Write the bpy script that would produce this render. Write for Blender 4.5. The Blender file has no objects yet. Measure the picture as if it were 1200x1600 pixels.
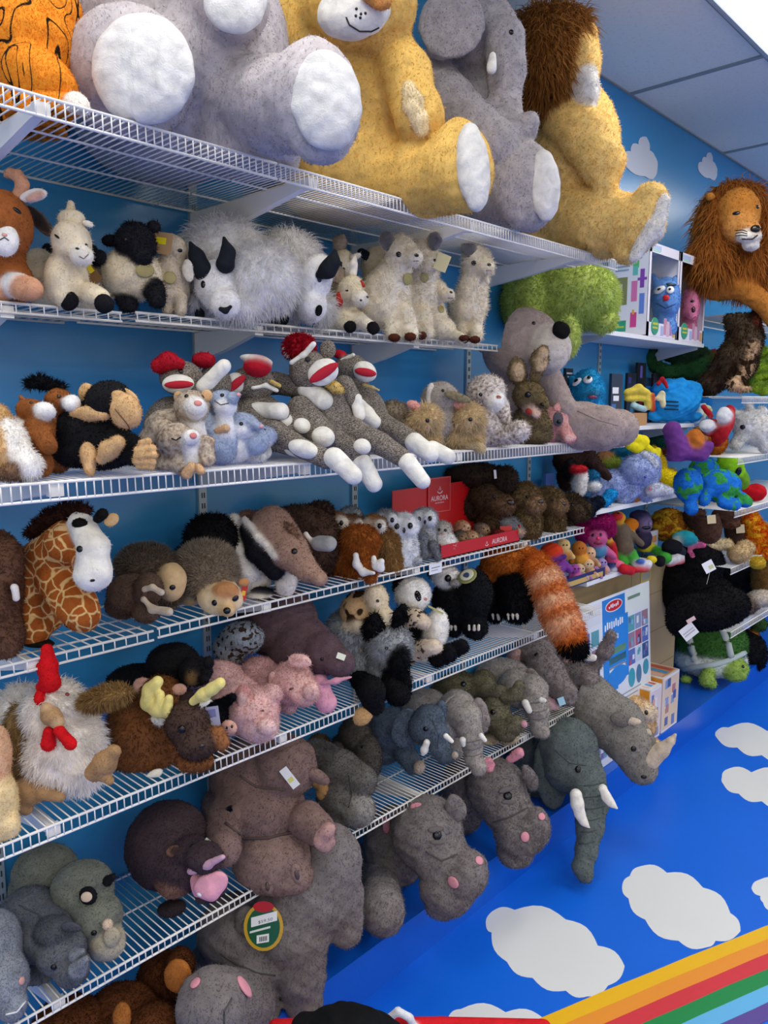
EXPOSURE = .43; WORLD = .62; LAMPW = 10
import bpy, math, random
import numpy as np
from mathutils import Vector, Matrix
from mathutils.bvhtree import BVHTree
scn = bpy.context.scene
COL = scn.collection
# ------------------------------------------------------------------ camera
# the wall with the shelves is the plane Y = 0, the aisle is at Y < 0, the wall runs along X
FPX = 1204.0
TILT = math.atan(171 / FPX); YAW = math.atan(1138 / math.hypot(FPX, 171))
cp, sp, ca, sa = math.cos(YAW), math.sin(YAW), math.cos(TILT), math.sin(TILT)
CAM = np.array([0, -1.74, 1.71])
FW = np.array([cp * ca, sp * ca, -sa]); RT = np.array([sp, -cp, 0.0]); UP = np.cross(RT, FW)
cd = bpy.data.cameras.new('camera'); cam = bpy.data.objects.new('camera', cd); COL.objects.link(cam)
cd.sensor_fit = 'HORIZONTAL'; cd.sensor_width = 36; cd.lens = 36 * FPX / 1200; cd.clip_start = .05
M = Matrix(((RT[0], UP[0], -FW[0], CAM[0]), (RT[1], UP[1], -FW[1], CAM[1]), (RT[2], UP[2], -FW[2], CAM[2]), (0, 0, 0, 1)))
cam.matrix_world = M; scn.camera = cam
# ------------------------------------------------------------------ light and exposure
scn.view_settings.view_transform = 'Standard'; scn.view_settings.look = 'None'
scn.view_settings.gamma = 1; scn.view_settings.exposure = EXPOSURE
wd = bpy.data.worlds.new('world'); scn.world = wd; wd.use_nodes = True
wd.node_tree.nodes['Background'].inputs[0].default_value = (1, .93, .82, 1)
wd.node_tree.nodes['Background'].inputs[1].default_value = WORLD  # added even fill, reaching the shelves through the missing walls
LAMPS = [(a + .575, b - .29) for a in (.04, 2.34, 4.64, -2.26) for b in (-.585, -2.34, -4.1)]  # the middle row is added, unseen, to throw more light on the floor
CEIL = 3.1
def area(x, y, w, l, power):
    ld = bpy.data.lights.new('ceiling_lamp_light', 'AREA'); ld.shape = 'RECTANGLE'; ld.size = w; ld.size_y = l
    ld.energy = power; ld.color = (1, .94, .82)
    o = bpy.data.objects.new('ceiling_lamp_light', ld); o.location = (x, y, CEIL - .05); COL.objects.link(o); return o
for x, y in LAMPS: area(x, y, 1.1, .54, LAMPW * (.8 if y > -1 else 1.3))
# ------------------------------------------------------------------ helpers: pixels of the 1200x1600 photograph to points
def ray(x, y): return FW + RT * (x - 600) / FPX - UP * (y - 800) / FPX
def onz(x, y, z): d = ray(x, y); return CAM + d * ((z - CAM[2]) / d[2])
def ony(x, y, Y): d = ray(x, y); return CAM + d * ((Y - CAM[1]) / d[1])
def depth(p): return float((np.array(p) - CAM) @ FW)
def srgb(h):
    if not isinstance(h, str): return tuple(h)
    h = h.lstrip('#'); h = h if len(h) == 6 else ''.join(c * 2 for c in h); o = []
    for i in (0, 2, 4):
        c = int(h[i:i + 2], 16) / 255; o.append(c / 12.92 if c < .04045 else ((c + .055) / 1.055) ** 2.4)
    return tuple(o)
# ------------------------------------------------------------------ materials
MATS = {}
def nodes(name, rough=.6, spec=.5):
    m = bpy.data.materials.new(name); m.use_nodes = True; nt = m.node_tree; b = nt.nodes['Principled BSDF']
    b.inputs['Roughness'].default_value = rough; b.inputs['Specular IOR Level'].default_value = spec
    return m, nt, b
def nd(nt, t, **kw):
    n = nt.nodes.new(t)
    for k, v in kw.items():
        if k in n.inputs: n.inputs[k].default_value = v
        else: setattr(n, k, v)
    return n
def plain(col, rough=.5, spec=.5, emit=0, metal=0, alpha=1, noise=0):
    key = (str(col), rough, spec, emit, metal, alpha, noise)
    if key in MATS: return MATS[key]
    m, nt, b = nodes('paint_' + str(len(MATS)), rough, spec); c = srgb(col) + (1,)
    b.inputs['Base Color'].default_value = c; b.inputs['Metallic'].default_value = metal
    if emit: b.inputs['Emission Color'].default_value = c; b.inputs['Emission Strength'].default_value = emit
    if alpha < 1: b.inputs['Alpha'].default_value = alpha
    t = nd(nt, 'ShaderNodeTexNoise', Scale=60.0); bp = nd(nt, 'ShaderNodeBump', Strength=.05 + noise, Distance=.002)
    nt.links.new(t.outputs[0], bp.inputs['Height']); nt.links.new(bp.outputs[0], b.inputs['Normal'])
    MATS[key] = m; return m
def fabric(kind='plush', hair=False):
    """cloth and fur: the colour of every piece is its own 'Col' attribute, patterned by kind"""
    base = kind; key = kind + ('_hair' if hair else '')
    if key in MATS: return MATS[key]
    m, nt, b = nodes('fabric_' + kind, .85, .15); L = nt.links.new
    b.inputs['Sheen Weight'].default_value = .6 if kind != 'knit' else .1; b.inputs['Sheen Roughness'].default_value = .5
    at = nd(nt, 'ShaderNodeAttribute', attribute_name='Col'); tc = nd(nt, 'ShaderNodeTexCoord'); col = at.outputs[0]
    def mixto(fac, c, col, typ='MIX'):
        x = nd(nt, 'ShaderNodeMix', data_type='RGBA', blend_type=typ)
        if isinstance(fac, float): x.inputs[0].default_value = fac
        else: L(fac, x.inputs[0])
        L(col, x.inputs[6])
        if hasattr(c, 'default_value'): L(c, x.inputs[7])
        else: x.inputs[7].default_value = srgb(c) + (1,)
        return x.outputs[2]
    def ramp(src, a, bb, lo=0, hi=1):
        r = nd(nt, 'ShaderNodeMapRange'); L(src, r.inputs[0])
        for i, v in enumerate((a, bb, lo, hi)): r.inputs[i + 1].default_value = v
        return r.outputs[0]
    def noise(s, det=3, vec=None, dist=0):
        t = nd(nt, 'ShaderNodeTexNoise', Scale=float(s), Detail=float(det), Distortion=float(dist)); L(vec or tc.outputs['Object'], t.inputs['Vector']); return t
    # which pile is patterned: alpha of the colour attribute (1 = yes)
    if kind == 'giraffe':
        n = noise(30, 2); mx = nd(nt, 'ShaderNodeVectorMath', operation='MULTIPLY_ADD'); L(n.outputs[1], mx.inputs[0]); mx.inputs[1].default_value = (.02,) * 3; L(tc.outputs['Object'], mx.inputs[2])
        v = nd(nt, 'ShaderNodeTexVoronoi', feature='DISTANCE_TO_EDGE', Scale=36.0); L(mx.outputs[0], v.inputs['Vector'])
        f = ramp(v.outputs['Distance'], .035, .085, 1, 0)
        g = nd(nt, 'ShaderNodeMath', operation='MULTIPLY'); L(f, g.inputs[0]); L(at.outputs['Alpha'], g.inputs[1])
        col = mixto(g.outputs[0], '#e0b878', col)
    if kind == 'tiger':
        mp = nd(nt, 'ShaderNodeMapping'); L(tc.outputs['Object'], mp.inputs[0]); mp.inputs['Scale'].default_value = (9, 9, 4)
        n = noise(1.2, 1, mp.outputs[0], .8); w = nd(nt, 'ShaderNodeMath', operation='PINGPONG'); mu = nd(nt, 'ShaderNodeMath', operation='MULTIPLY'); mu.inputs[1].default_value = 9
        L(n.outputs[0], mu.inputs[0]); L(mu.outputs[0], w.inputs[0]); w.inputs[1].default_value = .5
        f = ramp(w.outputs[0], .05, .09, 1, 0); g = nd(nt, 'ShaderNodeMath', operation='MULTIPLY'); L(f, g.inputs[0]); L(at.outputs['Alpha'], g.inputs[1])
        col = mixto(g.outputs[0], '#1c1712', col)
    if kind in ('spots', 'mottle', 'patch'):
        s, lo, hi, c = {'spots': (75, .56, .6, '#3a2c22'), 'mottle': (110, .4, .7, '#85705e'), 'patch': (24, .52, .56, '#3d2a1c')}[kind]
        n = noise(s, 1 if kind != 'mottle' else 4); f = ramp(n.outputs[0], lo, hi); g = nd(nt, 'ShaderNodeMath', operation='MULTIPLY'); L(f, g.inputs[0]); L(at.outputs['Alpha'], g.inputs[1])
        col = mixto(g.outputs[0], c, col)
    if kind == 'flame':
        n = noise(26, 3, None, 1.5); f = ramp(n.outputs[0], .42, .6); col = mixto(f, '#f3c02c', col)
    if kind == 'earth':
        n = noise(15, 2); f = ramp(n.outputs[0], .53, .57); g = nd(nt, 'ShaderNodeMath', operation='MULTIPLY'); L(f, g.inputs[0]); L(at.outputs['Alpha'], g.inputs[1]); col = mixto(g.outputs[0], '#3a9a4a', col)
    if kind == 'knit':
        mp = nd(nt, 'ShaderNodeMapping'); L(tc.outputs['Object'], mp.inputs[0]); mp.inputs['Scale'].default_value = (260, 260, 700)
        n = noise(1, 2, mp.outputs[0]); f = ramp(n.outputs[0], .4, .65, 0, .5)
        g = nd(nt, 'ShaderNodeMath', operation='MULTIPLY'); L(f, g.inputs[0]); L(at.outputs['Alpha'], g.inputs[1]); col = mixto(g.outputs[0], '#cfc6ba', col)
    # crushed pile: small differences of tone that belong to the cloth
    n1 = noise(38, 3, None, .6); v1 = ramp(n1.outputs[0], .3, .7, .8, 1.1)
    x = nd(nt, 'ShaderNodeMix', data_type='RGBA', blend_type='MULTIPLY'); x.inputs[0].default_value = 1; L(col, x.inputs[6]); L(v1, x.inputs[7]); col = x.outputs[2]
    L(col, b.inputs['Base Color']); L(col, b.inputs['Sheen Tint'])
    n2 = noise(420 if kind != 'knit' else 300, 2); n3 = noise(45, 3, None, .5)
    b1 = nd(nt, 'ShaderNodeBump', Strength=.5, Distance=.0016); L(n2.outputs[0], b1.inputs['Height'])
    b2 = nd(nt, 'ShaderNodeBump', Strength=.4, Distance=.006); L(n3.outputs[0], b2.inputs['Height']); L(b1.outputs[0], b2.inputs['Normal'])
    if hair: # pile lets light through
        tr = nd(nt, 'ShaderNodeBsdfTranslucent'); L(col, tr.inputs[0]); mx = nd(nt, 'ShaderNodeMixShader'); mx.inputs[0].default_value = .5; L(b.outputs[0], mx.inputs[1]); L(tr.outputs[0], mx.inputs[2]); L(mx.outputs[0], nt.nodes['Material Output'].inputs[0])
    else: L(b2.outputs[0], b.inputs['Normal'])
    MATS[key] = m; return m
# ------------------------------------------------------------------ mesh building
def tag(o, label=None, cat=None, group=None, kind=None):
    for k, v in (('label', label), ('category', cat), ('group', group), ('kind', kind)):
        if v: o[k] = v
    return o
def empty(name, loc=(0, 0, 0), **kw):
    o = bpy.data.objects.new(name, None); o.location = loc; o.empty_display_size = .05; COL.objects.link(o); return tag(o, **kw)
class MB:
    """collects simple shapes for ONE mesh"""
    def __init__(s): s.v = []; s.f = []; s.c = []; s.cur = None
    def add(s, vs, fs, c=None):
        n = len(s.v); s.v += [tuple(map(float, p)) for p in vs]; s.f += [[i + n for i in f] for f in fs]; s.c += [srgb(c or '#ffffff')] * len(fs); return s
    def box(s, a, b, c=None):
        (x0, y0, z0), (x1, y1, z1) = a, b
        vs = [(x, y, z) for x in (x0, x1) for y in (y0, y1) for z in (z0, z1)]
        return s.add(vs, [(0, 1, 3, 2), (4, 6, 7, 5), (0, 4, 5, 1), (2, 3, 7, 6), (0, 2, 6, 4), (1, 5, 7, 3)], c)
    def obox(s, o, ex, ey, ez, c=None):
        o, ex, ey, ez = map(np.array, (o, ex, ey, ez)); vs = [o + ex * i + ey * j + ez * k for i in (0, 1) for j in (0, 1) for k in (0, 1)]
        return s.add(vs, [(0, 1, 3, 2), (4, 6, 7, 5), (0, 4, 5, 1), (2, 3, 7, 6), (0, 2, 6, 4), (1, 5, 7, 3)], c)
    def tube(s, pts, r, n=6, c=None, cap=True):
        pts = [np.array(p, float) for p in pts]; rs = r if hasattr(r, '__len__') else [r] * len(pts); vs = []; fs = []
        for i, p in enumerate(pts):
            t = pts[min(i + 1, len(pts) - 1)] - pts[max(i - 1, 0)]; t = t / (np.linalg.norm(t) + 1e-9)
            a = np.cross(t, (0, 0, 1) if abs(t[2]) < .9 else (1, 0, 0)); a /= np.linalg.norm(a); b = np.cross(t, a)
            for k in range(n): q = 2 * math.pi * k / n; vs.append(p + rs[i] * (a * math.cos(q) + b * math.sin(q)))
        for i in range(len(pts) - 1):
            for k in range(n): fs.append((i * n + k, i * n + (k + 1) % n, (i + 1) * n + (k + 1) % n, (i + 1) * n + k))
        if cap: fs += [tuple(range(n))[::-1], tuple(range((len(pts) - 1) * n, len(pts) * n))]
        return s.add(vs, fs, c)
    def lathe(s, o, prof, n=20, c=None, axis=(0, 0, 1)):
        ax = np.array(axis, float); ax /= np.linalg.norm(ax); a = np.cross(ax, (0, 1, 0) if abs(ax[1]) < .9 else (1, 0, 0)); a /= np.linalg.norm(a); b = np.cross(ax, a); o = np.array(o, float); vs = []; fs = []
        for r, h in prof:
            for k in range(n): q = 2 * math.pi * k / n; vs.append(o + ax * h + r * (a * math.cos(q) + b * math.sin(q)))
        for i in range(len(prof) - 1):
            for k in range(n): fs.append((i * n + k, i * n + (k + 1) % n, (i + 1) * n + (k + 1) % n, (i + 1) * n + k))
        return s.add(vs, fs, c)
    def poly(s, o, u, v, pts, th, c=None):
        """a flat outline in the plane o,u,v with thickness th"""
        o, u, v = map(lambda q: np.array(q, float), (o, u, v)); w = np.cross(u, v); w /= np.linalg.norm(w); n = len(pts)
        vs = [o + u * a + v * b for a, b in pts] + [o + u * a + v * b + w * th for a, b in pts]
        return s.add(vs, [tuple(range(n))[::-1], tuple(range(n, 2 * n))] + [(i, (i + 1) % n, n + (i + 1) % n, n + i) for i in range(n)], c)
    def build(s, name, mat, parent=None, smooth=False, **kw):
        me = bpy.data.meshes.new(name); off = np.array(parent.matrix_basis.translation) if parent and not parent.parent else np.zeros(3)
        if parent and parent.parent: off = np.array(parent.parent.matrix_basis.translation)
        V = np.array(s.v) - off; me.from_pydata([tuple(p) for p in V], [], s.f)
        if any(c != (1, 1, 1) for c in s.c) or mat is None:
            at = me.color_attributes.new('Col', 'FLOAT_COLOR', 'CORNER'); cc = []
            for f, c in zip(s.f, s.c): cc += [c[0], c[1], c[2], 1.0] * len(f)
            at.data.foreach_set('color', cc)
        me.materials.append(mat if mat else printed())
        if smooth: me.polygons.foreach_set('use_smooth', [True] * len(me.polygons))
        o = bpy.data.objects.new(name, me); COL.objects.link(o)
        if parent: o.parent = parent
        return tag(o, **kw)
def printed(rough=.35):
    k = ('printed', rough)
    if k not in MATS:
        m, nt, b = nodes('printed_card', rough); at = nd(nt, 'ShaderNodeAttribute', attribute_name='Col'); nt.links.new(at.outputs[0], b.inputs['Base Color'])
        MATS[k] = m
    return MATS[k]
def text(name, s, o, u, v, h, mat, parent=None, fit=None):
    """raised lettering: o = left base point, u = reading direction, v = up"""
    cu = bpy.data.curves.new(name, 'FONT'); cu.body = s; cu.size = 1; cu.extrude = .02; t = bpy.data.objects.new(name, cu); COL.objects.link(t)
    dg = bpy.context.evaluated_depsgraph_get(); me = bpy.data.meshes.new_from_object(t.evaluated_get(dg)); bpy.data.objects.remove(t)
    n = len(me.vertices); V = np.zeros(n * 3); me.vertices.foreach_get('co', V); V = V.reshape(-1, 3)
    hh = V[:, 1].max() - min(0, V[:, 1].min()); ww = V[:, 0].max(); sx = sy = h / hh
    if fit: sx = fit / ww
    u, v = np.array(u, float), np.array(v, float); u /= np.linalg.norm(u); v /= np.linalg.norm(v); w = np.cross(u, v)
    off = np.zeros(3); q = parent
    while q: off = off + np.array(q.matrix_basis.translation); q = q.parent
    P = np.array(o) + V[:, :1] * sx * u + V[:, 1:2] * sy * v + V[:, 2:3] * .03 * w * min(1, h * 20) - off
    me.vertices.foreach_set('co', P.ravel()); me.materials.clear(); me.materials.append(mat)
    ob = bpy.data.objects.new(name, me); COL.objects.link(ob); ob.parent = parent; return ob
# ------------------------------------------------------------------ smooth plush forms
def sdf_prim(p, P):
    t = p[0]
    if t == 'e':
        _, c, A, r = p; q = (P - c) @ A.T; k0 = np.sqrt(((q / r) ** 2).sum(-1)); k1 = np.sqrt(((q / (r * r)) ** 2).sum(-1)) + 1e-9
        return k0 * (k0 - 1) / k1
    _, a, ra, b, rb, A, fl = p
    P2 = P
    if fl != 1: # flattened capsule: squeeze along the axis A
        P2 = P - a; h = P2 @ A; P2 = a + P2 + h[..., None] * A * (1 / fl - 1)
        bb = b - a; bb = a + bb + (bb @ A) * A * (1 / fl - 1)
    else: bb = b
    d = bb - a; L2 = d @ d + 1e-12; w = P2 - a; h = np.clip((w @ d) / L2, 0, 1)
    return (np.sqrt(((w - h[..., None] * d) ** 2).sum(-1)) - (ra + (rb - ra) * h)) * (1 if fl == 1 else max(fl, .5))
def bbox_prim(p):
    if p[0] == 'e':
        _, c, A, r = p; e = np.sqrt(((A.T * r) ** 2).sum(1)); return c - e, c + e
    _, a, ra, b, rb, A, fl = p; return np.minimum(a - ra, b - rb), np.maximum(a + ra, b + rb)
def field(prims, P, k):
    F = None
    for p, col, neg in prims:
        d = sdf_prim(p, P)
        if neg: # carved with a soft edge
            h = np.clip(.5 - .5 * (F + d) / k, 0, 1); F = F + (-d - F) * h + k * h * (1 - h); continue
        if F is None: F = d; continue
        h = np.clip(.5 + .5 * (F - d) / k, 0, 1); F = F + (d - F) * h - k * h * (1 - h)
    return F
SHELVES = {}
def snets(prims, k, n, lump=0, keep=None):
    lo = np.min([bbox_prim(p)[0] for p, c, g in prims if not g], 0) - k * .3; hi = np.max([bbox_prim(p)[1] for p, c, g in prims if not g], 0) + k * .3
    h = (hi - lo).max() / n; lo = lo - h * 1.5; N = np.ceil((hi - lo) / h).astype(int) + 3
    ax = [lo[i] + np.arange(N[i]) * h for i in range(3)]; P = np.stack(np.meshgrid(*ax, indexing='ij'), -1).reshape(-1, 3)
    # exact values only in a band round the surface, found on a coarse grid
    st = 4; ci = [np.arange(0, N[i] + st, st) for i in range(3)]; CP = np.stack(np.meshgrid(*[lo[i] + ci[i] * h for i in range(3)], indexing='ij'), -1).reshape(-1, 3)
    CF = field(prims, CP, k).reshape([len(c) for c in ci]); near = (np.arange(N[i]) + st // 2 for i in range(3)); ix = [(a // st).clip(0, len(c) - 1) for a, c in zip(near, ci)]
    F = CF[np.ix_(*ix)].reshape(-1); band = np.abs(F) < h * st * 2.6 + lump * 2 + k; F = F.copy(); F[band] = field(prims, P[band], k)
    if lump: F = F + lump * (np.sin(P[:, 0] * 71 + 1.3 * np.sin(P[:, 2] * 53)) * np.sin(P[:, 1] * 67 + 2) * np.sin(P[:, 2] * 59 + 1) + .5 * np.sin(P[:, 0] * 150 + 3 * P[:, 1]) * np.sin(P[:, 2] * 163))
    F = np.maximum(F, P[:, 1] + .004 if keep else F) # the wall
    for z, y, up in (keep or ()): # what a shelf keeps out: below it (up) or above it
        b = np.maximum((P[:, 2] - z) * up, y - P[:, 1]); F = np.maximum(F, -b)
    F = F.reshape(N)
    def sl(o): return tuple(slice(o[i], N[i] - 1 + o[i]) for i in range(3))
    cor = [(a, b, c) for a in (0, 1) for b in (0, 1) for c in (0, 1)]; S = (F < 0).astype(np.int8); tot = np.zeros(N - 1, np.int8)
    for a in cor: tot += S[sl(a)]
    cells = np.argwhere((tot > 0) & (tot < 8)); cf = {a: F[cells[:, 0] + a[0], cells[:, 1] + a[1], cells[:, 2] + a[2]] for a in cor}; cnt = np.zeros(len(cells)); acc = np.zeros((len(cells), 3))
    for a in cor:
        for axi in range(3):
            if a[axi] == 0:
                b = list(a); b[axi] = 1; fa, fb = cf[a], cf[tuple(b)]; m = (fa < 0) != (fb < 0)
                t = np.where(m, fa / np.where(m, fa - fb, 1), 0); cnt += m; e = np.array(a, float)[None].repeat(len(cells), 0); e[:, axi] = t; acc += e * m[:, None]
    idx = -np.ones(N - 1, np.int32); idx[cells[:, 0], cells[:, 1], cells[:, 2]] = np.arange(len(cells)); V = lo + (cells + acc / np.maximum(cnt, 1)[:, None]) * h; Q = []
    for axi in range(3):
        o1, o2 = [(1, 2), (2, 0), (0, 1)][axi]
        s0 = [slice(1, N[i] - 1) for i in range(3)]; s0[axi] = slice(0, N[axi] - 1); s1 = list(s0); s1[axi] = slice(1, N[axi])
        fa, fb = F[tuple(s0)], F[tuple(s1)]; m = (fa < 0) != (fb < 0); ii = np.argwhere(m)
        if not len(ii): continue
        base = ii + np.array([0 if i == axi else 1 for i in range(3)])
        def cell(d1, d2): c = base.copy(); c[:, o1] -= d1; c[:, o2] -= d2; return idx[c[:, 0], c[:, 1], c[:, 2]]
        q = np.stack([cell(1, 1), cell(0, 1), cell(0, 0), cell(1, 0)], 1); pos = (fa < 0)[m]; q[~pos] = q[~pos][:, ::-1]; Q.append(q)
    return V, np.concatenate(Q)
RNG = np.random.default_rng(7); FURD = [0]
def fast_mesh(name, V, quads, tris, C, mat, normals=None, mat2=None, nbody=0):
    me = bpy.data.meshes.new(name); nq, nt_ = len(quads), len(tris); me.vertices.add(len(V)); me.vertices.foreach_set('co', V.astype(np.float32).ravel())
    loops = np.concatenate([quads.ravel(), tris.ravel()]).astype(np.int32); me.loops.add(len(loops)); me.loops.foreach_set('vertex_index', loops)
    me.polygons.add(nq + nt_); st = np.concatenate([np.arange(nq) * 4, nq * 4 + np.arange(nt_) * 3]).astype(np.int32); me.polygons.foreach_set('loop_start', st)
    me.polygons.foreach_set('use_smooth', np.ones(nq + nt_, bool)); me.update(calc_edges=True); me.validate()
    at = me.color_attributes.new('Col', 'FLOAT_COLOR', 'POINT'); at.data.foreach_set('color', C.astype(np.float32).ravel()); me.materials.append(mat)
    if mat2 and len(me.polygons) > nbody:
        me.materials.append(mat2); me.polygons.foreach_set('material_index', (np.arange(len(me.polygons)) >= nbody).astype(np.int32))
    if normals is not None: me.normals_split_custom_set_from_vertices(normals.tolist())
    return me
def vnormals(V, Q):
    n = np.cross(V[Q[:, 2]] - V[Q[:, 0]], V[Q[:, 3]] - V[Q[:, 1]]); N = np.zeros_like(V)
    for i in range(4): np.add.at(N, Q[:, i], n)
    return N / (np.linalg.norm(N, axis=1)[:, None] + 1e-12)
def plush_mesh(name, prims, cols, mat, k, n, fur=None, lump=0, soft=.004, keep=None):
    """prims: list of (prim, colour index, negative). fur: dict(l=length, n=count, g=droop, w=width, j=jitter, seg=1 or 2, comb=vector, skip=colours without fur)"""
    try: V, Q = snets(prims, k, n, lump, keep)
    except ValueError: print('CLIPPED', name); V, Q = snets(prims, k, n, lump)
    pos = [(p, c) for p, c, g in prims if not g]
    D = np.stack([sdf_prim(p, V) for p, c in pos], 1); W = np.exp(-(D - D.min(1)[:, None]) / soft) * np.where(D - D.min(1)[:, None] > soft * 4, 0, 1); W /= W.sum(1)[:, None]
    CC = np.array([srgb(cols[c][0] if isinstance(cols[c], tuple) else cols[c]) + ((0.0,) if isinstance(cols[c], tuple) else (1.0,)) for p, c in pos]); C = W @ CC
    N = vnormals(V, Q); q2 = Q; t2 = np.zeros((0, 3), int)
    if fur and fur.get('n', 0) > 0:
        tri = np.concatenate([Q[:, [0, 1, 2]], Q[:, [0, 2, 3]]]); a, b, c = (V[tri[:, i]] for i in range(3)); ar = np.linalg.norm(np.cross(b - a, c - a), axis=1)
        ci = np.array([c for p, c in pos])[D.argmin(1)]; sk = fur.get('skip', ())
        if sk: ar = ar * ~np.isin(ci[tri[:, 0]], sk)
        m = int(fur['n']) if not fur.get('dens') else max(8, int(min(fur['n'], fur['dens'] * ar.sum()))); FURD[0] = m / max(ar.sum(), 1e-9)
        if ar.sum() > 0:
            f = RNG.choice(len(tri), m, p=ar / ar.sum()); r1, r2 = RNG.random(m), RNG.random(m); fl = r1 + r2 > 1; r1[fl] = 1 - r1[fl]; r2[fl] = 1 - r2[fl]
            w0 = 1 - r1 - r2; i0, i1, i2 = tri[f].T
            bp = V[i0] * w0[:, None] + V[i1] * r1[:, None] + V[i2] * r2[:, None]; nn = N[i0] * w0[:, None] + N[i1] * r1[:, None] + N[i2] * r2[:, None]; nn /= np.linalg.norm(nn, axis=1)[:, None] + 1e-9
            cc = C[i0] * w0[:, None] + C[i1] * r1[:, None] + C[i2] * r2[:, None]
            l = fur['l'] * RNG.uniform(.55, 1.15, m); j = fur.get('j', .45); fq = fur.get('cl', 14) / max(fur['l'], .004) * .08
            clump = np.stack([np.sin(bp[:, (i + 1) % 3] * 37 * fq + 1.7 * i + 2 * np.sin(bp[:, i] * 29 * fq)) for i in range(3)], 1) * fur.get('ca', .35)
            comb = np.array(fur.get('comb', (0, 0, -fur.get('g', .3)))); d = nn * fur.get('up', .8) + RNG.normal(0, j * .5, (m, 3)) + clump + comb
            inn = (d * nn).sum(1); d = d + nn * np.maximum(0, .12 - inn)[:, None]; d /= np.linalg.norm(d, axis=1)[:, None]
            wd_ = fur.get('w', .0012); side = np.cross(d, nn + RNG.normal(0, .12 if fur.get('seg', 1) == 1 else .35, (m, 3))); side /= np.linalg.norm(side, axis=1)[:, None] + 1e-9; side = side * wd_ * .5
            fn = np.cross(side, d); fn /= np.linalg.norm(fn, axis=1)[:, None] + 1e-9; fn *= np.sign((fn * nn).sum(1) + 1e-9)[:, None]; fl_ = (np.cross(side, d) * nn).sum(1) < 0; side[fl_] *= -1
            jit = RNG.uniform(1 - fur.get('cj', .14), 1 + fur.get('cj', .14), m)[:, None]; cs = cc.copy(); cs[:, :3] *= jit
            if 'tip' in fur:
                tp = np.array(srgb(fur['tip'])); ct = cs.copy(); ct[:, :3] = tp * jit
            else: ct = cs
            b0 = len(V); ar_ = np.arange(m); base = bp - nn * l[:, None] * .06
            if fur.get('seg', 1) == 1:
                SV = np.stack([base - side, base + side, base + d * l[:, None]], 1).reshape(-1, 3); SC = np.stack([cs, cs, ct], 1).reshape(-1, 4); SN = np.repeat(fn, 3, 0); t2 = b0 + np.stack([ar_ * 3, ar_ * 3 + 1, ar_ * 3 + 2], 1)
            else:
                mid = base + d * l[:, None] * .5; d2 = d + np.array((0, 0, -1)) * fur.get('droop', .5) + clump * .4; d2 /= np.linalg.norm(d2, axis=1)[:, None]
                tipp = mid + d2 * l[:, None] * .5
                SV = np.stack([base - side, base + side, mid - side * .8, mid + side * .8, tipp], 1).reshape(-1, 3); SC = np.stack([cs, cs, (cs + ct) / 2, (cs + ct) / 2, ct], 1).reshape(-1, 4); SN = np.repeat(fn, 5, 0)
                o = b0 + ar_ * 5; q2 = np.concatenate([Q, np.stack([o, o + 1, o + 3, o + 2], 1)]); t2 = np.stack([o + 2, o + 3, o + 4], 1)
            V = np.concatenate([V, SV]); C = np.concatenate([C, SC]); N = np.concatenate([N, SN])
    return V, q2, t2, C, N, Q
PARTOF = []
def partof(b): return next((o for q, o in PARTOF if q is b), None) if b is not None else None
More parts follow.
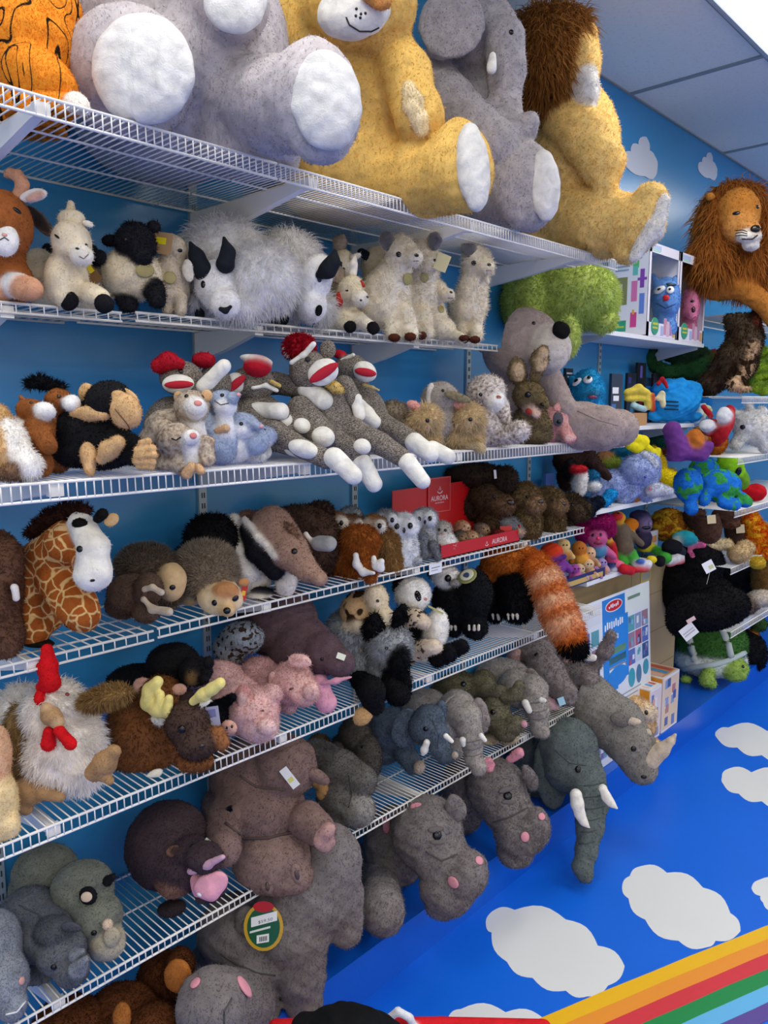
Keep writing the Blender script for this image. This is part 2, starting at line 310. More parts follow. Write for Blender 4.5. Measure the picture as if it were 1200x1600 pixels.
class Toy:
    """a soft toy: its forms are sketched at their size in the photograph (px) and given their distance.
    ax, ay: where it stands on the plane of height z; k: how much nearer it gets per px to the right (.92 = faces straight out of the shelf)"""
    def __init__(s, name, label, cat, ax, ay, z=None, k=0, group=None, cols=('#888888',), mat='plush', blend=7, n=58, fur=None, lump=1.2, Y=None, snap=True):
        s.name, s.k, s.ax, s.ay, s.cols, s.mat, s.blend, s.n, s.fur, s.lump = name, k, ax, ay, list(cols), mat, blend, n, fur, lump
        if Y is None and z in SHELVES: Y = SHELVES[z][0] + (.05 if z != S2 else .015)
        if Y is None: p = onz(ax, ay, z)
        else:
            p = ony(ax, ay, Y)
            if z is not None: p[2] = z; d_ = p - CAM; s.ay = 800 - FPX * (d_ @ UP) / (d_ @ FW)
        s.z0 = depth(p); s.m = s.z0 / FPX; s.shelf = z; s.snap = snap; s.bvh = None; s.keep = None; s.yf = -9; s.dens = 0; s.zmin = 9
        if z in SHELVES:
            yf, above = SHELVES[z]; s.yf = yf; s.keep = [(z, yf, 1)] + ([(above[0] - .012, above[1], -1)] if above else [])
        s.root = empty(name, p, label=label, cat=cat, group=group); s.kids = []
    def zd(s, x, y, d): return s.z0 + s.m * (-s.k * (x - s.ax) + .142 * (y - s.ay) + d)
    def pt(s, x, y, d=0): return CAM + ray(x, y) * s.zd(x, y, d)
    def fit(s, x, y, d, r):
        """distance of a form: draped over the front edge when it hangs below the shelf, never inside the wall"""
        zc = s.zd(x, y, d); v = ray(x, y); r = r * s.m
        if s.keep:
            P = CAM + v * zc
            if s.shelf is not None and P[2] < s.shelf - .012 and s.yf > -5 and P[1] > s.yf - r * .85: zc = min(zc, (s.yf - r * .85 - CAM[1]) / v[1])
            P = CAM + v * zc
            if P[1] > -r * .75: zc = min(zc, (-r * .75 - CAM[1]) / v[1])
        return zc
    def mk(s, prims):
        out = []
        for q in prims:
            if q[0] == 'E':
                _, x, y, rx, ry, a, d, c, rz, neg = q; zc = s.fit(x, y, d, rz or (rx + ry) / 2); u = zc / FPX; t = math.radians(a)
                A = np.array([RT * math.cos(t) + UP * math.sin(t), -RT * math.sin(t) + UP * math.cos(t), FW]); out.append((('e', CAM + ray(x, y) * zc, A, np.array([rx, ry, rz if rz else (rx + ry) / 2]) * u), c, neg))
            else:
                _, pts, c, d, fl, neg = q; fa = FW
                for (p0, p1) in zip(pts[:-1], pts[1:]):
                    d0 = p0[3] if len(p0) > 3 else 0; d1 = p1[3] if len(p1) > 3 else 0; a = CAM + ray(p0[0], p0[1]) * s.fit(p0[0], p0[1], d + d0, p0[2]); b = CAM + ray(p1[0], p1[1]) * s.fit(p1[0], p1[1], d + d1, p1[2])
                    out.append((('c', a, p0[2] * s.m, b, p1[2] * s.m, fa, fl), c, neg))
        return out
    def add(s, name, prims, cols=None, mat=None, fur='same', n=None, blend=None, parent=None, label=None, lump=None):
        fr = s.fur if fur == 'same' else fur; f = None
        if fr:
            f = dict(fr); f['l'] = f['l'] * s.m
            if fur == 'same' and s.dens: f['dens'] = s.dens
            f['w'] = f.get('w', 1.3) * s.m
        V, Q, T, C, N, Q0 = plush_mesh(name, s.mk(prims), cols or s.cols, None, (blend or s.blend) * s.m, n or s.n, f, (s.lump if lump is None else lump) * s.m * .8, soft=1.6 * s.m, keep=s.keep)
        if fr and not s.dens: s.dens = FURD[0]
        nb = Q0.max() + 1; loc = np.array(s.root.location); me = fast_mesh(name, V - loc, Q, T, C, fabric(mat or s.mat), N, fabric(mat or s.mat, True), len(Q0))
        o = bpy.data.objects.new(name, me); COL.objects.link(o); o.parent = parent or s.root
        if label: o['label'] = label
        if s.bvh is None: s.bvh = BVHTree.FromPolygons(V[:nb].tolist(), Q0.tolist())
        W_ = V[:nb][V[:nb, 1] > s.yf]
        if len(W_): s.zmin = min(s.zmin, W_[:, 2].min())
        s.lastdata = (V[:nb], Q0, o)
        return o
    @property
    def last(s):
        b = BVHTree.FromPolygons(s.lastdata[0].tolist(), s.lastdata[1].tolist()); PARTOF.append((b, s.lastdata[2])); return b
    def body(s, *prims, **kw): return s.add('body', prims, **kw)
    def part(s, name, *prims, **kw):
        kw.setdefault('n', 26); return s.add(name, prims, **kw)
    def hit(s, x, y, on=None):
        d = Vector(ray(x, y)).normalized(); h = (on or s.bvh).ray_cast(Vector(CAM), d)
        if h[0] is None: h = ((on or s.bvh).find_nearest(Vector(s.pt(x, y))))
        n = h[1]; n = -n if n.dot(d) > 0 else n; return np.array(h[0]), np.array(n)
    def bead(s, name, x, y, rx, ry=None, a=0, col='#0b0a0a', flat=.6, rough=.12, out=.3, on=None, label=None, fabricky=False, parent=None):
        """a button, nose or pad sewn on the surface seen at (x, y)"""
        ry = ry or rx; p, n = s.hit(x, y, on); u0 = RT - n * (RT @ n); u0 /= np.linalg.norm(u0); v0 = np.cross(n, u0); t = math.radians(a)
        u = u0 * math.cos(t) + v0 * math.sin(t); v = -u0 * math.sin(t) + v0 * math.cos(t)
        q = s.m * depth(p) / s.z0; R = np.array([rx, ry, min(rx, ry) * flat]) * q; fx = 1 / max(.55, abs(u @ RT)); c0 = p + n * R[2] * (out - .3) - np.array(s.root.location); V = []; Fc = []; H, K_ = 7, 14
        for i in range(H + 1):
            for j in range(K_):
                th = math.pi * i / H; ph = 2 * math.pi * j / K_; V.append(tuple(c0 + u * R[0] * fx * math.sin(th) * math.cos(ph) + v * R[1] * math.sin(th) * math.sin(ph) + n * R[2] * math.cos(th)))
        for i in range(H):
            for j in range(K_): Fc.append((i * K_ + j, (i + 1) * K_ + j, (i + 1) * K_ + (j + 1) % K_, i * K_ + (j + 1) % K_))
        me = bpy.data.meshes.new(name); me.from_pydata(V, [], Fc); me.polygons.foreach_set('use_smooth', [True] * len(Fc)); me.materials.append(plain(col, rough if not fabricky else .9, .5 if not fabricky else .2, noise=.4 if fabricky else 0))
        o = bpy.data.objects.new(name, me); COL.objects.link(o); o.parent = parent or partof(on) or s.root
        if label: o['label'] = label
        return o
    def pad(s, name, x, y, rx, ry, a=0, col='#f0f0f0', label=None, flat=.18, **kw): return s.bead(name, x, y, rx, ry, a, col, flat, .9, .35, fabricky=True, label=label, **kw)
    def line(s, name, pts, r=.8, col='#2a201c', on=None, out=.6):
        """stitched mouth or seam following the surface"""
        P = []
        for i in range(len(pts) - 1):
            for t in np.linspace(0, 1, 5)[:-1] if i < len(pts) - 2 else np.linspace(0, 1, 5):
                p, n = s.hit(pts[i][0] * (1 - t) + pts[i + 1][0] * t, pts[i][1] * (1 - t) + pts[i + 1][1] * t, on); P.append(p + n * r * s.m * out)
        mb = MB(); mb.tube(P, r * s.m, 5); ob = mb.build(name, plain(col, .8), s.root, True); ob.parent = partof(on) or s.root; return ob
    def card(s, name, x, y, w, h, a=0, col='#f2f2f0', d=0, stripes=(), label=None, yaw=0, th=.0008):
        """a stiff hang tag at its own distance; stripes = (x0,y0,x1,y1,colour) in card units 0..1"""
        p, n = s.hit(x, y); p = p + n * (.004) - FW * d * s.m; t = math.radians(a); yw = math.radians(yaw); r = RT * math.cos(yw) + FW * math.sin(yw); u = r * math.cos(t) + UP * math.sin(t); v = -r * math.sin(t) + UP * math.cos(t); w_, h_ = w * s.m, h * s.m; nn = np.cross(u, v)
        mb = MB(); o = p - u * w_ / 2 - v * h_ / 2; mb.obox(o, u * w_, v * h_, nn * th, col)
        for (x0, y0, x1, y1, c) in stripes: mb.obox(o + u * w_ * x0 + v * h_ * y0 + nn * th, u * w_ * (x1 - x0), v * h_ * (y1 - y0), nn * .0004, c)
        ob = mb.build(name, None, s.root); 
        if label: ob['label'] = label
        return ob
    def done(s, lim=.02, rest=True):
        if rest and s.shelf is not None and s.snap and s.zmin < 8:
            dz = s.shelf + .001 - s.zmin; DZ.append((s.name, round(dz, 3)))
            s.root.location.z += max(-lim, min(lim, dz))
        return s
DZ = []
def E(x, y, rx, ry=None, a=0, d=0, c=0, rz=None, neg=False): return ('E', x, y, rx, ry or rx, a, d, c, rz, neg)
def K(*pts, c=0, d=0, fl=1, neg=False): return ('K', pts, c, d, fl, neg)
def F(l, n, **kw): return dict(l=l, n=n, **kw)
# ================================================================== the setting
S1, S2, S3, S4, S5, S6, LEDGE = 2.19, 1.892, 1.579, 1.226, .908, .516, .15
Y1, Y2, Y3, Y4, Y5, Y6 = -.466, -.268, -.433, -.276, -.329, -.298
B1, B2, B3, B4, YB = 1.995, 1.61, 1.275, .985, -.25
C1, C2, C3, C4, C5, C6, YC = 2.14, 1.742, 1.449, 1.19, .907, .57, -.45
for z, y, a in ((S1, Y1, None), (S2, Y2, (S1, Y1)), (S3, Y3, (S2, Y2)), (S4, Y4, (S3, Y3)), (S5, Y5, (S4, Y4)), (S6, Y6, (S5, Y5)), (LEDGE, -.33, (S6, Y6)), (B1, YB, None), (B2, YB, (B1, YB)), (B3, YB, (B2, YB)), (B4, YB, (B3, YB)), (C1, YC, None), (C2, YC, (C1, YC)), (C3, YC, (C2, YC)), (C4, YC, (C3, YC)), (C5, YC, (C4, YC)), (C6, YC, (C5, YC))): SHELVES[z] = (y, a)
def wallpaint(name, c, rough=.28, vary=.05):
    m, nt, b = nodes(name, rough, .5); L = nt.links.new; tc = nd(nt, 'ShaderNodeTexCoord'); n = nd(nt, 'ShaderNodeTexNoise', Scale=2.2, Detail=4.0); L(tc.outputs['Object'], n.inputs['Vector'])
    r = nd(nt, 'ShaderNodeValToRGB'); c = srgb(c); r.color_ramp.elements[0].color = tuple(v * (1 - vary) for v in c) + (1,); r.color_ramp.elements[1].color = tuple(min(1, v * (1 + vary)) for v in c) + (1,)
    L(n.outputs[0], r.inputs[0]); L(r.outputs[0], b.inputs['Base Color']); n2 = nd(nt, 'ShaderNodeTexNoise', Scale=90.0, Detail=2.0); L(tc.outputs['Object'], n2.inputs['Vector'])
    bp = nd(nt, 'ShaderNodeBump', Strength=.12, Distance=.002); L(n2.outputs[0], bp.inputs['Height']); L(bp.outputs[0], b.inputs['Normal']); return m
MW = wallpaint('blue_wall_paint', '#3489bf', .26); MF = wallpaint('blue_floor_paint', '#0a68de', .36, .07)
MB().box((-3, 0, 0), (12, .12, CEIL)).build('wall_back', MW, kind='structure')
MB().box((-3, -6, -.05), (12, .12, 0)).build('floor', MF, kind='structure')
fl = bpy.data.objects['floor']
MB().box((-3, -.33, 0), (12, 0, LEDGE)).build('trim_1', wallpaint('blue_ledge_paint', '#0a5ccc', .3), kind='structure', label='blue painted ledge under the shelves')
# the far end of the shop; other walls are left out so the world adds frontal fill
MB().box((12, -6, 0), (12.1, .12, CEIL)).build('wall_right', wallpaint('pale_wall_paint2', '#b9c4cc', .6), kind='structure')
def tilemat():
    m, nt, b = nodes('ceiling_tile', .9, .1); L = nt.links.new; tc = nd(nt, 'ShaderNodeTexCoord'); n = nd(nt, 'ShaderNodeTexNoise', Scale=60.0, Detail=5.0, Roughness=.7); L(tc.outputs['Object'], n.inputs['Vector'])
    r = nd(nt, 'ShaderNodeValToRGB'); r.color_ramp.elements[0].position = .3; r.color_ramp.elements[0].color = (.72, .70, .61, 1); r.color_ramp.elements[1].position = .46; r.color_ramp.elements[1].color = (.84, .82, .72, 1)
    L(n.outputs[0], r.inputs[0]); L(r.outputs[0], b.inputs['Base Color']); bp = nd(nt, 'ShaderNodeBump', Strength=.3, Distance=.004); L(n.outputs[0], bp.inputs['Height']); L(bp.outputs[0], b.inputs['Normal']); return m
ce = MB().box((-3, -6, CEIL), (12, .12, CEIL + .1)).build('ceiling', tilemat(), kind='structure')
g = MB(); x = -2.26
while x < 12: g.box((x - .012, -6, CEIL - .006), (x + .012, 0, CEIL)); x += 1.15
y = 0
while y > -6: g.box((-3, y - .012, CEIL - .0065), (12, y + .012, CEIL)); y -= .585
g.build('ceiling_grid', plain('#8f9694', .5), ce)
LAMPC = [(a, b) for a in (1, 2, 3, 0) for b in range(3)]
for i, (x, y) in enumerate(LAMPS):
    lm = empty('ceiling_lamp', (x, y, CEIL), label='bright white ceiling light panel above the aisle' if i == 3 else None, cat='ceiling light', group='ceiling light panels')
    if i != 3: lm['label'] = 'ceiling light panel above the ' + ['left', 'middle', 'picture edge', 'far right'][LAMPC[i][0]] + ' part of the aisle, ' + ['row by the toy wall', 'unseen middle row added for floor light', 'row far from it'][LAMPC[i][1]]
    MB().box((x - .57, y - .285, CEIL - .02), (x + .57, y - .27, CEIL)).box((x - .57, y + .27, CEIL - .02), (x + .57, y + .285, CEIL)).box((x - .57, y - .27, CEIL - .02), (x - .555, y + .27, CEIL)).box((x + .555, y - .27, CEIL - .02), (x + .57, y + .27, CEIL)).build('frame', plain('#aeb4b4', .4), lm)
    MB().box((x - .555, y - .27, CEIL - .012), (x + .555, y + .27, CEIL - .002)).build('diffuser', plain((.9, .95, 1), .5, emit=LAMPW / 6), lm)
# clouds and rainbow painted on the floor, clouds on the wall
def cloud(pts, z, name, mat, par):
    P = [onz(a, b, 0) for a, b in pts]; MB().poly((0, 0, z - .0008), (1, 0, 0), (0, 1, 0), [(p[0], p[1]) for p in P], .0008).build(name, mat, par)
def puffs(pts, n=6, bulge=.22):
    """a scalloped outline through the corner points"""
    out = []; A = sum(pts[i][0] * pts[(i + 1) % len(pts)][1] - pts[(i + 1) % len(pts)][0] * pts[i][1] for i in range(len(pts))); s = 1 if A > 0 else -1
    for i, p in enumerate(pts):
        q = pts[(i + 1) % len(pts)]; dx, dy = q[0] - p[0], q[1] - p[1]
        for k in range(n): t = k / n; b = bulge * math.sin(math.pi * t); out.append((p[0] + dx * t - s * dy * b * -1, p[1] + dy * t + s * dx * b * -1))
    return out
MC = wallpaint('white_floor_paint', '#e2e4e0', .5, .06)
for pts in ([(760, 1450), (768, 1425), (804, 1422), (884, 1437), (934, 1478), (976, 1510), (950, 1540), (918, 1557), (884, 1548), (832, 1528), (792, 1503), (768, 1457)],
            [(984, 1369), (1000, 1354), (1042, 1364), (1098, 1387), (1141, 1427), (1157, 1455), (1118, 1470), (1105, 1480), (1060, 1470), (1008, 1437), (982, 1404), (972, 1385)],
            [(1118, 1144), (1138, 1137), (1198, 1142), (1240, 1160), (1260, 1190), (1190, 1180), (1152, 1168), (1120, 1153)], [(1128, 1215), (1134, 1203), (1174, 1207), (1230, 1210), (1270, 1245), (1240, 1262), (1190, 1252), (1154, 1240), (1130, 1225)],
            [(1174, 1388), (1186, 1375), (1230, 1380), (1260, 1420), (1240, 1440), (1206, 1424), (1192, 1410), (1188, 1400)], [(700, 1590), (720, 1577), (790, 1582), (850, 1592), (880, 1620), (800, 1640), (690, 1610)]):
    cloud(puffs(pts, 6, .17), .0009, 'painted_cloud', MC, fl)
cur = []
for i in range(25):
    x = .6 + i * .15; cur.append((x, -.742 - (x - 1.736) * .385 - .02 * (x - 1.736) ** 2))
o0 = 0
for c in ('#f2bb0c', '#ee952a', '#d6343e', '#128a44', '#62b6e6', '#5a4594'):
    mb = MB(); q = []
    for oo in (o0, o0 + .047): q.append([(p[0] - oo * .37 + .0015 * math.sin(p[0] * 19 + oo * 50), p[1] - oo * .93 + .0015 * math.sin(p[0] * 23 + oo * 90)) for p in cur])
    mb.poly((0, 0, .0003 + o0 * .004), (1, 0, 0), (0, 1, 0), q[0] + q[1][::-1], .0008); mb.build('painted_stripe', wallpaint('stripe_paint', c, .45, .05), fl); o0 += .0466
wb = bpy.data.objects['wall_back']
for cx, cy, w in ((1000, 250, 30), (1105, 262, 17)):
    b = [(-.95, .1), (-.85, .42), (-.55, .45), (-.42, .85), (-.1, .8), (0, 1.15), (.35, 1.2), (.55, .5), (.85, .2), (1, -.4), (.75, -1), (.3, -.85), (-.75, -.42)]
    P = [ony(cx + a * w * .9, cy - q * w * (1.0 if w > 20 else 1.15), -.0015) for a, q in puffs(b, 4, .12)]; MB().poly((0, -.0015, 0), (1, 0, 0), (0, 0, 1), [(p[0], p[2]) for p in P], .0015).build('painted_cloud', wallpaint('wall_cloud_paint', '#c6ccd6', .5), wb)
# ------------------------------------------------------------------ shelving
MWIRE = plain('#f3f1ea', .3, .5); MWIRE2 = plain('#f1efe9', .35, .5)
def wire_shelf(x0, x1, yf, z, pitch, lip, label, group, rails=(.33, .66), brackets=(), drop=0, side=False):
    t = empty('wire_shelf', ((x0 + x1) / 2, 0, z), label=label, cat='wire shelf', group=group); z -= drop
    d = MB(); x = x0 + .004
    while x < x1: d.tube([(x, -.004, z - .003), (x, yf - .001, z - .003)], .0015, 5); x += pitch
    d.tube([(x0, -.012, z - .006), (x1, -.012, z - .006)], .0028)
    for q in rails: d.tube([(x0, yf * q, z - .0065), (x1, yf * q, z - .0065)], .0024)
    d.build('deck_wires', MWIRE, t, True)
    l = MB(); x = x0 + .004
    while x < x1: l.tube([(x, yf - .001, z - .002), (x, yf - .0025, z - lip)], .0014, 5); x += pitch
    l.tube([(x0, yf, z - .004), (x1, yf, z - .004)], .003, 8); l.tube([(x0, yf - .001, z - lip), (x1, yf - .001, z - lip)], .0028, 8); l.build('front_lip', MWIRE, t, True)
    for bx in brackets:
        MB().poly((bx - .009, 0, z), (0, 1, 0), (0, 0, 1), [(-.002, -.01), (-.002, -.085), (yf * .5, -.058), (yf * .97, -.024), (yf * .97, -.01)], .018).box((bx - .012, yf * .98, z - .03), (bx + .012, yf * .94, z - .008)).build('bracket', MWIRE2, t)
    return t
ST = [.01, .58, 1.15, 1.716, 2.306, 2.73]
GW = 'white wire shelves on the blue wall'
wire_shelf(-.3, 1.045, Y1, S1, .0159, .034, 'topmost wire shelf under the giant tiger and giant elephant feet', GW, brackets=ST[:2])
wire_shelf(1.05, 2.52, Y1, S1, .0125, .034, 'topmost wire shelf under the giant yellow lions', GW, brackets=ST[2:5])
wire_shelf(-.3, .80, Y2, S2, .0254, .021, 'second wire shelf from the top carrying the brown goat and lambs', GW, brackets=ST[:2])
wire_shelf(.83, 2.11, Y2, S2 + .004, .0254, .021, 'second wire shelf from the top carrying the white alpacas', GW, brackets=ST[2:4])
wire_shelf(-.3, 2.39, Y3, S3, .0159, .034, 'third wire shelf from the top with the sock monkeys', GW, brackets=ST[:5])
wire_shelf(2.40, 2.76, Y3 + .03, S3 - .004, .0159, .03, 'short wire shelf under the legs of the big grey bear', GW, brackets=ST[5:])
wire_shelf(-.3, .835, Y4, S4, .0254, .024, 'fourth wire shelf from the top under the giraffe', GW, brackets=ST[:2], rails=(.5, .8))
wire_shelf(.845, 2.71, Y4, S4 + .003, .0254, .024, 'fourth wire shelf from the top holding hedgehogs and the red box', GW, brackets=ST[2:5], rails=(.5,))
wire_shelf(-.3, 2.77, Y5, S5, .0159, .03, 'fifth wire shelf from the top with the moose and pigs', GW, brackets=ST, rails=(.5,))
wire_shelf(-.3, 2.83, Y6, S6, .0159, .024, 'lowest wire shelf with small elephants and rhinos', GW, brackets=ST, rails=(.5,))
UPR = ['behind the brown goat and the dog at the left edge', 'behind the horses and giraffe', 'behind the ferrets and the black skunk', 'behind the front sock monkey feet', 'between angora rabbits and alpaca end, behind the bear', 'behind the big grey bear at the shelf ends', 'behind the green monster and the blue monster', 'behind the window boxes and blue bottles']
for x, ul in zip(ST + [3.3, 3.87], UPR):
    t = MB(); t.box((x - .012, -.008, .15), (x + .012, 0, S1 + .1)); 
    z = .2
    s = empty('shelf_standard', (x, 0, .15), label='slotted metal upright ' + ul, cat='shelf upright', group='slotted shelf uprights on the wall'); t.build('rail', plain('#9fb0ba', .4, metal=.3), s)
    q = MB()
    while z < S1: q.box((x - .004, -.009, z), (x - .001, -.0078, z + .014)); q.box((x + .003, -.009, z), (x + .006, -.0078, z + .014)); z += .028
    q.build('slots', plain('#2b3338', .6), s)
MBD = plain('#e8e9ea', .35)
GB = 'white solid board shelves'
for z, x0, x1, lab in ((B1, 2.80, 3.89, 'white board shelf under the green monster and window toy boxes'), (B2, 2.80, 3.83, 'white board shelf with the blue bottles and monster pack'), (B3, 2.80, 3.86, 'white board shelf carrying the pale blue elephant'), (B4, 2.80, 3.44, 'white board shelf carrying the dolls in green trousers')):
    s = empty('board_shelf', ((x0 + x1) / 2, 0, z), label=lab, cat='shelf', group=GB); MB().box((x0, YB, z - .018), (x1, -.01, z)).build('board', MBD, s)
    for bx in (x0 + .08, x1 - .05): MB().poly((bx, 0, z), (0, 1, 0), (0, 0, 1), [(-.009, -.018), (-.009, -.085), (YB * .95, -.03), (YB * .95, -.018)], .004).build('bracket', plain('#b9bec2', .4), s)
GC = 'white wire shelves at the far right'
for z, x0, lab in ((C1, 3.98, 'far wire shelf under the long-maned lion'), (C2, 3.87, 'far wire shelf under the bird with mottled feathers'), (C3, 3.87, 'far wire shelf below the white curly lamb'), (C4, 3.87, 'far wire shelf carrying the globe shaped toys'), (C5, 3.87, 'far wire shelf under the orange flame toy'), (C6, 3.93, 'lowest far wire shelf beside the green turtle')):
    wire_shelf(x0, 5.6, YC, z, .0159, .034, lab, GC, rails=(.33, .66))
# leaning boards on the ledge
cb = empty('cardboard_panel', (3.3, -.14, LEDGE), label='tan cardboard sheet standing behind the craft poster', cat='cardboard'); m = MB(); m.box((2.80, -.15, LEDGE), (3.98, -.14, .95)); m.build('sheet', plain('#a08c68', .8), cb)
m = MB()
for z in (.36, .56, .76): m.box((2.80, -.1506, z), (3.98, -.15, z + .004))
m.box((3.42, -.1506, LEDGE), (3.424, -.15, .95)); m.build('fold_lines', plain('#7b6a4c', .8), cb)
MB().obox((3.52, -.152, .84), (.11, 0, 0), (0, -.001, 0), (0, 0, .07), '#c9b85a').obox((3.53, -.1531, .85), (.09, 0, 0), (0, -.001, 0), (0, 0, .035), '#a9a9a0').build('sticker', None, cb)
# ================================================================== giant toys on the topmost shelf
FG = F(5.5, 30000, g=.55, w=1.5, cj=.07, j=.7, up=.3, cl=30, ca=.5)
GG = 'giant soft toys on the topmost shelf'
GREY1 = ('#b9b2b4', '#d6d5d3', '#8f8b95')
t = Toy('plush_tiger', 'giant orange tiger with black stripes at the left end of the topmost shelf', 'soft toy', 60, 150, S1, group=GG, cols=('#e8922a', ('#efe9df',), ('#1d1a18',)), mat='tiger', fur=FG, n=84, blend=14)
t.body(E(30, 70, 92, 98, 18, d=130), E(40, 20, 84, 80, d=150), E(-25, 120, 80, 70, d=120), E(60, 130, 62, 48, -30, d=60), E(40, 175, 70, 50, d=110))
t.part('hind_paw', K((112, 168, 20), (70, 165, 26), (30, 165, 30), d=40, c=0), E(122, 168, 18, 20, c=1, d=30), n=36)
t.done()
t = Toy('plush_elephant', 'giant light grey elephant showing both round white soles over the shelf edge', 'soft toy', 300, 216, S1, group=GG, cols=GREY1, fur=FG, n=110, blend=16, lump=1.6)
t.body(E(300, 70, 150, 150, d=190, rz=130), E(180, 30, 120, 80, d=150), E(330, 100, 105, 100, d=110), K((215, 130, 92, 90), (205, 118, 92, -10)), E(200, 120, 96, 98, d=-20, rz=60),
       K((350, 165, 72, 110), (420, 168, 68, 40), (485, 165, 70, -40)), E(496, 162, 66, 99, 8, d=-60, rz=50), E(250, 195, 130, 85, d=150, rz=120), E(380, 235, 90, 70, d=120),
       K((250, 10, 52, 130), (320, 5, 56, 60), (366, 8, 54, 10)), E(90, 20, 70, 60, d=150), K((130, 60, 60, 120), (60, 40, 60, 150)))
t.part('foot_pad', E(224, 112, 80, 87, 6, d=-92, c=1, rz=30), n=50, fur=None); t.part('foot_pad', E(510, 160, 55, 79, 6, d=-100, c=1, rz=24), n=50, fur=None)
t.part('paw_pad', E(368, 5, 50, 50, d=-38, c=1, rz=18), n=40, fur=None); t.done()
YL = ('#e9c069', '#dcdad4', '#7a4a22', '#c98f52')
t = Toy('plush_lion', 'giant yellow lion with round belly between the two giant grey elephants', 'soft toy', 590, 300, S1, group=GG, cols=YL, fur=FG, n=110, blend=14, lump=1.6)
t.body(E(530, 190, 125, 135, d=110, rz=110), E(490, 60, 110, 90, d=90), E(540, 270, 110, 85, d=110, rz=110), E(620, 320, 60, 55, d=90), K((590, 60, 42, 60), (632, 120, 40, 20), (655, 190, 36, -10)), E(657, 185, 34, 40, d=-12),
       K((600, 285, 62, 70), (660, 282, 56, 20), (712, 275, 56, -30)), E(722, 262, 45, 74, 8, d=-50, rz=36), E(400, 80, 75, 70, d=150), E(560, 10, 92, 70, d=10, rz=80))
t.part('foot_pad', E(739, 265, 26, 70, 6, d=-84, c=1, rz=20), n=50, fur=None); t.part('paw_pad', K((638, 140, 9, 0), (646, 165, 14, 0), (655, 190, 12, 0), (660, 208, 9, 0), d=-38, c=1), cols=YL[:1] + ('#f1dfb4',), n=40, fur=F(5, 1500))
t.part('muzzle', E(553, 22, 58, 40, 10, d=-72, c=1, rz=34), n=50, fur=None, label='white muzzle'); mz = t.last
t.part('nose', E(588, 0, 26, 15, -30, d=-104, c=3, rz=12), n=30, fur=F(3, 900, w=1)); t.line('mouth', [(541, 30), (546, 42), (562, 52), (580, 52), (592, 46)], 1.2, on=mz)
for x, y in ((557, 17), (564, 25), (571, 24), (563, 31), (556, 28)): t.bead('whisker_dot', x, y, 2.2, on=mz)
t.done()
t = Toy('plush_elephant', 'giant grey elephant sitting upright with trunk curled up and small white tusk', 'soft toy', 790, 358, S1, group=GG, cols=('#a9a3a4', '#d8d6d2', '#8b8891'), fur=F(4.5, 22000, g=.4, w=1.2, cj=.08, j=.5, up=.3), n=110, blend=9, lump=1.2)
t.body(E(735, 210, 70, 110, d=110, rz=90), E(750, 60, 62, 66, d=70, rz=60), K((788, 60, 32, 20), (792, 110, 28, 10), (788, 160, 24, 0), (800, 196, 21, -15), (820, 200, 18, -30), (828, 188, 14, -35)),
       K((675, 115, 34, 50), (705, 160, 38, 20), (745, 205, 40, -10), (775, 228, 38, -30)), K((740, 290, 60, 60), (790, 292, 56, 10), (815, 290, 56, -20)), E(822, 290, 50, 70, 6, d=-40, rz=36), K((655, 130, 30, 100), (670, 210, 50, 130)), E(750, 330, 60, 50, d=90))
t.part('ear', E(706, 34, 52, 55, -10, d=-8, rz=12), E(690, 70, 24, 22, d=-4, rz=9), n=44); t.part('foot_pad', E(851, 287, 24, 56, 4, d=-66, c=1, rz=18), n=44, fur=None)
t.part('tusk', K((770, 84, 5, 0), (768, 106, 7, -10), d=-32), cols=('#f0eee6',), fur=None, n=24); t.bead('eye', 799, 48, 4); t.done()
t = Toy('plush_lion', 'giant yellow lion seen from behind its shaggy brown mane at the shelf end', 'soft toy', 900, 402, S1, group=GG, cols=('#efcb7c', '#e0ddd6', '#8a5a2c'), fur=FG, n=110, blend=10, lump=1.3)
t.body(E(895, 250, 70, 110, d=90, rz=80), E(890, 110, 46, 66, d=30, rz=50), E(915, 148, 20, 34, 10, d=0, c=1, rz=28), E(914, 108, 20, 30, d=6), E(860, 385, 50, 40, d=90), K((880, 195, 34, 30), (915, 225, 37, 0), (940, 265, 33, -20), (946, 300, 18, -30)),
       K((890, 350, 56, 60), (940, 360, 50, 0), (985, 360, 42, -40)), K((980, 400, 22, -50), (1000, 360, 34, -60), (1016, 322, 24, -70)))
t.part('foot_pad', K((990, 412, 8, 0), (1018, 370, 15, 0), (1033, 325, 11, 0), d=-84, c=1), n=40, fur=F(4, 1500)); t.part('ear', E(920, 62, 13, 17, d=8, rz=10), n=26)
t.part('mane', E(846, 100, 54, 72, -4, d=24, rz=56), E(880, 56, 38, 30, d=20), E(838, 150, 40, 24, d=26), cols=('#94602e',), n=60, fur=F(34, 9000, seg=2, w=1.7, g=.8, j=.4, ca=.5, cj=.22, droop=1, tip='#a8743a'))
t.done()
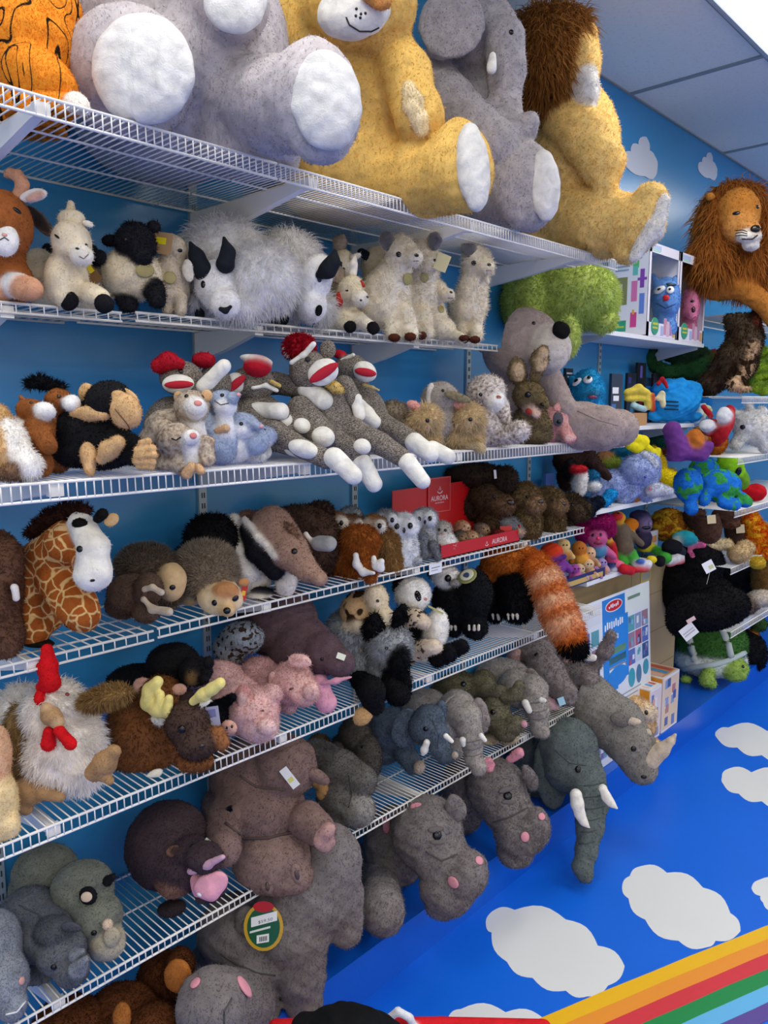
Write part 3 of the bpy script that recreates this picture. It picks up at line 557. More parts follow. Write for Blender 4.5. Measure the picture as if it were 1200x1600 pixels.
# ================================================================== second shelf: goats, lambs and alpacas
G2 = 'farm animal soft toys on the second shelf'
SH = F(4, 5000, g=.35, w=1.0, cj=.1, up=.4); FLUF = F(8, 5200, g=.2, w=1.2, j=.9, cl=30, ca=.5); LONG = F(26, 9000, seg=2, w=1.4, g=.5, j=.5, ca=.4, droop=.8, cj=.08)
CR = ('#efe1c2', '#f6efdf', '#1b1b20', '#8a7160', '#cbb48e')
def hoofs(t, *pts, col='#17171b', r=11):
    for x, y in pts: t.part('hoof', E(x, y, r, r, d=-28, rz=r * .7), cols=(col,), fur=F(2, 250), n=18)
t = Toy('plush_goat', 'brown goat with curled pink horns and white muzzle at the left end', 'soft toy', 30, 470, S2, k=.2, group=G2, cols=('#9c5a2c', '#f3efe8', '#d9a07c', '#c98f78'), fur=SH)
t.body(E(8, 352, 40, 52, d=-12), E(10, 405, 26, 40, d=6), E(8, 440, 42, 40, d=12), E(30, 448, 26, 20, d=-14, c=1), E(42, 452, 25, 20, d=-24, c=2, rz=18), E(-6, 455, 22, 20, d=-24, c=2, rz=18), E(-15, 400, 40, 60, d=30))
t.part('muzzle', E(8, 376, 21, 25, d=-42, c=1, rz=16)); mz = t.last; t.part('horn', K((30, 305, 10), (35, 288, 9), (28, 276, 8), (16, 271, 6), (9, 275, 3), d=-5, c=2), fur=F(2, 400))
t.part('ear', E(52, 306, 22, 10, 12, d=-6, c=1, rz=5), E(55, 308, 13, 5, 20, d=-10, c=3, rz=3)); t.bead('eye', 27, 330, 4); t.bead('nose', 7, 348 + 20, 4, 3, col='#d59a8c', on=mz); t.line('mouth', [(0, 376), (7, 372), (14, 377)], .8, on=mz); t.done()
t = Toy('plush_lamb', 'cream lamb with tall tuft and one big dark-lined ear, black hooves', 'soft toy', 110, 484, S2, k=.3, group=G2, cols=CR, fur=F(5, 3600, j=.8, cl=25, w=1.1))
t.body(E(112, 380, 30, 32, -15, d=-16), E(127, 402, 18, 17, d=-32, c=1), E(104, 440, 32, 48, d=0), E(62, 425, 26, 34, d=26), E(80, 462, 36, 24, d=10), K((80, 458, 18), (100, 468, 16, -26), c=0), K((140, 460, 17), (158, 468, 14, -14)), E(112, 345, 22, 14, d=-8), K((110, 345, 9), (111, 322, 6), c=0))
hoofs(t, (108, 473), (163, 477), r=15)
t.part('ear', E(64, 350, 30, 11, -50, d=-10, c=3, rz=4), E(60, 345, 24, 7, -50, d=-15, c=2, rz=3)); t.part('ear', E(137, 352, 9, 5, -20, d=-10, c=1, rz=4))
t.bead('eye', 89, 372, 5, 2, -35, '#2a1f1a'); t.bead('nostril', 121, 391, 3.5, 2, -15); t.bead('nostril', 135, 386, 2.5, 3); t.line('mouth', [(124, 403), (131, 407), (138, 400)], .7, '#8a6a5a'); t.done()
t = Toy('plush_sheep', 'lamb with black ears hidden behind the cream tufted lamb', 'soft toy', 140, 475, S2, k=.2, group=G2, cols=CR, fur=SH)
t.body(E(125, 395, 32, 28, d=60, c=2), E(130, 440, 36, 42, d=70)); t.part('ear', E(154, 393, 12, 12, d=30, c=2, rz=6)); t.part('ear', E(73, 382, 8, 10, d=50, c=2, rz=6)); t.card('price_tag', 146, 425, 22, 50, 38, '#7c5a36', 30, ((.55, .35, .9, .6, '#e7d21a'),)); t.done()
t = Toy('plush_sheep', 'cream lamb with curly black head and black legs', 'soft toy', 210, 478, S2, k=.2, group=G2, cols=CR, fur=F(7, 5200, j=1, cl=35, ca=.6, w=1.1, g=.1))
t.body(E(207, 430, 46, 40, d=8), E(212, 383, 31, 34, d=-8, c=2), E(221, 402, 16, 14, d=-24, c=2), E(190, 440, 28, 30, d=20), K((196, 455, 17), (200, 478, 14, -14), c=2), K((240, 452, 17), (246, 470, 13, -12), c=2))
t.part('ear', E(172, 377, 14, 10, d=2, c=2, rz=6)); t.part('ear', E(240, 355, 11, 10, d=2, c=2, rz=6)); t.bead('eye', 196, 375, 3.2, col='#1a1208'); t.bead('medallion', 226, 424, 12, 11, col='#a3945a', flat=.15, rough=.4, out=1.5); t.done()
t = Toy('plush_sheep', 'beige lamb with brown hanging tag squeezed beside the black-headed lamb', 'soft toy', 270, 484, S2, k=.2, group=G2, cols=('#d8c8ae', '#efe7da', '#9a8064', '#4a2a1c'), fur=SH)
t.body(E(272, 385, 20, 22, d=20), E(268, 435, 28, 50, d=26), K((262, 460, 10, 4), (262, 478, 9, 0)), K((282, 460, 10, 4), (282, 480, 9, 0))); t.part('ear', E(294, 418, 9, 18, 10, d=2, c=1, rz=4)); t.bead('medallion', 265, 429, 10, 10, col='#a3945a', flat=.15, rough=.4, out=1.5)
t.card('price_tag', 258, 382, 38, 33, -8, '#a8855c', 22, ((.35, .45, .75, .75, '#e7d21a'),)); t.bead('eye', 281, 386, 3); t.done()
MG = ('#f3f1ee', '#e9e6e0', '#20242a', '#cfc9c0')
t = Toy('plush_mountain_goat', 'big white shaggy goat with two upright black horns', 'soft toy', 340, 494, S2, k=.35, group=G2, cols=MG, fur=F(22, 9000, seg=2, w=1.3, g=.45, j=.5, ca=.4, droop=.8, cj=.06, skip=()), n=76)
t.body(E(350, 400, 68, 62, d=50), E(405, 430, 60, 52, d=30), E(330, 440, 40, 46, d=20), E(375, 470, 40, 24, d=0))
t.part('head', E(338, 440, 34, 40, 12, d=-34, rz=30), E(352, 468, 24, 24, d=-48), n=44, fur=F(5, 3000, g=.5, up=.4)); hd = t.last
t.part('beard', E(305, 464, 10, 14, d=-20), fur=F(12, 700, seg=2, g=.9)); t.part('horn', K((318, 418, 15), (307, 394, 11), (297, 373, 3), d=-56, c=2), fur=None, lump=0); t.part('horn', K((352, 406, 14), (356, 388, 10), (350, 366, 3), d=-50, c=2), fur=None, lump=0)
t.part('ear', E(300, 412, 9, 14, 30, d=-10, c=0, rz=4), fur=SH); t.bead('eye', 317, 438, 4, 6, on=hd); t.part('nose', K((345, 477, 3), (352, 480, 3), (360, 473, 3), d=-74, c=2), fur=None, n=18); t.part('hoof', E(312, 484, 8, 9, d=-20, c=2), fur=None, n=18); t.done()
t = Toy('plush_mountain_goat', 'white shaggy goat lying with lowered head and black nose, right of the horned one', 'soft toy', 470, 502, S2, k=.3, group=G2, cols=MG, fur=F(20, 7000, seg=2, w=1.3, g=.45, j=.5, ca=.4, droop=.8, cj=.06), n=70)
t.body(E(450, 405, 54, 52, d=40), E(440, 455, 40, 38, d=30), E(500, 470, 22, 24, d=10, c=1))
t.part('head', E(492, 425, 27, 40, -22, d=-20, rz=28), E(487, 468, 24, 26, -10, d=-28), n=44, fur=F(4, 2600, g=.5, up=.4)); hd = t.last
t.part('horn', K((500, 418, 7), (512, 410, 12), (520, 398, 10), (523, 382, 4), d=-44, c=2), fur=None, lump=0); t.bead('eye', 499, 425, 3.5, 5, on=hd); t.bead('nose', 498, 474, 5, 9, -15, on=hd, fabricky=True); t.part('foreleg', K((415, 470, 14, 10), (432, 480, 14, -6)), fur=SH)
t.part('hoof', E(434, 488, 17, 13, 5, d=-16, c=2), fur=F(2, 300), n=20); t.part('hoof', E(404, 492, 12, 9, d=-2, c=2), fur=F(2, 300), n=20); t.line('mouth', [(477, 492), (483, 496), (492, 494)], 1, on=hd); t.done()
KID = ('#ebdfc2', '#f4ecdb', '#20242c', '#a39280', '#b5322e')
t = Toy('plush_goat', 'cream kid standing behind, both pale ears spread', 'soft toy', 535, 492, S2, k=.2, group=G2, cols=KID, fur=SH)
t.body(E(535, 398, 17, 20, -10, d=46), E(541, 410, 12, 12, d=38, c=1), K((530, 415, 16, 56), (525, 450, 24, 70)), E(530, 460, 26, 30, d=76)); t.part('ear', K((528, 380, 5), (531, 366, 8), (535, 357, 4), d=40, c=3, fl=.5)); t.part('ear', E(556, 388, 9, 5, 20, d=36, c=1, rz=3))
t.part('horn', K((516, 418, 12), (524, 402, 9), (522, 386, 4), d=20, c=2), fur=None); t.bead('eye', 532, 399, 3); t.bead('nose', 537, 408, 2.4); t.done()
t = Toy('plush_fawn', 'beige kid behind the alpacas with a dark ear', 'soft toy', 580, 490, S2, k=.2, group=G2, cols=KID, fur=SH)
t.body(E(588, 400, 24, 26, d=56), E(590, 445, 28, 44, d=66)); t.part('ear', E(570, 386, 12, 7, -30, d=34, c=2, rz=3)); t.done()
t = Toy('plush_goat', 'small cream kid lying with red ribbon, short horn and black hooves', 'soft toy', 545, 512, S2, k=.35, group=G2, cols=KID, fur=SH)
t.body(E(549, 450, 20, 22, -20, d=-6), E(563, 464, 14, 13, d=-22, c=1), K((540, 462, 16), (535, 490, 24, 8)), E(520, 490, 28, 24, d=14), E(545, 497, 28, 16, d=2), K((520, 500, 11, 2), (540, 505, 11, -10), c=1), K((560, 498, 11, 0), (576, 506, 10, -6), c=1))
hoofs(t, (547, 507), (583, 510), r=10); t.part('ear', K((531, 435, 5), (526, 424, 10), (523, 416, 5), d=-2, c=3, fl=.4)); t.part('ear', E(544, 446, 9, 4, -35, d=-16, c=1, rz=3)); t.part('horn', K((551, 424, 6), (553, 410, 5), (554, 399, 2), d=-4, c=1), fur=None)
t.part('ribbon', K((529, 455, 3), (530, 470, 4), (528, 478, 2), d=-22, c=4), K((564, 436, 2), (568, 444, 2.5), d=-10, c=4), fur=None, n=22); t.bead('eye', 542, 451, 2.5, 1.5); t.bead('nostril', 564, 466, 2); t.bead('nostril', 574, 461, 2); t.done()
AL = ('#f3e9d2', '#f6ecd4', '#51505a', '#5a2e1f', '#a59a5c')
def alpaca(lab, x, y, hx, hy, s=1, legs=(), hooves=(), body=(), ears=(), muz=(17, 6), med=None, k=.3, fur=FLUF):
    t = Toy('plush_alpaca', lab, 'soft toy', x, y, S2, Y=-.295, k=k, group=G2, cols=AL, fur=fur, n=60)
    t.body(*body, E(hx, hy, 24 * s, 22 * s, -10, d=-8, c=1), E(hx - 4 * s, hy - 17 * s, 18 * s, 10 * s, d=-4), E(hx + muz[0] * s, hy + muz[1] * s, 15 * s, 13 * s, d=-20, c=1), *[K(*l, c=1) for l in legs])
    for a in hooves: t.part('hoof', E(a[0], a[1], 9 * s, 6 * s, d=-20, rz=8, c=3), fur=F(2, 200), n=18)
    for a in ears: t.part('ear', K((a[0], a[1] - 2 * s, 5 * s), (a[0] + a[2] * .5, a[1] - 14 * s, 8.5 * s), (a[0] + a[2], a[1] - 25 * s, 3 * s), d=-20, c=1, fl=.45), K((a[0] + 1, a[1] - 6 * s, 4 * s), (a[0] + a[2] * .6, a[1] - 14 * s, 6.5 * s), (a[0] + a[2] * .9, a[1] - 21 * s, 2.5 * s), d=-25, c=2, fl=.4), fur=F(2, 200))
    t.bead('eye', hx - 5 * s, hy + 1 * s, 4.2 * s); t.bead('nostril', hx + muz[0] * s + 5, hy + muz[1] * s - 4, 3.6 * s, 2.6 * s, -10); t.line('mouth', [(hx + muz[0] * s, hy + muz[1] * s + 5), (hx + muz[0] * s + 8, hy + muz[1] * s + 5)], .7, '#8a6a5a')
    if med: t.bead('medallion', med[0], med[1], 7 * s, 9 * s, col='#a59a5c', flat=.2, rough=.4, out=1.5)
    return t
alpaca('fluffy white alpaca, the front one of the tall pair, dark ear raised', 620, 515, 628, 384, 1.05, [((614, 478, 15, 0), (616, 510, 13, -8)), ((634, 478, 15, 0), (641, 508, 13, -6))], [(616, 516), (641, 514)], [K((620, 405, 24, 0), (606, 435, 36, 6)), E(600, 462, 44, 40, d=14), E(577, 470, 30, 34, d=34)], [(606, 378, -2)], med=(636, 424)).done()
t = alpaca('fluffy white alpaca with paper tag, half hidden behind the front tall alpaca', 660, 520, 662, 397, .95, [((650, 488, 12, 8), (654, 516, 11, 2)), ((664, 488, 12, 8), (667, 514, 11, 2))], [(658, 520)], [K((662, 420, 23, 18), (655, 450, 30, 26)), E(652, 470, 32, 30, d=34)], [(678, 385, 3)], (14, 10), med=(663, 429)); t.card('paper_tag', 688, 408, 20, 26, -22, '#dcd2a2', 8); t.done()
alpaca('small white alpaca lying down between the tall alpacas', 700, 524, 684, 452, .72, [((695, 512, 9, 2), (720, 522, 8, -6))], [(724, 523)], [E(678, 490, 20, 30, d=12), E(690, 508, 22, 18, d=6)], [], (22, 4), med=(689, 478), fur=SH).done()
t = alpaca('single white alpaca standing at the right end of the second shelf', 735, 528, 745, 406, .95, [((724, 496, 10, 4), (722, 522, 9, 0)), ((744, 496, 10, 2), (744, 522, 9, -4))], [(726, 526), (742, 527)], [K((744, 425, 20, 0), (738, 450, 23, 4)), E(734, 474, 27, 30, d=10), E(718, 480, 18, 28, d=22)], [(735, 397, -4)], (15, 8)); t.part('ribbon', K((758, 428, 3), (762, 436, 4), d=-16, c=0), fur=None, n=18); t.done()
# ================================================================== third shelf: horses, chimpanzee, ferrets, rats, sock monkeys, rabbits, bear
G3 = 'soft toys on the third shelf'; GM = 'sock monkeys on the third shelf'
HO = ('#8a5228', '#f2f0ec', '#15151a', '#6b4228')
t = Toy('plush_dog', 'white and brown dog cut off by the left edge of the picture', 'soft toy', 15, 752, S3, k=.4, group=G3, cols=('#d8b27a', '#f5f2ec', '#8a6a50', '#a97848'), fur=F(9, 4600, seg=2, g=.5))
t.body(E(-10, 690, 32, 60, d=10), E(4, 700, 17, 34, 10, d=-16, c=0), E(25, 700, 20, 46, 18, d=10, c=1), E(46, 728, 18, 22, d=4, c=1), E(22, 735, 26, 16, d=-10, c=2), E(38, 715, 12, 20, d=0, c=1)); t.done()
t = Toy('plush_horse', 'brown and white pony in front, nearer to the black chimpanzee', 'soft toy', 55, 735, S3, k=.5, group=G3, cols=HO, fur=SH)
t.body(E(50, 636, 24, 19, -10, d=30), E(70, 636, 17, 13, -25, d=20, c=1), E(36, 690, 34, 48, d=30, c=1), E(62, 668, 24, 24, d=22), E(20, 672, 14, 22, d=22), K((62, 670, 14, 10), (75, 690, 14, 0)), E(62, 718, 20, 20, d=12), K((60, 700, 15, 12), (64, 725, 14, 6))); t.bead('eye', 48, 623, 2.5); t.part('ear', K((38, 622, 4), (32, 614, 2), d=20), fur=None, n=16); t.done()
t = Toy('plush_horse', 'brown pony with black mane standing behind the white-chested pony', 'soft toy', 95, 735, S3, k=.5, group=G3, cols=HO, fur=SH)
t.body(E(92, 625, 22, 22, d=30), E(112, 627, 14, 14, -20, d=22, c=1), E(88, 665, 26, 40, d=40), E(90, 700, 24, 36, d=50)); t.bead('eye', 92, 616, 3); t.part('mane', K((45, 598, 7), (62, 594, 9), (80, 600, 6), (98, 602, 5), d=34, c=2), fur=F(12, 900, seg=2, g=-.5, comb=(0, 0, .6), j=.9)); t.done()
t = Toy('plush_chimpanzee', 'black chimpanzee with tan face, ears, hands and feet', 'soft toy', 155, 730, S3, k=.2, group=G3, cols=('#17171a', '#d5ae7c', '#c19a68'), fur=F(4, 7000, g=.3), n=70)
t.body(E(140, 675, 60, 52, d=12), E(172, 632, 38, 36, d=-8), K((120, 650, 26, 0), (108, 680, 28, -10), (130, 705, 20, -20)), K((165, 690, 24, -10), (180, 688, 20, -20)), E(125, 708, 46, 24, d=-8), K((195, 700, 26, 0), (225, 712, 18, -14)), E(160, 715, 40, 20, d=-6))
t.part('face', E(197, 645, 24, 27, 10, d=-36, c=1, rz=20), E(186, 622, 14, 10, -30, d=-32, c=1, rz=8), n=40, label='tan face'); fc = t.last; t.line('mouth', [(180, 640), (190, 652), (200, 665), (203, 671)], .9, '#6b4a2c', on=fc)
t.part('ear', E(135, 614, 13, 14, d=-14, c=1, rz=5), E(136, 615, 7, 8, d=-20, c=2, rz=3)); t.part('ear', E(202, 620, 18, 9, -38, d=-10, c=1, rz=5))
t.part('hand', K((116, 646, 8), (140, 647, 11), (165, 650, 7), d=-38, c=1)); t.part('foot', E(138, 712, 13, 21, 6, d=-42, c=1, rz=11), E(141, 735, 8, 10, d=-46, c=1), n=32); t.part('foot', K((160, 718, 8), (170, 704, 14), (184, 692, 11), d=-44, c=1), n=32)
t.part('hand', E(226, 708, 15, 16, d=-34, c=1), K((213, 722, 5), (238, 722, 6), d=-42, c=1), K((214, 713, 5), (240, 712, 6), d=-44, c=1), K((214, 704, 5), (238, 702, 6), d=-42, c=1), K((216, 730, 4), (236, 730, 5), d=-40, c=1), K((222, 694, 6), (232, 690, 5), d=-40, c=1), n=40, blend=3); t.done()
FE = ('#c9baa6', ('#f6f4f0',), ('#d9b183',), ('#e59a94',))
t = Toy('plush_ferret', 'mottled brown ferret with white chest sitting upright, tail to the left', 'soft toy', 290, 720, S3, k=.3, group=G3, cols=FE, mat='mottle', fur=SH, n=66)
t.body(E(299, 628, 27, 26, d=-4), E(305, 630, 17, 17, d=-20, c=1), K((300, 650, 18), (308, 685, 18, 8), c=1), E(262, 655, 36, 24, 12, d=14), E(245, 690, 30, 30, d=26), E(290, 675, 30, 34, d=18)); t.part('ear', E(279, 612, 8, 9, d=-4, c=2, rz=4)); t.part('ear', E(323, 610, 9, 9, d=0, c=2, rz=4))
t.part('muzzle', E(306, 627, 15, 14, d=-34, c=1)); mz = t.last; t.bead('nose', 309, 622, 6, 5, col='#e2968f', on=mz, fabricky=True); t.bead('eye', 291, 611, 3.5); t.bead('eye', 317, 612, 2.5); t.part('paw', K((318, 684, 6), (328, 682, 7), d=-16, c=2)); t.part('tail', K((228, 678, 9, 8), (240, 665, 11, 6), c=0)); t.done()
t = Toy('plush_ferret', 'mottled brown ferret slumped over the front edge below the upright one', 'soft toy', 290, 745, S3, Y=Y3 + .0, k=.2, group=G3, cols=FE, mat='mottle', fur=SH, n=66)
t.body(E(275, 692, 30, 30, d=0), E(298, 690, 13, 16, d=-22, c=1), K((300, 700, 14, -16), (300, 722, 10, -20), c=1), K((250, 675, 22, 10), (235, 700, 24, 14)), K((320, 695, 13, -8), (324, 720, 12, -14)), K((262, 725, 14, -4), (285, 732, 13, -16)), K((240, 720, 14, 6), (262, 732, 13, -4)), E(290, 720, 30, 20, d=4))
t.part('muzzle', E(299, 686, 13, 12, d=-36, c=1)); mz = t.last; t.bead('nose', 302, 683, 5.5, 5, col='#e08a88', on=mz, fabricky=True); t.part('ear', E(250, 688, 6, 9, d=-12, c=2, rz=3)); t.line('sleepy_eye', [(268, 687), (275, 690), (283, 685)], 1.1); t.line('sleepy_eye', [(309, 680), (315, 681)], 1)
t.part('paw', K((292, 742, 8), (300, 732, 8), d=-38, c=2)); t.part('paw', K((310, 732, 6), (314, 738, 6), d=-36, c=2)); t.done()
RA = ('#a9b6cc', '#f4f4f4', '#d9b28a', '#e39a9a', '#6c625e')
t = Toy('plush_rat', 'blue-grey rat sitting upright next to the ferrets', 'soft toy', 345, 718, S3, k=.3, group=G3, cols=RA, fur=SH)
t.body(E(348, 619, 22, 15, -8, d=0), K((365, 616, 10, -12), (372, 612, 5, -14)), E(352, 630, 17, 14, d=-8, c=1), K((350, 640, 12, -2), (352, 670, 17, 4), c=1), E(330, 665, 16, 34, 10, d=8), E(345, 690, 28, 30, d=10)); t.bead('eye', 347, 612, 3.5); t.bead('nose', 373, 611, 3, col='#e39a9a'); t.part('paw', K((340, 667, 5), (352, 664, 6), d=-14, c=2)); t.line('mouth', [(335, 620), (345, 627), (358, 624)], .7); t.done()
t = Toy('plush_rat', 'blue-grey rat lying low with round dark ear, in front of the upright rat', 'soft toy', 375, 722, S3, k=.3, group=G3, cols=RA, fur=SH)
t.body(E(378, 662, 24, 17, d=-6), K((395, 664, 10, -14), (408, 668, 5, -16)), E(376, 673, 21, 12, d=-14, c=1), E(362, 700, 34, 24, d=0, c=1), E(345, 702, 16, 24, d=0, c=0), E(400, 690, 20, 22, d=6)); t.part('ear', E(357, 658, 6, 6, d=-14, c=4, rz=3), fur=None); t.bead('eye', 377, 663, 3.2); t.bead('nose', 408, 667, 3.2, col='#e39a9a'); t.part('foot', K((335, 722, 5), (352, 723, 5), d=-14, c=2)); t.done()
t = Toy('plush_cat', 'small pale blue-faced animal with white belly lying beside the rats', 'soft toy', 415, 722, S3, k=.3, group=G3, cols=('#bcc6dc', ('#f6f5f2',)), fur=SH)
t.body(E(412, 682, 20, 15, d=-10, c=0), E(405, 690, 18, 13, d=-18, c=1), E(400, 712, 18, 14, d=-10, c=1)); t.bead('eye', 413, 665 + 7, 2.6); t.done()
# ---- sock monkeys: brown-grey knit, cream ends, red mouths and hats
SM = ('#4f463d', ('#f0ede2',), ('#b3182a',), ('#211d1c',))
def limb(t, pts, end, **kw): t.add('limb', [K(*pts)], n=40, **kw); t.add('cream_end', [K(*end, c=1)], n=26)
MK = dict(group=GM, cols=SM, mat='knit', fur=None)
def monkey(lab, x, y, k=.1): return Toy('sock_monkey', lab, 'soft toy', x, y, S3, k=k, blend=4, n=60, lump=.6, **MK)
def mouthpiece(t, x, y, rx, ry, a, d, ra=None):
    t.add('mouth', [E(x, y, rx, ry, a, d=d, c=1, rz=min(rx, ry) * .8)], n=40); on = t.last; t.bead('red_lips', x + 1, y + 1, rx * .93, ry * .42, (a if ra is None else ra), '#b8142c', .5, .85, on=on, out=.1); t.line('lip_seam', [(x - rx * .5, y + (.5 * rx * math.tan(math.radians(a if ra is None else ra)))), (x + rx * .5, y - (.5 * rx * math.tan(math.radians(a if ra is None else ra))))], .6, '#5c0a14', on=on, out=3.2)
t = monkey('sock monkey sitting at the very back left with red hat and raised cream arm', 300, 700)
t.body(E(283, 580, 34, 28, d=60), E(270, 660, 45, 52, d=80), K((300, 610, 16, 56), (322, 600, 14, 40))); mouthpiece(t, 278, 588, 25, 15, 2, 28); t.add('hat', [K((248, 560, 12), (262, 552, 14), (280, 556, 8), d=30, c=2)], n=24, fur=F(4, 600)); t.add('cream_end', [K((318, 592, 12), (350, 560, 11), d=34, c=1)], n=26); t.bead('eye', 282, 568, 4); t.done()
t = monkey('sock monkey leaning far back with red cap left of the upright sock monkeys', 400, 700)
t.body(E(395, 585, 34, 28, d=70), E(400, 650, 50, 50, d=90)); mouthpiece(t, 368, 584, 16, 16, 40, 44); t.add('hat', [E(402, 558, 22, 17, d=40, c=2), E(400, 548, 26, 7, -10, d=42, c=1)], n=30); t.add('cream_band', [K((395, 592, 3), (415, 588, 3.5), (432, 596, 3), d=36, c=1)], n=20); t.add('ribbon', [K((424, 582, 3), (436, 588, 3), d=30, c=0)], cols=('#c8a431',), n=16); t.done()
t = monkey('red-hatted sock monkey at the back, right beside the raised cream arm', 340, 700)
t.body(E(335, 585, 26, 30, d=84), E(340, 640, 34, 50, d=96)); t.add('hat', [E(318, 548, 18, 12, d=64, c=2)], n=22, fur=F(4, 300)); t.done()
t = monkey('sock monkey lying flat behind, only its arms and cream hands showing', 450, 712)
t.body(E(430, 670, 60, 28, d=40), K((470, 640, 22, 40), (500, 680, 26, 36)))
limb(t, [(425, 690, 15, 0), (460, 700, 14, -8)], [(458, 698, 15, -12), (486, 708, 14, -16)]); limb(t, [(415, 648, 13, 10), (440, 645, 13, 0)], [(385, 640, 12, 10), (438, 644, 14, -6)])
for x, y, r in ((442, 658, 14), (472, 666, 12), (505, 683, 16), (566, 698, 12), (390, 712, 14)): t.add('cream_end', [E(x, y, r * 1.15, r, -20, d=10, c=1)], n=20)
t.done()
t = monkey('sock monkey sitting on the right with cream hand in its lap, face turned right', 590, 705, .3)
t.body(E(548, 570, 27, 24, d=24), K((552, 595, 22, 26), (575, 630, 26, 22), (590, 665, 26, 20))); t.add('ear', [E(535, 572, 10, 13, d=8, rz=5)], n=18)
mouthpiece(t, 570, 573, 19, 16, -25, -8, -10); t.add('hat', [E(530, 546, 12, 7, -10, d=14, c=2), K((534, 556, 3), (552, 547, 3), d=6, c=1)], n=24); t.add('ribbon', [K((568, 594, 3), (582, 598, 3), (592, 602, 2), d=-6, c=0)], cols=('#b9a05c',), n=16)
limb(t, [(545, 600, 14, 10), (558, 622, 14, 2)], [(560, 626, 12, -4), (572, 640, 13, -8), (585, 652, 11, -10)]); limb(t, [(595, 655, 19, 10), (640, 680, 16, -10)], [(648, 684, 15, -22), (672, 702, 13, -26)]); limb(t, [(570, 670, 16, 20), (610, 682, 14, 10)], [(600, 680, 13, 4), (632, 694, 13, -6)]); t.add('cream_end', [K((676, 694, 13), (700, 706, 12), d=-6, c=1)], n=24); t.done()
t = monkey('big front sock monkey with red pompom hat and long legs dangling over the edge', 525, 712, .15)
t.body(E(484, 588, 32, 36, 20, d=-20), K((512, 625, 30, -6), (520, 660, 33, -6), (528, 690, 30, -6)), E(535, 700, 26, 14, d=-6)); t.add('ear', [E(512, 553, 13, 16, d=-16, rz=6)], n=20); t.add('ear', [E(462, 618, 10, 14, d=-12, rz=6)], n=20)
mouthpiece(t, 505, 588, 25, 20, 32, -48); t.add('hat', [E(468, 548, 22, 17, d=-28, c=2), E(456, 556, 12, 8, d=-26, c=2)], n=32, fur=F(9, 1200, seg=2, w=2.4, g=.2, comb=(.2, 0, .1))); t.add('cream_band', [K((450, 560, 6), (446, 552, 5), d=-30, c=1), K((456, 573, 4), (474, 562, 4.5), (490, 544, 4), d=-44, c=1)], n=30)
t.bead('eye', 481, 569, 4.5, rough=.5, out=1.2); t.bead('eye', 495, 554, 4, rough=.5, out=1.2); t.add('bow_tie', [K((514, 606, 7), (524, 612, 8), (532, 616, 6), d=-40, c=0)], cols=('#d9b13a',), n=20, fur=F(4, 160, w=2.5, tip='#2a2a30'))
limb(t, [(400, 610, 17, 6), (430, 605, 17, -4), (470, 612, 16, -22)], [(480, 614, 15, -30), (505, 632, 15, -36)]); limb(t, [(538, 608, 15, -4), (552, 630, 13, -8)], [(556, 630, 10, -10), (562, 655, 9, -12)]); t.add('hip_arm', [K((330, 615, 16, 30), (400, 608, 17, 10))], n=30)
limb(t, [(525, 690, 22, -20), (548, 708, 18, -30), (562, 722, 16, -34)], [(566, 730, 15, -40), (584, 762, 13, -46)]); limb(t, [(545, 675, 20, -16), (595, 700, 17, -30), (632, 724, 14, -40)], [(636, 728, 14, -44), (660, 758, 12, -50)]); t.done()
t = monkey('sock monkey legs stretched across the shelf in front, cream feet over the edge', 450, 724)
t.body(K((395, 668, 16, 0), (430, 675, 18, -6), (470, 700, 16, -16))); limb(t, [(470, 700, 16, -16), (510, 718, 15, -26)], [(522, 716, 16, -36), (552, 744, 14, -42)]); t.add('cream_end', [E(474, 702, 24, 14, -18, d=-34, c=1)], n=26); t.add('cream_end', [K((388, 712, 13), (412, 706, 13), d=-18, c=1)], n=26); t.done()
# ---- rabbits and others
AN = ('#e0cba2', '#efe0c0', '#e6aaa0', '#8f7f6a')
for lab, x, y, ex, ey in (('fluffy beige angora rabbit, the left one of the front pair', 655, 660, 647, 631), ('fluffy beige angora rabbit, right of its twin, pink ear showing', 722, 662, 717, 634)):
    t = Toy('plush_rabbit', lab, 'soft toy', x, 700, S3, k=.3, group=G3, cols=AN, fur=F(13, 6500, seg=2, w=1.2, j=.8, ca=.5, g=.35, droop=.6, cj=.1), n=50)
    t.body(E(x - 14, y + 10, 34, 28, d=10), E(x + 10, y - 5, 24, 24, d=-6), E(x, y + 24, 32, 14, d=0)); t.part('ear', E(ex, ey, 12, 6, -25, d=-20, c=2, rz=4), fur=F(3, 200)); t.bead('eye', x + 12, y - 5, 3.4, out=4); t.part('paw', K((x + 10, y + 34, 7, -12), (x + 30, y + 40, 6, -16), c=1), fur=SH); t.done()
t = Toy('plush_animal', 'small out-of-sight brown furry toy beside the sock monkey', 'soft toy', 618, 700, S3, k=.2, group=G3, cols=('#8a7d68',), fur=F(8, 1800, seg=2)); t.body(E(616, 640, 22, 20, d=40), E(620, 670, 24, 28, d=50)); t.done()
t = Toy('plush_rabbit', 'grey lop-eared rabbit behind the angora pair', 'soft toy', 690, 695, S3, k=.2, group=G3, cols=('#a89f96', '#e4ddd6', '#8f8468'), fur=SH); t.body(E(688, 618, 30, 26, d=36), E(690, 655, 32, 40, d=50)); t.part('ear', E(672, 612, 6, 20, -8, d=14, c=1, rz=4)); t.part('ear', E(715, 616, 22, 7, -18, d=6, c=2, rz=5)); t.bead('eye', 692, 606, 2.5); t.done()
LP = ('#e9e0d8', ('#fbf8f4',), '#b0806a')
t = Toy('plush_rabbit', 'white and brown speckled lop rabbit sitting with feet out', 'soft toy', 765, 694, S3, k=.25, group=G3, cols=LP, mat='mottle', fur=F(6, 4200, j=.8, cl=30), n=66)
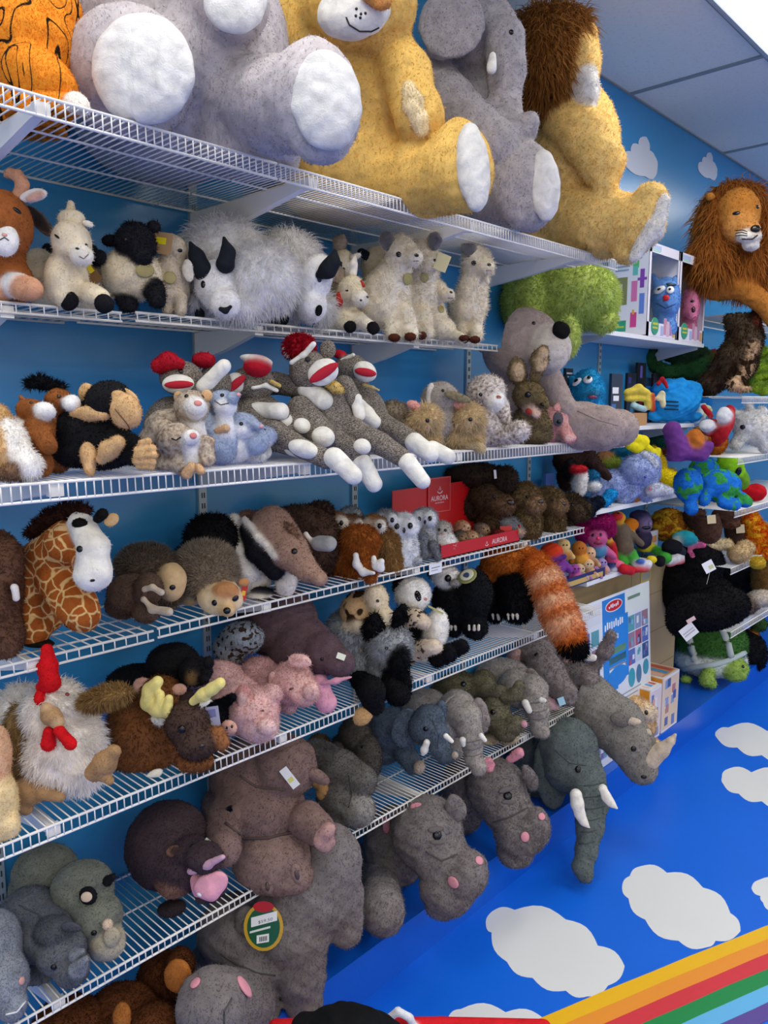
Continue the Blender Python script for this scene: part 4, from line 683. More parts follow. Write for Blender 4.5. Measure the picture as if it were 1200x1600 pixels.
t.body(E(760, 612, 30, 26, d=0), E(775, 628, 15, 16, d=-14, c=1), E(762, 665, 34, 34, d=10), K((738, 668, 17, -6), (746, 688, 14, -14)), K((780, 680, 16, -2), (812, 676, 14, -16)), E(812, 672, 15, 15, d=-20)); t.part('ear', E(787, 638, 10, 26, 12, d=-12, c=0, rz=6)); t.part('ear', E(738, 630, 9, 24, -10, d=-4, c=0, rz=6)); t.bead('eye', 751, 617, 3); t.bead('nose', 779, 621, 4, 3, col='#a8604c', fabricky=True); t.done()
t = Toy('plush_kangaroo', 'olive brown kangaroo with long upright ears and open pink mouth', 'soft toy', 832, 690, S3, k=.2, group=G3, cols=('#6f6043', '#c3a98a', '#e7c9b4', '#c0443c'), fur=F(4, 4200), n=66)
t.body(E(825, 618, 24, 22, d=-14), K((838, 620, 14, -24), (852, 632, 7, -34)), K((830, 635, 12, -20), (838, 646, 6, -30), c=2), E(826, 665, 26, 32, d=2), K((838, 640, 12, -10), (850, 665, 12, -14)), E(842, 680, 22, 14, d=-8))
t.part('ear', K((813, 597, 9), (808, 580, 13), (806, 568, 9), d=-12, fl=.4), K((812, 592, 5), (808, 578, 8), d=-20, c=1, fl=.4)); t.part('ear', K((836, 590, 9), (843, 560, 11), (850, 545, 7), d=-12, fl=.4), K((844, 575, 5), (850, 550, 6), d=-19, c=1, fl=.4)); t.bead('eye', 825, 617, 5); t.bead('nose', 847, 633, 3); t.bead('tongue', 829, 643, 4, 5, col='#c0443c', fabricky=True, out=2); t.done()
t = Toy('plush_pig', 'pink pig with a dark grey patch round its eye', 'soft toy', 872, 690, S3, k=.3, group=G3, cols=('#eeb4ac', '#f2c6bf', '#5d5f66'), fur=SH, n=60)
t.body(E(872, 652, 27, 26, d=-12), E(862, 674, 24, 18, d=-4), E(850, 665, 20, 22, d=10), K((885, 668, 13, -24), (890, 683, 10, -30))); t.pad('eye_patch', 872, 655, 8, 12, 0, '#5d5f66'); t.bead('eye', 873, 659, 3.5, out=2.5); t.part('ear', E(874, 636, 9, 7, 20, d=-34, c=0, rz=3)); t.part('ear', E(900, 648, 10, 5, 30, d=-10, c=1, rz=3)); t.part('snout', E(891, 684, 9, 7, d=-36, c=1, rz=5), n=20); t.done()
BE = ('#a1918b', '#cfc5b8', '#101010')
t = Toy('plush_bear', 'large taupe bear sitting with long legs stretched out past the shelf end', 'soft toy', 850, 694, S3, k=0, group=G3, cols=BE, fur=F(2.5, 9000, g=.4, up=.5, w=1.1), n=96, blend=8)
t.body(E(815, 545, 62, 60, d=50, rz=56), E(858, 548, 34, 38, d=6, c=1, rz=34), E(815, 640, 58, 62, d=80), K((850, 590, 26, 40), (880, 640, 20, 10)), K((850, 680, 32, 60), (905, 668, 36, 20), (940, 672, 36, 6)), K((920, 672, 30, 50), (968, 672, 30, 24)))
t.part('ear', E(762, 520, 24, 36, -10, d=50, rz=12), n=40); t.part('nose', E(877, 519, 15, 13, -35, d=-22, c=2, rz=9), n=26, fur=None); t.bead('eye', 834, 508, 3.2); t.line('seam', [(902, 645), (935, 660), (965, 668)], .7, '#8b7c76'); t.done()
# ================================================================== fourth shelf
G4 = 'soft toys on the fourth shelf'
BR = ('#6d4c38', '#efe9de', '#3a2a22', '#a88a68')
t = Toy('plush_walrus', 'dark brown furry toy with one white tusk at the left edge', 'soft toy', 0, 1030, S4, k=.5, group=G4, cols=BR, fur=F(7, 4500, seg=2)); t.body(E(-2, 905, 28, 88, d=0), E(14, 870, 18, 40, d=4), E(10, 980, 24, 40, d=0)); t.part('tusk', K((22, 908, 6), (25, 924, 5), d=-18, c=1), fur=None); t.done()
GI = ('#a4561f', ('#f3eee0',), ('#3a1f16',), ('#15130f',), '#dcb27c')
t = Toy('plush_giraffe', 'orange-brown patterned giraffe with white blaze and dark brown mane', 'soft toy', 75, 1005, S4, k=.5, group=G4, cols=GI, mat='giraffe', fur=SH, n=84)
t.body(E(108, 842, 36, 36, d=-8), K((126, 812, 18, -14), (146, 850, 22, -26), (146, 885, 24, -32), c=1), E(145, 893, 29, 27, d=-30, c=1), E(128, 872, 18, 18, d=-24), K((100, 850, 36, 8), (60, 880, 36, 14), (40, 930, 32, 10)), K((48, 900, 24, -6), (48, 960, 21, -14), (52, 978, 27, -20)), K((92, 900, 34, 6), (118, 940, 30, -12), (128, 955, 27, -20)), E(55, 950, 48, 40, d=20))
t.part('mane', K((48, 828, 10, 14), (78, 806, 12, 6), (105, 796, 14, -4), (132, 792, 10, -10), c=2), fur=F(10, 1600, seg=2, g=-.4)); t.part('horn', E(125, 813, 12, 8, d=-34, c=3, rz=8), fur=F(2, 300)); t.part('horn', K((152, 806, 7), (160, 798, 8), d=-26, c=3), fur=F(2, 300))
t.part('ear', E(98, 826, 15, 10, 0, d=-36, c=4, rz=5)); t.part('ear', E(174, 807, 13, 10, 30, d=-16, c=4, rz=5)); t.bead('eye', 124, 853, 6, 5.5); t.bead('nostril', 144, 902, 4, 2.5); t.part('hoof', E(56, 999, 30, 8, -6, d=-20, c=3), fur=None); t.part('hoof', E(124, 972, 24, 7, -4, d=-18, c=3), fur=None); t.done()
HG = ('#8a7867', '#d8b684', '#c98f5c', '#ead2a8', '#5f5146')
SP = F(11, 7500, g=0, w=1.5, j=.7, up=1, cj=.3, tip='#c9bba4', skip=(1, 2, 3), cl=40)
t = Toy('plush_hedgehog', 'dark brown hedgehog sitting at the back against the wall', 'soft toy', 235, 960, S4, k=.4, group=G4, cols=('#5c4f45',) + HG[1:], fur=dict(SP, tip='#8a7a66')); t.body(E(228, 872, 46, 34, d=60), E(268, 895, 22, 30, d=40, c=1), E(245, 910, 40, 30, d=56)); t.bead('eye', 269, 904, 4.5); t.done()
t = Toy('plush_animal', 'small brown hooded toy with pale open beak between the hedgehogs', 'soft toy', 225, 972, S4, k=.5, group=G4, cols=('#5f4a3b', '#cdbda4', '#2c211b'), fur=SH, n=60)
t.body(E(205, 922, 38, 32, d=6), E(232, 915, 22, 26, d=-8), E(190, 940, 26, 22, d=10), E(228, 950, 22, 18, d=-10)); t.part('beak', K((224, 930, 4), (226, 915, 4), (238, 911, 4), (252, 920, 5), d=-30, c=1), K((226, 932, 4), (238, 946, 6), (264, 950, 6), d=-34, c=1), fur=None, n=36); t.bead('eye', 227, 938, 3); t.done()
t = Toy('plush_hedgehog', 'big tan-faced hedgehog leaning over the shelf edge with red tag', 'soft toy', 335, 966, S4, k=.45, group=G4, cols=HG, fur=SP, n=72)
t.body(E(322, 888, 47, 40, d=14), E(330, 905, 42, 34, d=0), E(345, 937, 36, 27, d=-20, c=3), K((352, 945, 20, -34), (356, 955, 11, -44), c=1), E(352, 925, 20, 14, d=-34, c=2), E(300, 925, 20, 30, d=10, c=1)); t.part('ear', E(314, 924, 8, 8, d=-34, c=2, rz=5)); t.part('ear', E(382, 912, 9, 7, d=-22, c=2, rz=5)); t.bead('eye', 335, 944, 4.5, 5); t.bead('eye', 368, 937, 4, 5); t.bead('nose', 355, 956, 6, 5.5, out=.8); t.card('red_tag', 384, 926, 9, 24, -10, '#c8282c', 4, ((.2, .3, .8, .6, '#e9c13a'),)); t.done()
AT = ('#a98874', '#eee6d6', '#16161c', '#8b6a58', '#9c9c98')
t = Toy('plush_skunk', 'black long-haired toy at the wall behind the anteater', 'soft toy', 330, 930, S4, k=.3, group=G4, cols=('#141214',), fur=F(9, 3500, seg=2)); t.body(E(330, 830, 42, 40, d=80), E(310, 870, 40, 40, d=80)); t.done()
t = Toy('plush_anteater', 'large anteater with long tapering pinkish brown snout and black and white chest', 'soft toy', 430, 945, S4, k=.55, group=G4, cols=AT, fur=F(4, 7000), n=92, blend=5)
t.body(E(410, 860, 46, 46, d=26), K((425, 825, 34, -2), (455, 862, 27, -20), (482, 893, 16, -30), (500, 905, 11, -34)), E(390, 905, 34, 26, d=-14, c=1), K((366, 815, 13, -24), (374, 860, 17, -36), (386, 895, 22, -36), c=1), K((384, 828, 9, -34), (402, 862, 17, -40), (430, 892, 15, -34), c=2), K((382, 812, 5, -40), (402, 838, 6, -52), (430, 868, 6, -50), c=1), E(447, 908, 17, 26, d=0, c=1))
t.part('mane', K((380, 806, 8, -10), (415, 808, 8, -14), (455, 828, 6, -22), (470, 850, 3, -26), c=3), fur=F(7, 1200, seg=2, g=.2)); t.part('ear', E(441, 853, 9, 6, 30, d=-46, c=3, rz=3)); t.bead('eye', 460, 862, 5); t.part('paw', E(405, 934, 20, 9, d=-34, c=1), E(410, 924, 18, 7, d=-30, c=2), n=30); t.part('claw', K((478, 835, 4), (486, 845, 4), d=4, c=1), K((498, 850, 12), (514, 850, 12), d=10, c=4), fur=None); t.done()
for lab, q, c in (('dark brown shaggy toy lying behind the anteater', [E(470, 820, 50, 32, d=70), E(500, 850, 36, 50, d=70)], '#4d382b'), ('darkest brown round head peeping up behind the mammoth', [E(500, 792, 22, 20, d=90), E(505, 830, 26, 40, d=100)], '#3d2a22')):
    t = Toy('plush_bison', lab, 'soft toy', 490, 925, S4, k=.2, group=G4, cols=(c,), fur=F(8, 3500, seg=2)); t.body(*q); t.done()
OW = ('#8f6542', '#e9e2d4', '#17120e', '#d9b98a')
def owl(lab, x, y, r, base, cols, d, sh=False):
    t = Toy('plush_owl', lab, 'soft toy', x, base, S4, k=.25, group=G4, cols=cols, fur=F(5, 2600), n=48); t.body(E(x, y, r, r * .8, d=d), E(x, y + r * 1.5, r * .95, r * 1.5, d=d + 6), E(x - r * .4, y + 1, r * .42, r * .5, d=d - r * .65, c=1, rz=r * .35), E(x + r * .45, y + 1, r * .42, r * .5, d=d - r * .65, c=1, rz=r * .35)); t.bead('eye', x - r * .38, y + 1, r * .16, r * .2); t.bead('eye', x + r * .42, y, r * .16, r * .2); t.bead('beak', x + r * .05, y + r * .28, r * .1, r * .2, col='#3a3028'); return t
owl('tawny owl, the leftmost behind the orange mammoth', 524, 806, 22, 915, OW, 60).done(); owl('tawny owl in the middle behind the orange mammoth', 552, 810, 20, 912, ('#7c5432',) + OW[1:], 44).done(); owl('tawny owl directly above the mammoth back', 584, 820, 22, 905, ('#93683f',) + OW[1:], 16).done(); owl('slate grey owl at the wall behind the tawny owls', 548, 795, 18, 905, ('#7c8488', '#a8adb0', '#22262a'), 90).done()
t = Toy('plush_mammoth', 'orange brown woolly mammoth with curved white tusks', 'soft toy', 555, 925, S4, k=.5, group=G4, cols=('#b0672c', '#f0ede4', '#8a4c20'), fur=F(9, 8000, seg=2, g=.5, cj=.2, ca=.4), n=64)
t.body(E(540, 865, 34, 34, d=6), E(562, 845, 30, 24, d=-12), K((565, 865, 18, -22), (577, 885, 11, -30), (578, 902, 8, -30)), K((525, 875, 13, 0), (525, 903, 12, -4)), K((550, 885, 13, -10), (550, 900, 12, -12)))
t.part('tusk', K((556, 868, 4.5), (558, 882, 5.5), (568, 895, 5), (584, 896, 3), d=-48, c=1), fur=None); t.part('tusk', K((584, 872, 4), (586, 886, 4), (594, 888, 5), (596, 878, 5), d=-36, c=1), fur=None); t.done()
t = Toy('plush_mammoth', 'golden brown shaggy toy squeezed between mammoth and snowy owl', 'soft toy', 600, 908, S4, k=.3, group=G4, cols=('#a9824f', '#7a5834'), fur=F(9, 5000, seg=2, g=.6, cj=.25), n=48); t.body(E(602, 855, 22, 30, d=6), E(605, 880, 22, 26, d=2)); t.done()
GO = ('#a9aaac', '#f0f1f1', '#17120e', '#7b7d80')
owl('pale grey owlet at the back left of the snowy owl', 604, 802, 21, 890, ('#8f9194',) + GO[1:], 20).done()
t = owl('round snowy owl with white face, standing in front', 630, 822, 26, 884, ('#dfe1e2', '#f6f6f6', '#17120e'), -6); t.part('foot', E(640, 876, 20, 8, d=-10, c=0), cols=('#a9abae',)); t.done()
t = owl('grey owl with white eye rings and hanging wings right of the snowy owl', 663, 808, 21, 878, GO, 4); t.part('wing', K((660, 835, 8), (664, 865, 6), d=-20, c=3)); t.part('wing', K((678, 850, 8), (684, 868, 5), d=-16, c=3)); t.done()
t = Toy('plush_cat', 'small grey and white kitten pressed against the red tray', 'soft toy', 692, 868, S4, k=.3, group=G4, cols=('#b9b2aa', '#f0ede8', '#9b8c78'), fur=F(4, 2000)); t.body(E(690, 830, 17, 16, d=10), E(694, 850, 20, 18, d=4, c=1)); t.bead('eye', 686, 828, 2.5); t.bead('eye', 696, 829, 2.5); t.bead('nose', 691, 834, 2, col='#c88'); t.done()
# red display tray with finger-sized animals
rd = '#c4161c'; P0 = onz(690, 870, S4); X0 = 1.66
p = ony(688, 880, Y4 + .01); q = ony(812, 848, Y4 + .01); bx0, bx1 = p[0], q[0]; r_ = empty('display_tray', ((bx0 + bx1) / 2, -.2, S4), label='red cardboard display tray with header card, full of tiny animals', cat='display box')
m = MB(); m.box((bx0, Y4 + .01, S4 + .002), (bx1, Y4 + .013, S4 + .045), rd).box((bx0, -.10, S4 + .002), (bx1, -.097, S4 + .06), rd).box((bx0, Y4 + .01, S4 + .002), (bx0 + .003, -.1, S4 + .05), rd).box((bx1 - .003, Y4 + .01, S4 + .002), (bx1, -.1, S4 + .06), rd).box((bx0, Y4 + .01, S4 + .002), (bx1, -.1, S4 + .005), rd).build('tray', None, r_)
a = ony(612, 800, -.085); b = ony(750, 795, -.085); za = ony(612, 767, -.085)[2]; zb = ony(750, 748, -.085)[2]
MB().poly((0, -.085, 0), (1, 0, 0), (0, 0, 1), [(a[0], S4 + .004), (b[0], S4 + .004), (b[0], zb), (a[0], za)], .003, rd).build('back_panel', None, r_)
c = ony(668, 790, -.09); d = ony(703, 790, -.09); zt = ony(690, 745, -.09)[2]; zl = ony(690, 800, -.09)[2]
MB().box((c[0], -.0925, zl), (d[0], -.0885, zt), rd).box((c[0] + .003, -.0930, zt - .004), (d[0] - .003, -.0925, zt - .002), '#e0706f').box((c[0] + .003, -.0930, zl + .002), (d[0] - .003, -.0925, zl + .004), '#e0706f').box((c[0] + .002, -.0930, zl + .002), (c[0] + .004, -.0925, zt - .002), '#e0706f').box((d[0] - .004, -.0930, zl + .002), (d[0] - .002, -.0925, zt - .002), '#e0706f').build('header_card', None, r_)
WT = plain('#f0dada', .5); w = d[0] - c[0]; text('header_lettering', 'AURORA', (c[0] + w * .12, -.093, zl + .042), (1, 0, 0), (0, 0, 1), .017, WT, r_, w * .76)
text('header_small_lettering', 'AURORA', (c[0] + w * .3, -.093, zl + .032), (1, 0, 0), (0, 0, 1), .005, WT, r_, w * .4)
def smile(cx, y, cz, s, par):
    m = MB(); m.tube([(cx + s * math.cos(u), y, cz + s * .8 * math.sin(u)) for u in np.linspace(math.pi * 1.12, math.pi * 1.88, 9)], s * .16, 5); m.tube([(cx - s * .35, y, cz), (cx, y, cz + s * .8), (cx + s * .35, y, cz)], s * .13, 5); m.build('smile_mark', WT, par)
smile((c[0] + d[0]) / 2, -.0935, zl + .078, .014, r_); w = bx1 - bx0; text('tray_lettering', 'AURORA', (bx0 + w * .62, Y4 + .0095, S4 + .014), (1, 0, 0), (0, 0, 1), .017, WT, r_, w * .2); smile(bx0 + w * .55, Y4 + .009, S4 + .02, .009, r_)
tiny = [(722, 822, 'tiny pink-brown monkey at the back of the red tray', ('#b98a6a', '#e8c8a8')), (718, 838, 'tiny dark hedgehog at the left of the red tray', ('#4a4644', '#b98f68')), (735, 838, 'tiny tan bear in the middle of the red tray', ('#b98e6a', '#e3c5a0')), (752, 826, 'tiny brown hedgehog at the back middle of the red tray', ('#6f625a', '#c9a27c')), (748, 843, 'tiny tan hedgehog with grey spines at the tray front', ('#8a7a6c', '#d8b48c')), (764, 832, 'tiny red bird in the red tray', ('#b83030', '#d89060')), (704, 846, 'tiny pale hedgehog at the left end of the red tray', ('#a89a88', '#e9dcc4')), (778, 836, 'tiny dark red bug beside the grey armadillo', ('#702a28', '#c05038'))]
for x, y, lab, cc in tiny:
    t = Toy('plush_animal', lab, 'soft toy', x, 856, S4, Y=Y4 + (.05 if y > 835 else .11), group='tiny animals in the red display tray', cols=cc + ('#111111',), fur=F(3, 700), n=30, snap=False); t.keep = [(S4 + .008, -9, 1)]; t.body(E(x, y, 11, 9), E(x + 5, y + 3, 7, 6, d=-5, c=1), E(x - 2, y + 8, 11, 8)); t.bead('eye', x + 4, y, 1.3); t.bead('nose', x + 10, y + 3, 1.5)
t = Toy('plush_armadillo', 'small grey spiny armadillo lying at the right end of the red tray', 'soft toy', 795, 838, S4, k=.4, Y=Y4 + .06, group='tiny animals in the red display tray', cols=('#7b7d80', '#c9a98c'), fur=F(5, 1500, tip='#bfc3c6'), n=36, snap=False); t.keep = [(S4 + .008, -9, 1)]; t.body(E(796, 822, 22, 15, -20), E(812, 832, 8, 6, d=-8, c=1)); t.card('red_tag', 790, 826, 18, 10, 5, '#c8181c', 8)
CP = ('#6f5a3c', '#9c7d5c', '#241a12', '#57452d')
for lab, bx, x, y, r, d, col in (('olive brown capybara, the front left one of three', 815, 822, 782, 27, 0, CP), ('olive brown capybara, the front right one of three', 862, 862, 785, 23, 2, CP), ('big dark capybara head behind the two upright ones', 775, 770, 782, 34, 50, ('#4d3b28', '#6d523a', '#1b120c'))):
    t = Toy('plush_capybara', lab, 'soft toy', bx, 848, S4, k=.4, group=G4, cols=col, fur=F(6, 4200, seg=2, g=.4), n=56); t.body(E(x - 4, y - 4, r, r * .85, d=d), E(x + r * .5, y + r * .25, r * .55, r * .5, d=d - r * .5, c=1), E(x, y + r * 1.2, r * .85, r * 1.1, d=d + 4), E(x + 4, y + r * 1.8, r * .7, r * .6, d=d - 4)); t.part('ear', E(x - r * .6, y - r * .75, r * .24, r * .2, d=d - 4, c=0)); t.part('ear', E(x + r * .2, y - r * .85, r * .2, r * .2, d=d, c=0)); t.bead('eye', x + r * .05, y - r * .15, 2.6); t.bead('nose', x + r * .85, y + r * .1, r * .2, r * .14, col='#2a1c16'); t.done()
t = Toy('plush_bear', 'dark brown toy lying along the wall above the capybaras', 'soft toy', 755, 850, S4, k=.2, group=G4, cols=('#33261c',), fur=F(7, 3000, seg=2)); t.body(E(745, 735, 50, 20, d=90), E(790, 740, 20, 22, d=70), E(735, 780, 40, 30, d=100)); t.card('white_tag', 774, 733, 4, 14, 5, '#e8e8e4', 8); t.done()
t = Toy('plush_buffalo', 'dark brown long-eared toy at the right end of the fourth shelf', 'soft toy', 895, 826, S4, k=.3, group=G4, cols=('#3f3324', '#5a4836', '#1a1510'), fur=F(5, 3500), n=50); t.body(E(890, 790, 22, 20, d=-4), E(880, 812, 20, 16, d=6), E(905, 800, 14, 14, d=-12, c=1)); t.part('ear', K((902, 785, 7), (912, 795, 9), (914, 808, 6), d=-14, fl=.5)); t.part('ear', K((872, 785, 6), (868, 800, 8), d=0, fl=.5)); t.bead('eye', 894, 790, 2.6); t.card('white_tag', 922, 793, 7, 8, 30, '#e8e8e4', 10); t.done()
p = ony(680, 888, Y4 - .006); s_ = empty('price_label', p, label='small white price label clipped to the fourth shelf lip', cat='label'); MB().box((p[0] - .03, Y4 - .008, p[2] - .016), (p[0] + .03, Y4 - .0065, p[2] + .016), '#eef0f2').box((p[0] - .02, Y4 - .0085, p[2] + .002), (p[0] + .02, Y4 - .008, p[2] + .005), '#8a9096').box((p[0] - .02, Y4 - .0085, p[2] - .006), (p[0] + .01, Y4 - .008, p[2] - .004), '#8a9096').build('card', None, s_)
# ================================================================== fifth shelf
G5 = 'soft toys on the fifth shelf'
t = Toy('plush_bear', 'cream yellow furry toy cut off by the left edge beside the hen', 'soft toy', 0, 1310, S5, k=.5, group=G5, cols=('#efd7a2', '#e9bd94'), fur=F(4, 3500)); t.body(E(-4, 1190, 16, 55, d=0, c=1), E(-2, 1262, 26, 55, d=-10), E(10, 1290, 20, 24, d=-14)); t.done()
HN = ('#fffaf2', '#d0151c', '#a9855c', '#a08050', '#caa77c')
t = Toy('plush_hen', 'white shaggy hen with red comb and wattles and tan feet', 'soft toy', 110, 1235, S5, k=.35, group=G5, cols=HN, fur=F(18, 15000, seg=2, w=1.5, g=.5, j=.6, ca=.5, droop=.7, cj=.06), n=90)
t.body(E(85, 1110, 46, 48, d=0), E(100, 1165, 58, 62, d=4), E(120, 1200, 42, 32, d=-4), E(30, 1110, 36, 40, d=20))
t.part('comb', K((70, 1012, 11), (74, 1040, 14), (80, 1066, 13), d=-28, c=1), K((78, 1064, 13), (66, 1072, 9), d=-36, c=1), fur=F(2, 900), n=40, label='red comb'); t.part('cheek', E(62, 1088, 8, 12, d=-46, c=1), fur=F(2, 200)); t.part('beak', E(80, 1118, 16, 14, d=-60, c=2, rz=14), K((72, 1104, 8), (90, 1128, 9), d=-60, c=4), fur=F(2, 300)); t.part('wattle', K((76, 1142, 8), (76, 1160, 11), d=-66, c=1), fur=F(2, 300)); t.part('wattle', K((92, 1140, 8), (110, 1160, 9), d=-66, c=1), fur=F(2, 300)); t.bead('eye', 102, 1088, 3, out=6, col='#7a1414')
t.part('wing', E(36, 1150, 24, 55, d=-24, c=3), E(45, 1190, 20, 35, d=-26, c=3), fur=F(18, 3500, seg=2, w=1.6, g=.9, cj=.25, ca=.5), n=40); t.part('wing', E(165, 1088, 40, 14, 12, d=10, c=3), fur=F(14, 2600, seg=2, w=1.5, g=.3, cj=.25, comb=(-.4, 0, -.2)), n=40)
t.part('foot', E(48, 1232, 30, 24, 10, d=-58, c=2, rz=20), K((70, 1236, 12), (94, 1244, 8), d=-60, c=2), K((30, 1250, 14), (40, 1262, 10), d=-64, c=2), n=40, fur=F(2, 900)); t.part('foot', K((148, 1205, 14), (164, 1190, 17), (178, 1172, 10), d=-40, c=2), K((160, 1210, 8), (172, 1218, 6), d=-44, c=2), n=36, fur=F(2, 700)); t.done()
t = Toy('plush_dog', 'black toy dog with tan cheeks lying at the back wall', 'soft toy', 265, 1130, S5, k=.35, group=G5, cols=('#131214', '#6b5334'), fur=F(4, 3800), n=60); t.body(E(270, 1025, 42, 34, d=70), E(215, 1055, 50, 30, d=80), E(305, 1035, 26, 24, d=40), E(300, 1045, 9, 12, d=18, c=1), E(318, 1048, 9, 9, d=16), E(240, 1060, 50, 36, d=76)); t.part('ear', E(326, 1022, 8, 10, d=20)); t.bead('eye', 296, 1036, 2.4); t.card('white_tag', 168, 1062, 14, 12, 40, '#d8dcdc', 0); t.done()
t = Toy('plush_pig', 'pig hidden behind the moose, only round pink snouts showing', 'soft toy', 250, 1140, S5, k=.3, group=G5, cols=('#3a2c2a', '#dba994', '#8a5a4a'), fur=SH); t.body(E(225, 1070, 24, 22, d=50), E(280, 1078, 22, 20, d=46), E(250, 1105, 40, 36, d=56)); t.part('snout', E(222, 1057, 15, 12, d=26, c=1, rz=7), fur=F(2, 200)); t.part('snout', E(279, 1064, 12, 9, d=24, c=1, rz=6), fur=F(2, 200)); t.bead('nostril', 275, 1063, 1.6); t.bead('nostril', 283, 1063, 1.6); t.done()
MO = ('#7d4e2a', '#4b3931', '#f2e28a', '#f4efdc', '#93603a')
t = Toy('plush_moose', 'round brown moose with pale yellow antlers and dark head', 'soft toy', 260, 1210, S5, k=.4, group=G5, cols=MO, fur=F(6, 7500, seg=2, g=.4, cj=.16), n=84, blend=6)
t.body(E(222, 1145, 56, 60, d=14), E(225, 1175, 54, 36, d=4), E(252, 1090, 34, 34, d=22), E(295, 1130, 36, 36, d=-26, c=1), E(308, 1160, 32, 27, d=-38, c=1), E(304, 1190, 30, 16, d=-26), K((340, 1150, 14, -20), (346, 1160, 12, -20), c=4))
t.part('antler', K((267, 1118, 7), (246, 1108, 12), (232, 1098, 12), (234, 1080, 11), (246, 1066, 9), d=-44, c=2), K((250, 1108, 8), (250, 1086, 7), d=-46, c=2), K((262, 1112, 8), (264, 1092, 6), d=-46, c=2), fur=None, n=44, blend=4); t.part('antler', K((302, 1096, 6), (318, 1086, 9), (332, 1078, 8), (344, 1068, 8), d=-34, c=2), fur=None, n=36)
t.part('ear', E(248, 1126, 13, 8, -18, d=-40, c=3, rz=4)); t.part('ear', E(320, 1098, 9, 6, 35, d=-30, c=3, rz=4)); t.bead('eye', 284, 1140, 6.5); t.bead('nostril', 316, 1166, 5, 3.5, 10, '#2c201c'); t.part('foot_sole', E(240, 1211, 16, 7, 25, d=-44, c=3, rz=5), fur=None)
t.card('hang_tag', 334, 1122, 24, 40, 8, '#9a9ab4', 14, ((.1, .1, .5, .35, '#d8c83a'), (.2, .6, .8, .9, '#6a6a9a'))); t.done()
PK = ('#deb4ae', '#eac6bf', '#101014', '#c99088')
t = Toy('plush_pig', 'black and pink spotted pig wedged between moose and pink pig', 'soft toy', 340, 1160, S5, k=.35, group=G5, cols=('#121216', '#dba994'), fur=SH, n=48); t.body(E(335, 1108, 20, 26, d=-6), K((345, 1090, 10, -4), (362, 1076, 6, -6))); t.part('snout', E(358, 1124, 12, 12, d=-36, c=1, rz=8), fur=F(2, 200)); sn = t.last; t.bead('nostril', 354, 1124, 1.8, 2.6, on=sn); t.bead('nostril', 362, 1122, 1.8, 2.6, on=sn); t.done()
t = Toy('plush_pig', 'pink pig in front with its head over the shelf edge and curly tail', 'soft toy', 390, 1150, S5, k=.5, group=G5, cols=PK, fur=F(5, 7000, cl=30), n=84)
t.body(E(345, 1065, 38, 32, d=20), E(370, 1090, 40, 34, d=8), E(395, 1112, 42, 38, d=-14), E(405, 1135, 30, 24, d=-24, c=1), E(424, 1085, 18, 16, d=2), E(358, 1142, 16, 12, d=-14, c=1)); t.part('ear', E(382, 1092, 14, 22, 10, d=-44, c=3, rz=5), E(380, 1098, 8, 14, 10, d=-50, c=1, rz=4)); t.part('tail', K((312, 1078, 6), (303, 1082, 6), (302, 1068, 6), (314, 1064, 6), d=26)); t.part('snout', E(418, 1136, 15, 13, d=-48, c=1, rz=10)); t.bead('eye', 410, 1111, 3, 1.6, col='#6a4040'); t.done()
t = Toy('plush_pig', 'pink pig lying behind and above the first pink pig', 'soft toy', 450, 1120, S5, k=.5, group=G5, cols=('#d4a8a3', '#e4bab2') + PK[2:], fur=F(5, 7000, cl=30), n=84)
t.body(E(405, 1045, 36, 30, d=16), E(430, 1060, 32, 30, d=4), E(455, 1055, 36, 33, d=-14), E(475, 1068, 24, 22, d=-26, c=1), K((440, 1085, 14, -10), (452, 1090, 12, -12))); t.part('ear', E(428, 1056, 9, 19, 4, d=-44, c=1, rz=5)); t.part('ear', E(468, 1020, 19, 11, -12, d=-30, c=1, rz=6)); t.part('snout', E(486, 1068, 13, 14, d=-46, c=1, rz=9)); t.bead('eye', 455, 1064, 4, 2, 20, '#4a3030'); t.part('tail', E(375, 1023, 6, 6, d=20, c=0)); t.done()
t = Toy('plush_seal', 'grey spotted seal at the wall above the pink pigs', 'soft toy', 375, 1075, S5, k=.2, group=G5, cols=('#8a929c',), mat='spots', fur=F(4, 2400)); t.body(E(378, 985, 34, 26, d=90), E(360, 1000, 28, 24, d=90)); t.done()
HP = ('#5a474c', '#e3a3b4', '#493a3e', '#c9b0a0', '#8a6656')
t = Toy('plush_hippo', 'plum brown hippo with wide open pink mouth, looming over the pink pigs', 'soft toy', 490, 1100, S5, k=.5, group=G5, cols=HP, fur=F(2.5, 5500, g=.4, up=.5), n=90)
t.body(E(435, 960, 62, 56, d=40), E(470, 1000, 52, 50, d=24), E(505, 1010, 34, 34, d=4), E(530, 1024, 26, 22, d=-8), E(490, 1055, 22, 30, d=10)); t.part('lower_jaw', K((500, 1052, 12), (506, 1078, 14), (510, 1086, 16), d=-18, c=1), n=36, label='pink lower jaw'); t.part('lip', K((502, 1056, 3), (525, 1052, 4), (548, 1046, 2), d=-28, c=1), fur=None, lump=0); t.bead('eye', 503, 1018, 3); t.card('yellow_tag', 533, 1014, 13, 9, -20, '#e9ecd0', 6); t.done()
WF = ('#a2a6a8', '#0f0f12', '#c9a06c', '#d9dad8')
t = Toy('plush_raccoon', 'grey furry wolf cub with black ears, black muzzle and dangling black legs', 'soft toy', 600, 1095, S5, k=.4, group=G5, cols=WF, fur=F(9, 8500, seg=2, g=.4, cj=.16), n=90)
t.body(E(560, 1005, 54, 48, d=24), E(565, 1045, 44, 36, d=8), E(608, 1020, 36, 36, d=-12), E(600, 1055, 26, 20, d=-16), E(622, 1040, 17, 24, d=-34, c=1), K((618, 1060, 18, -30), (625, 1080, 17, -26), c=1))
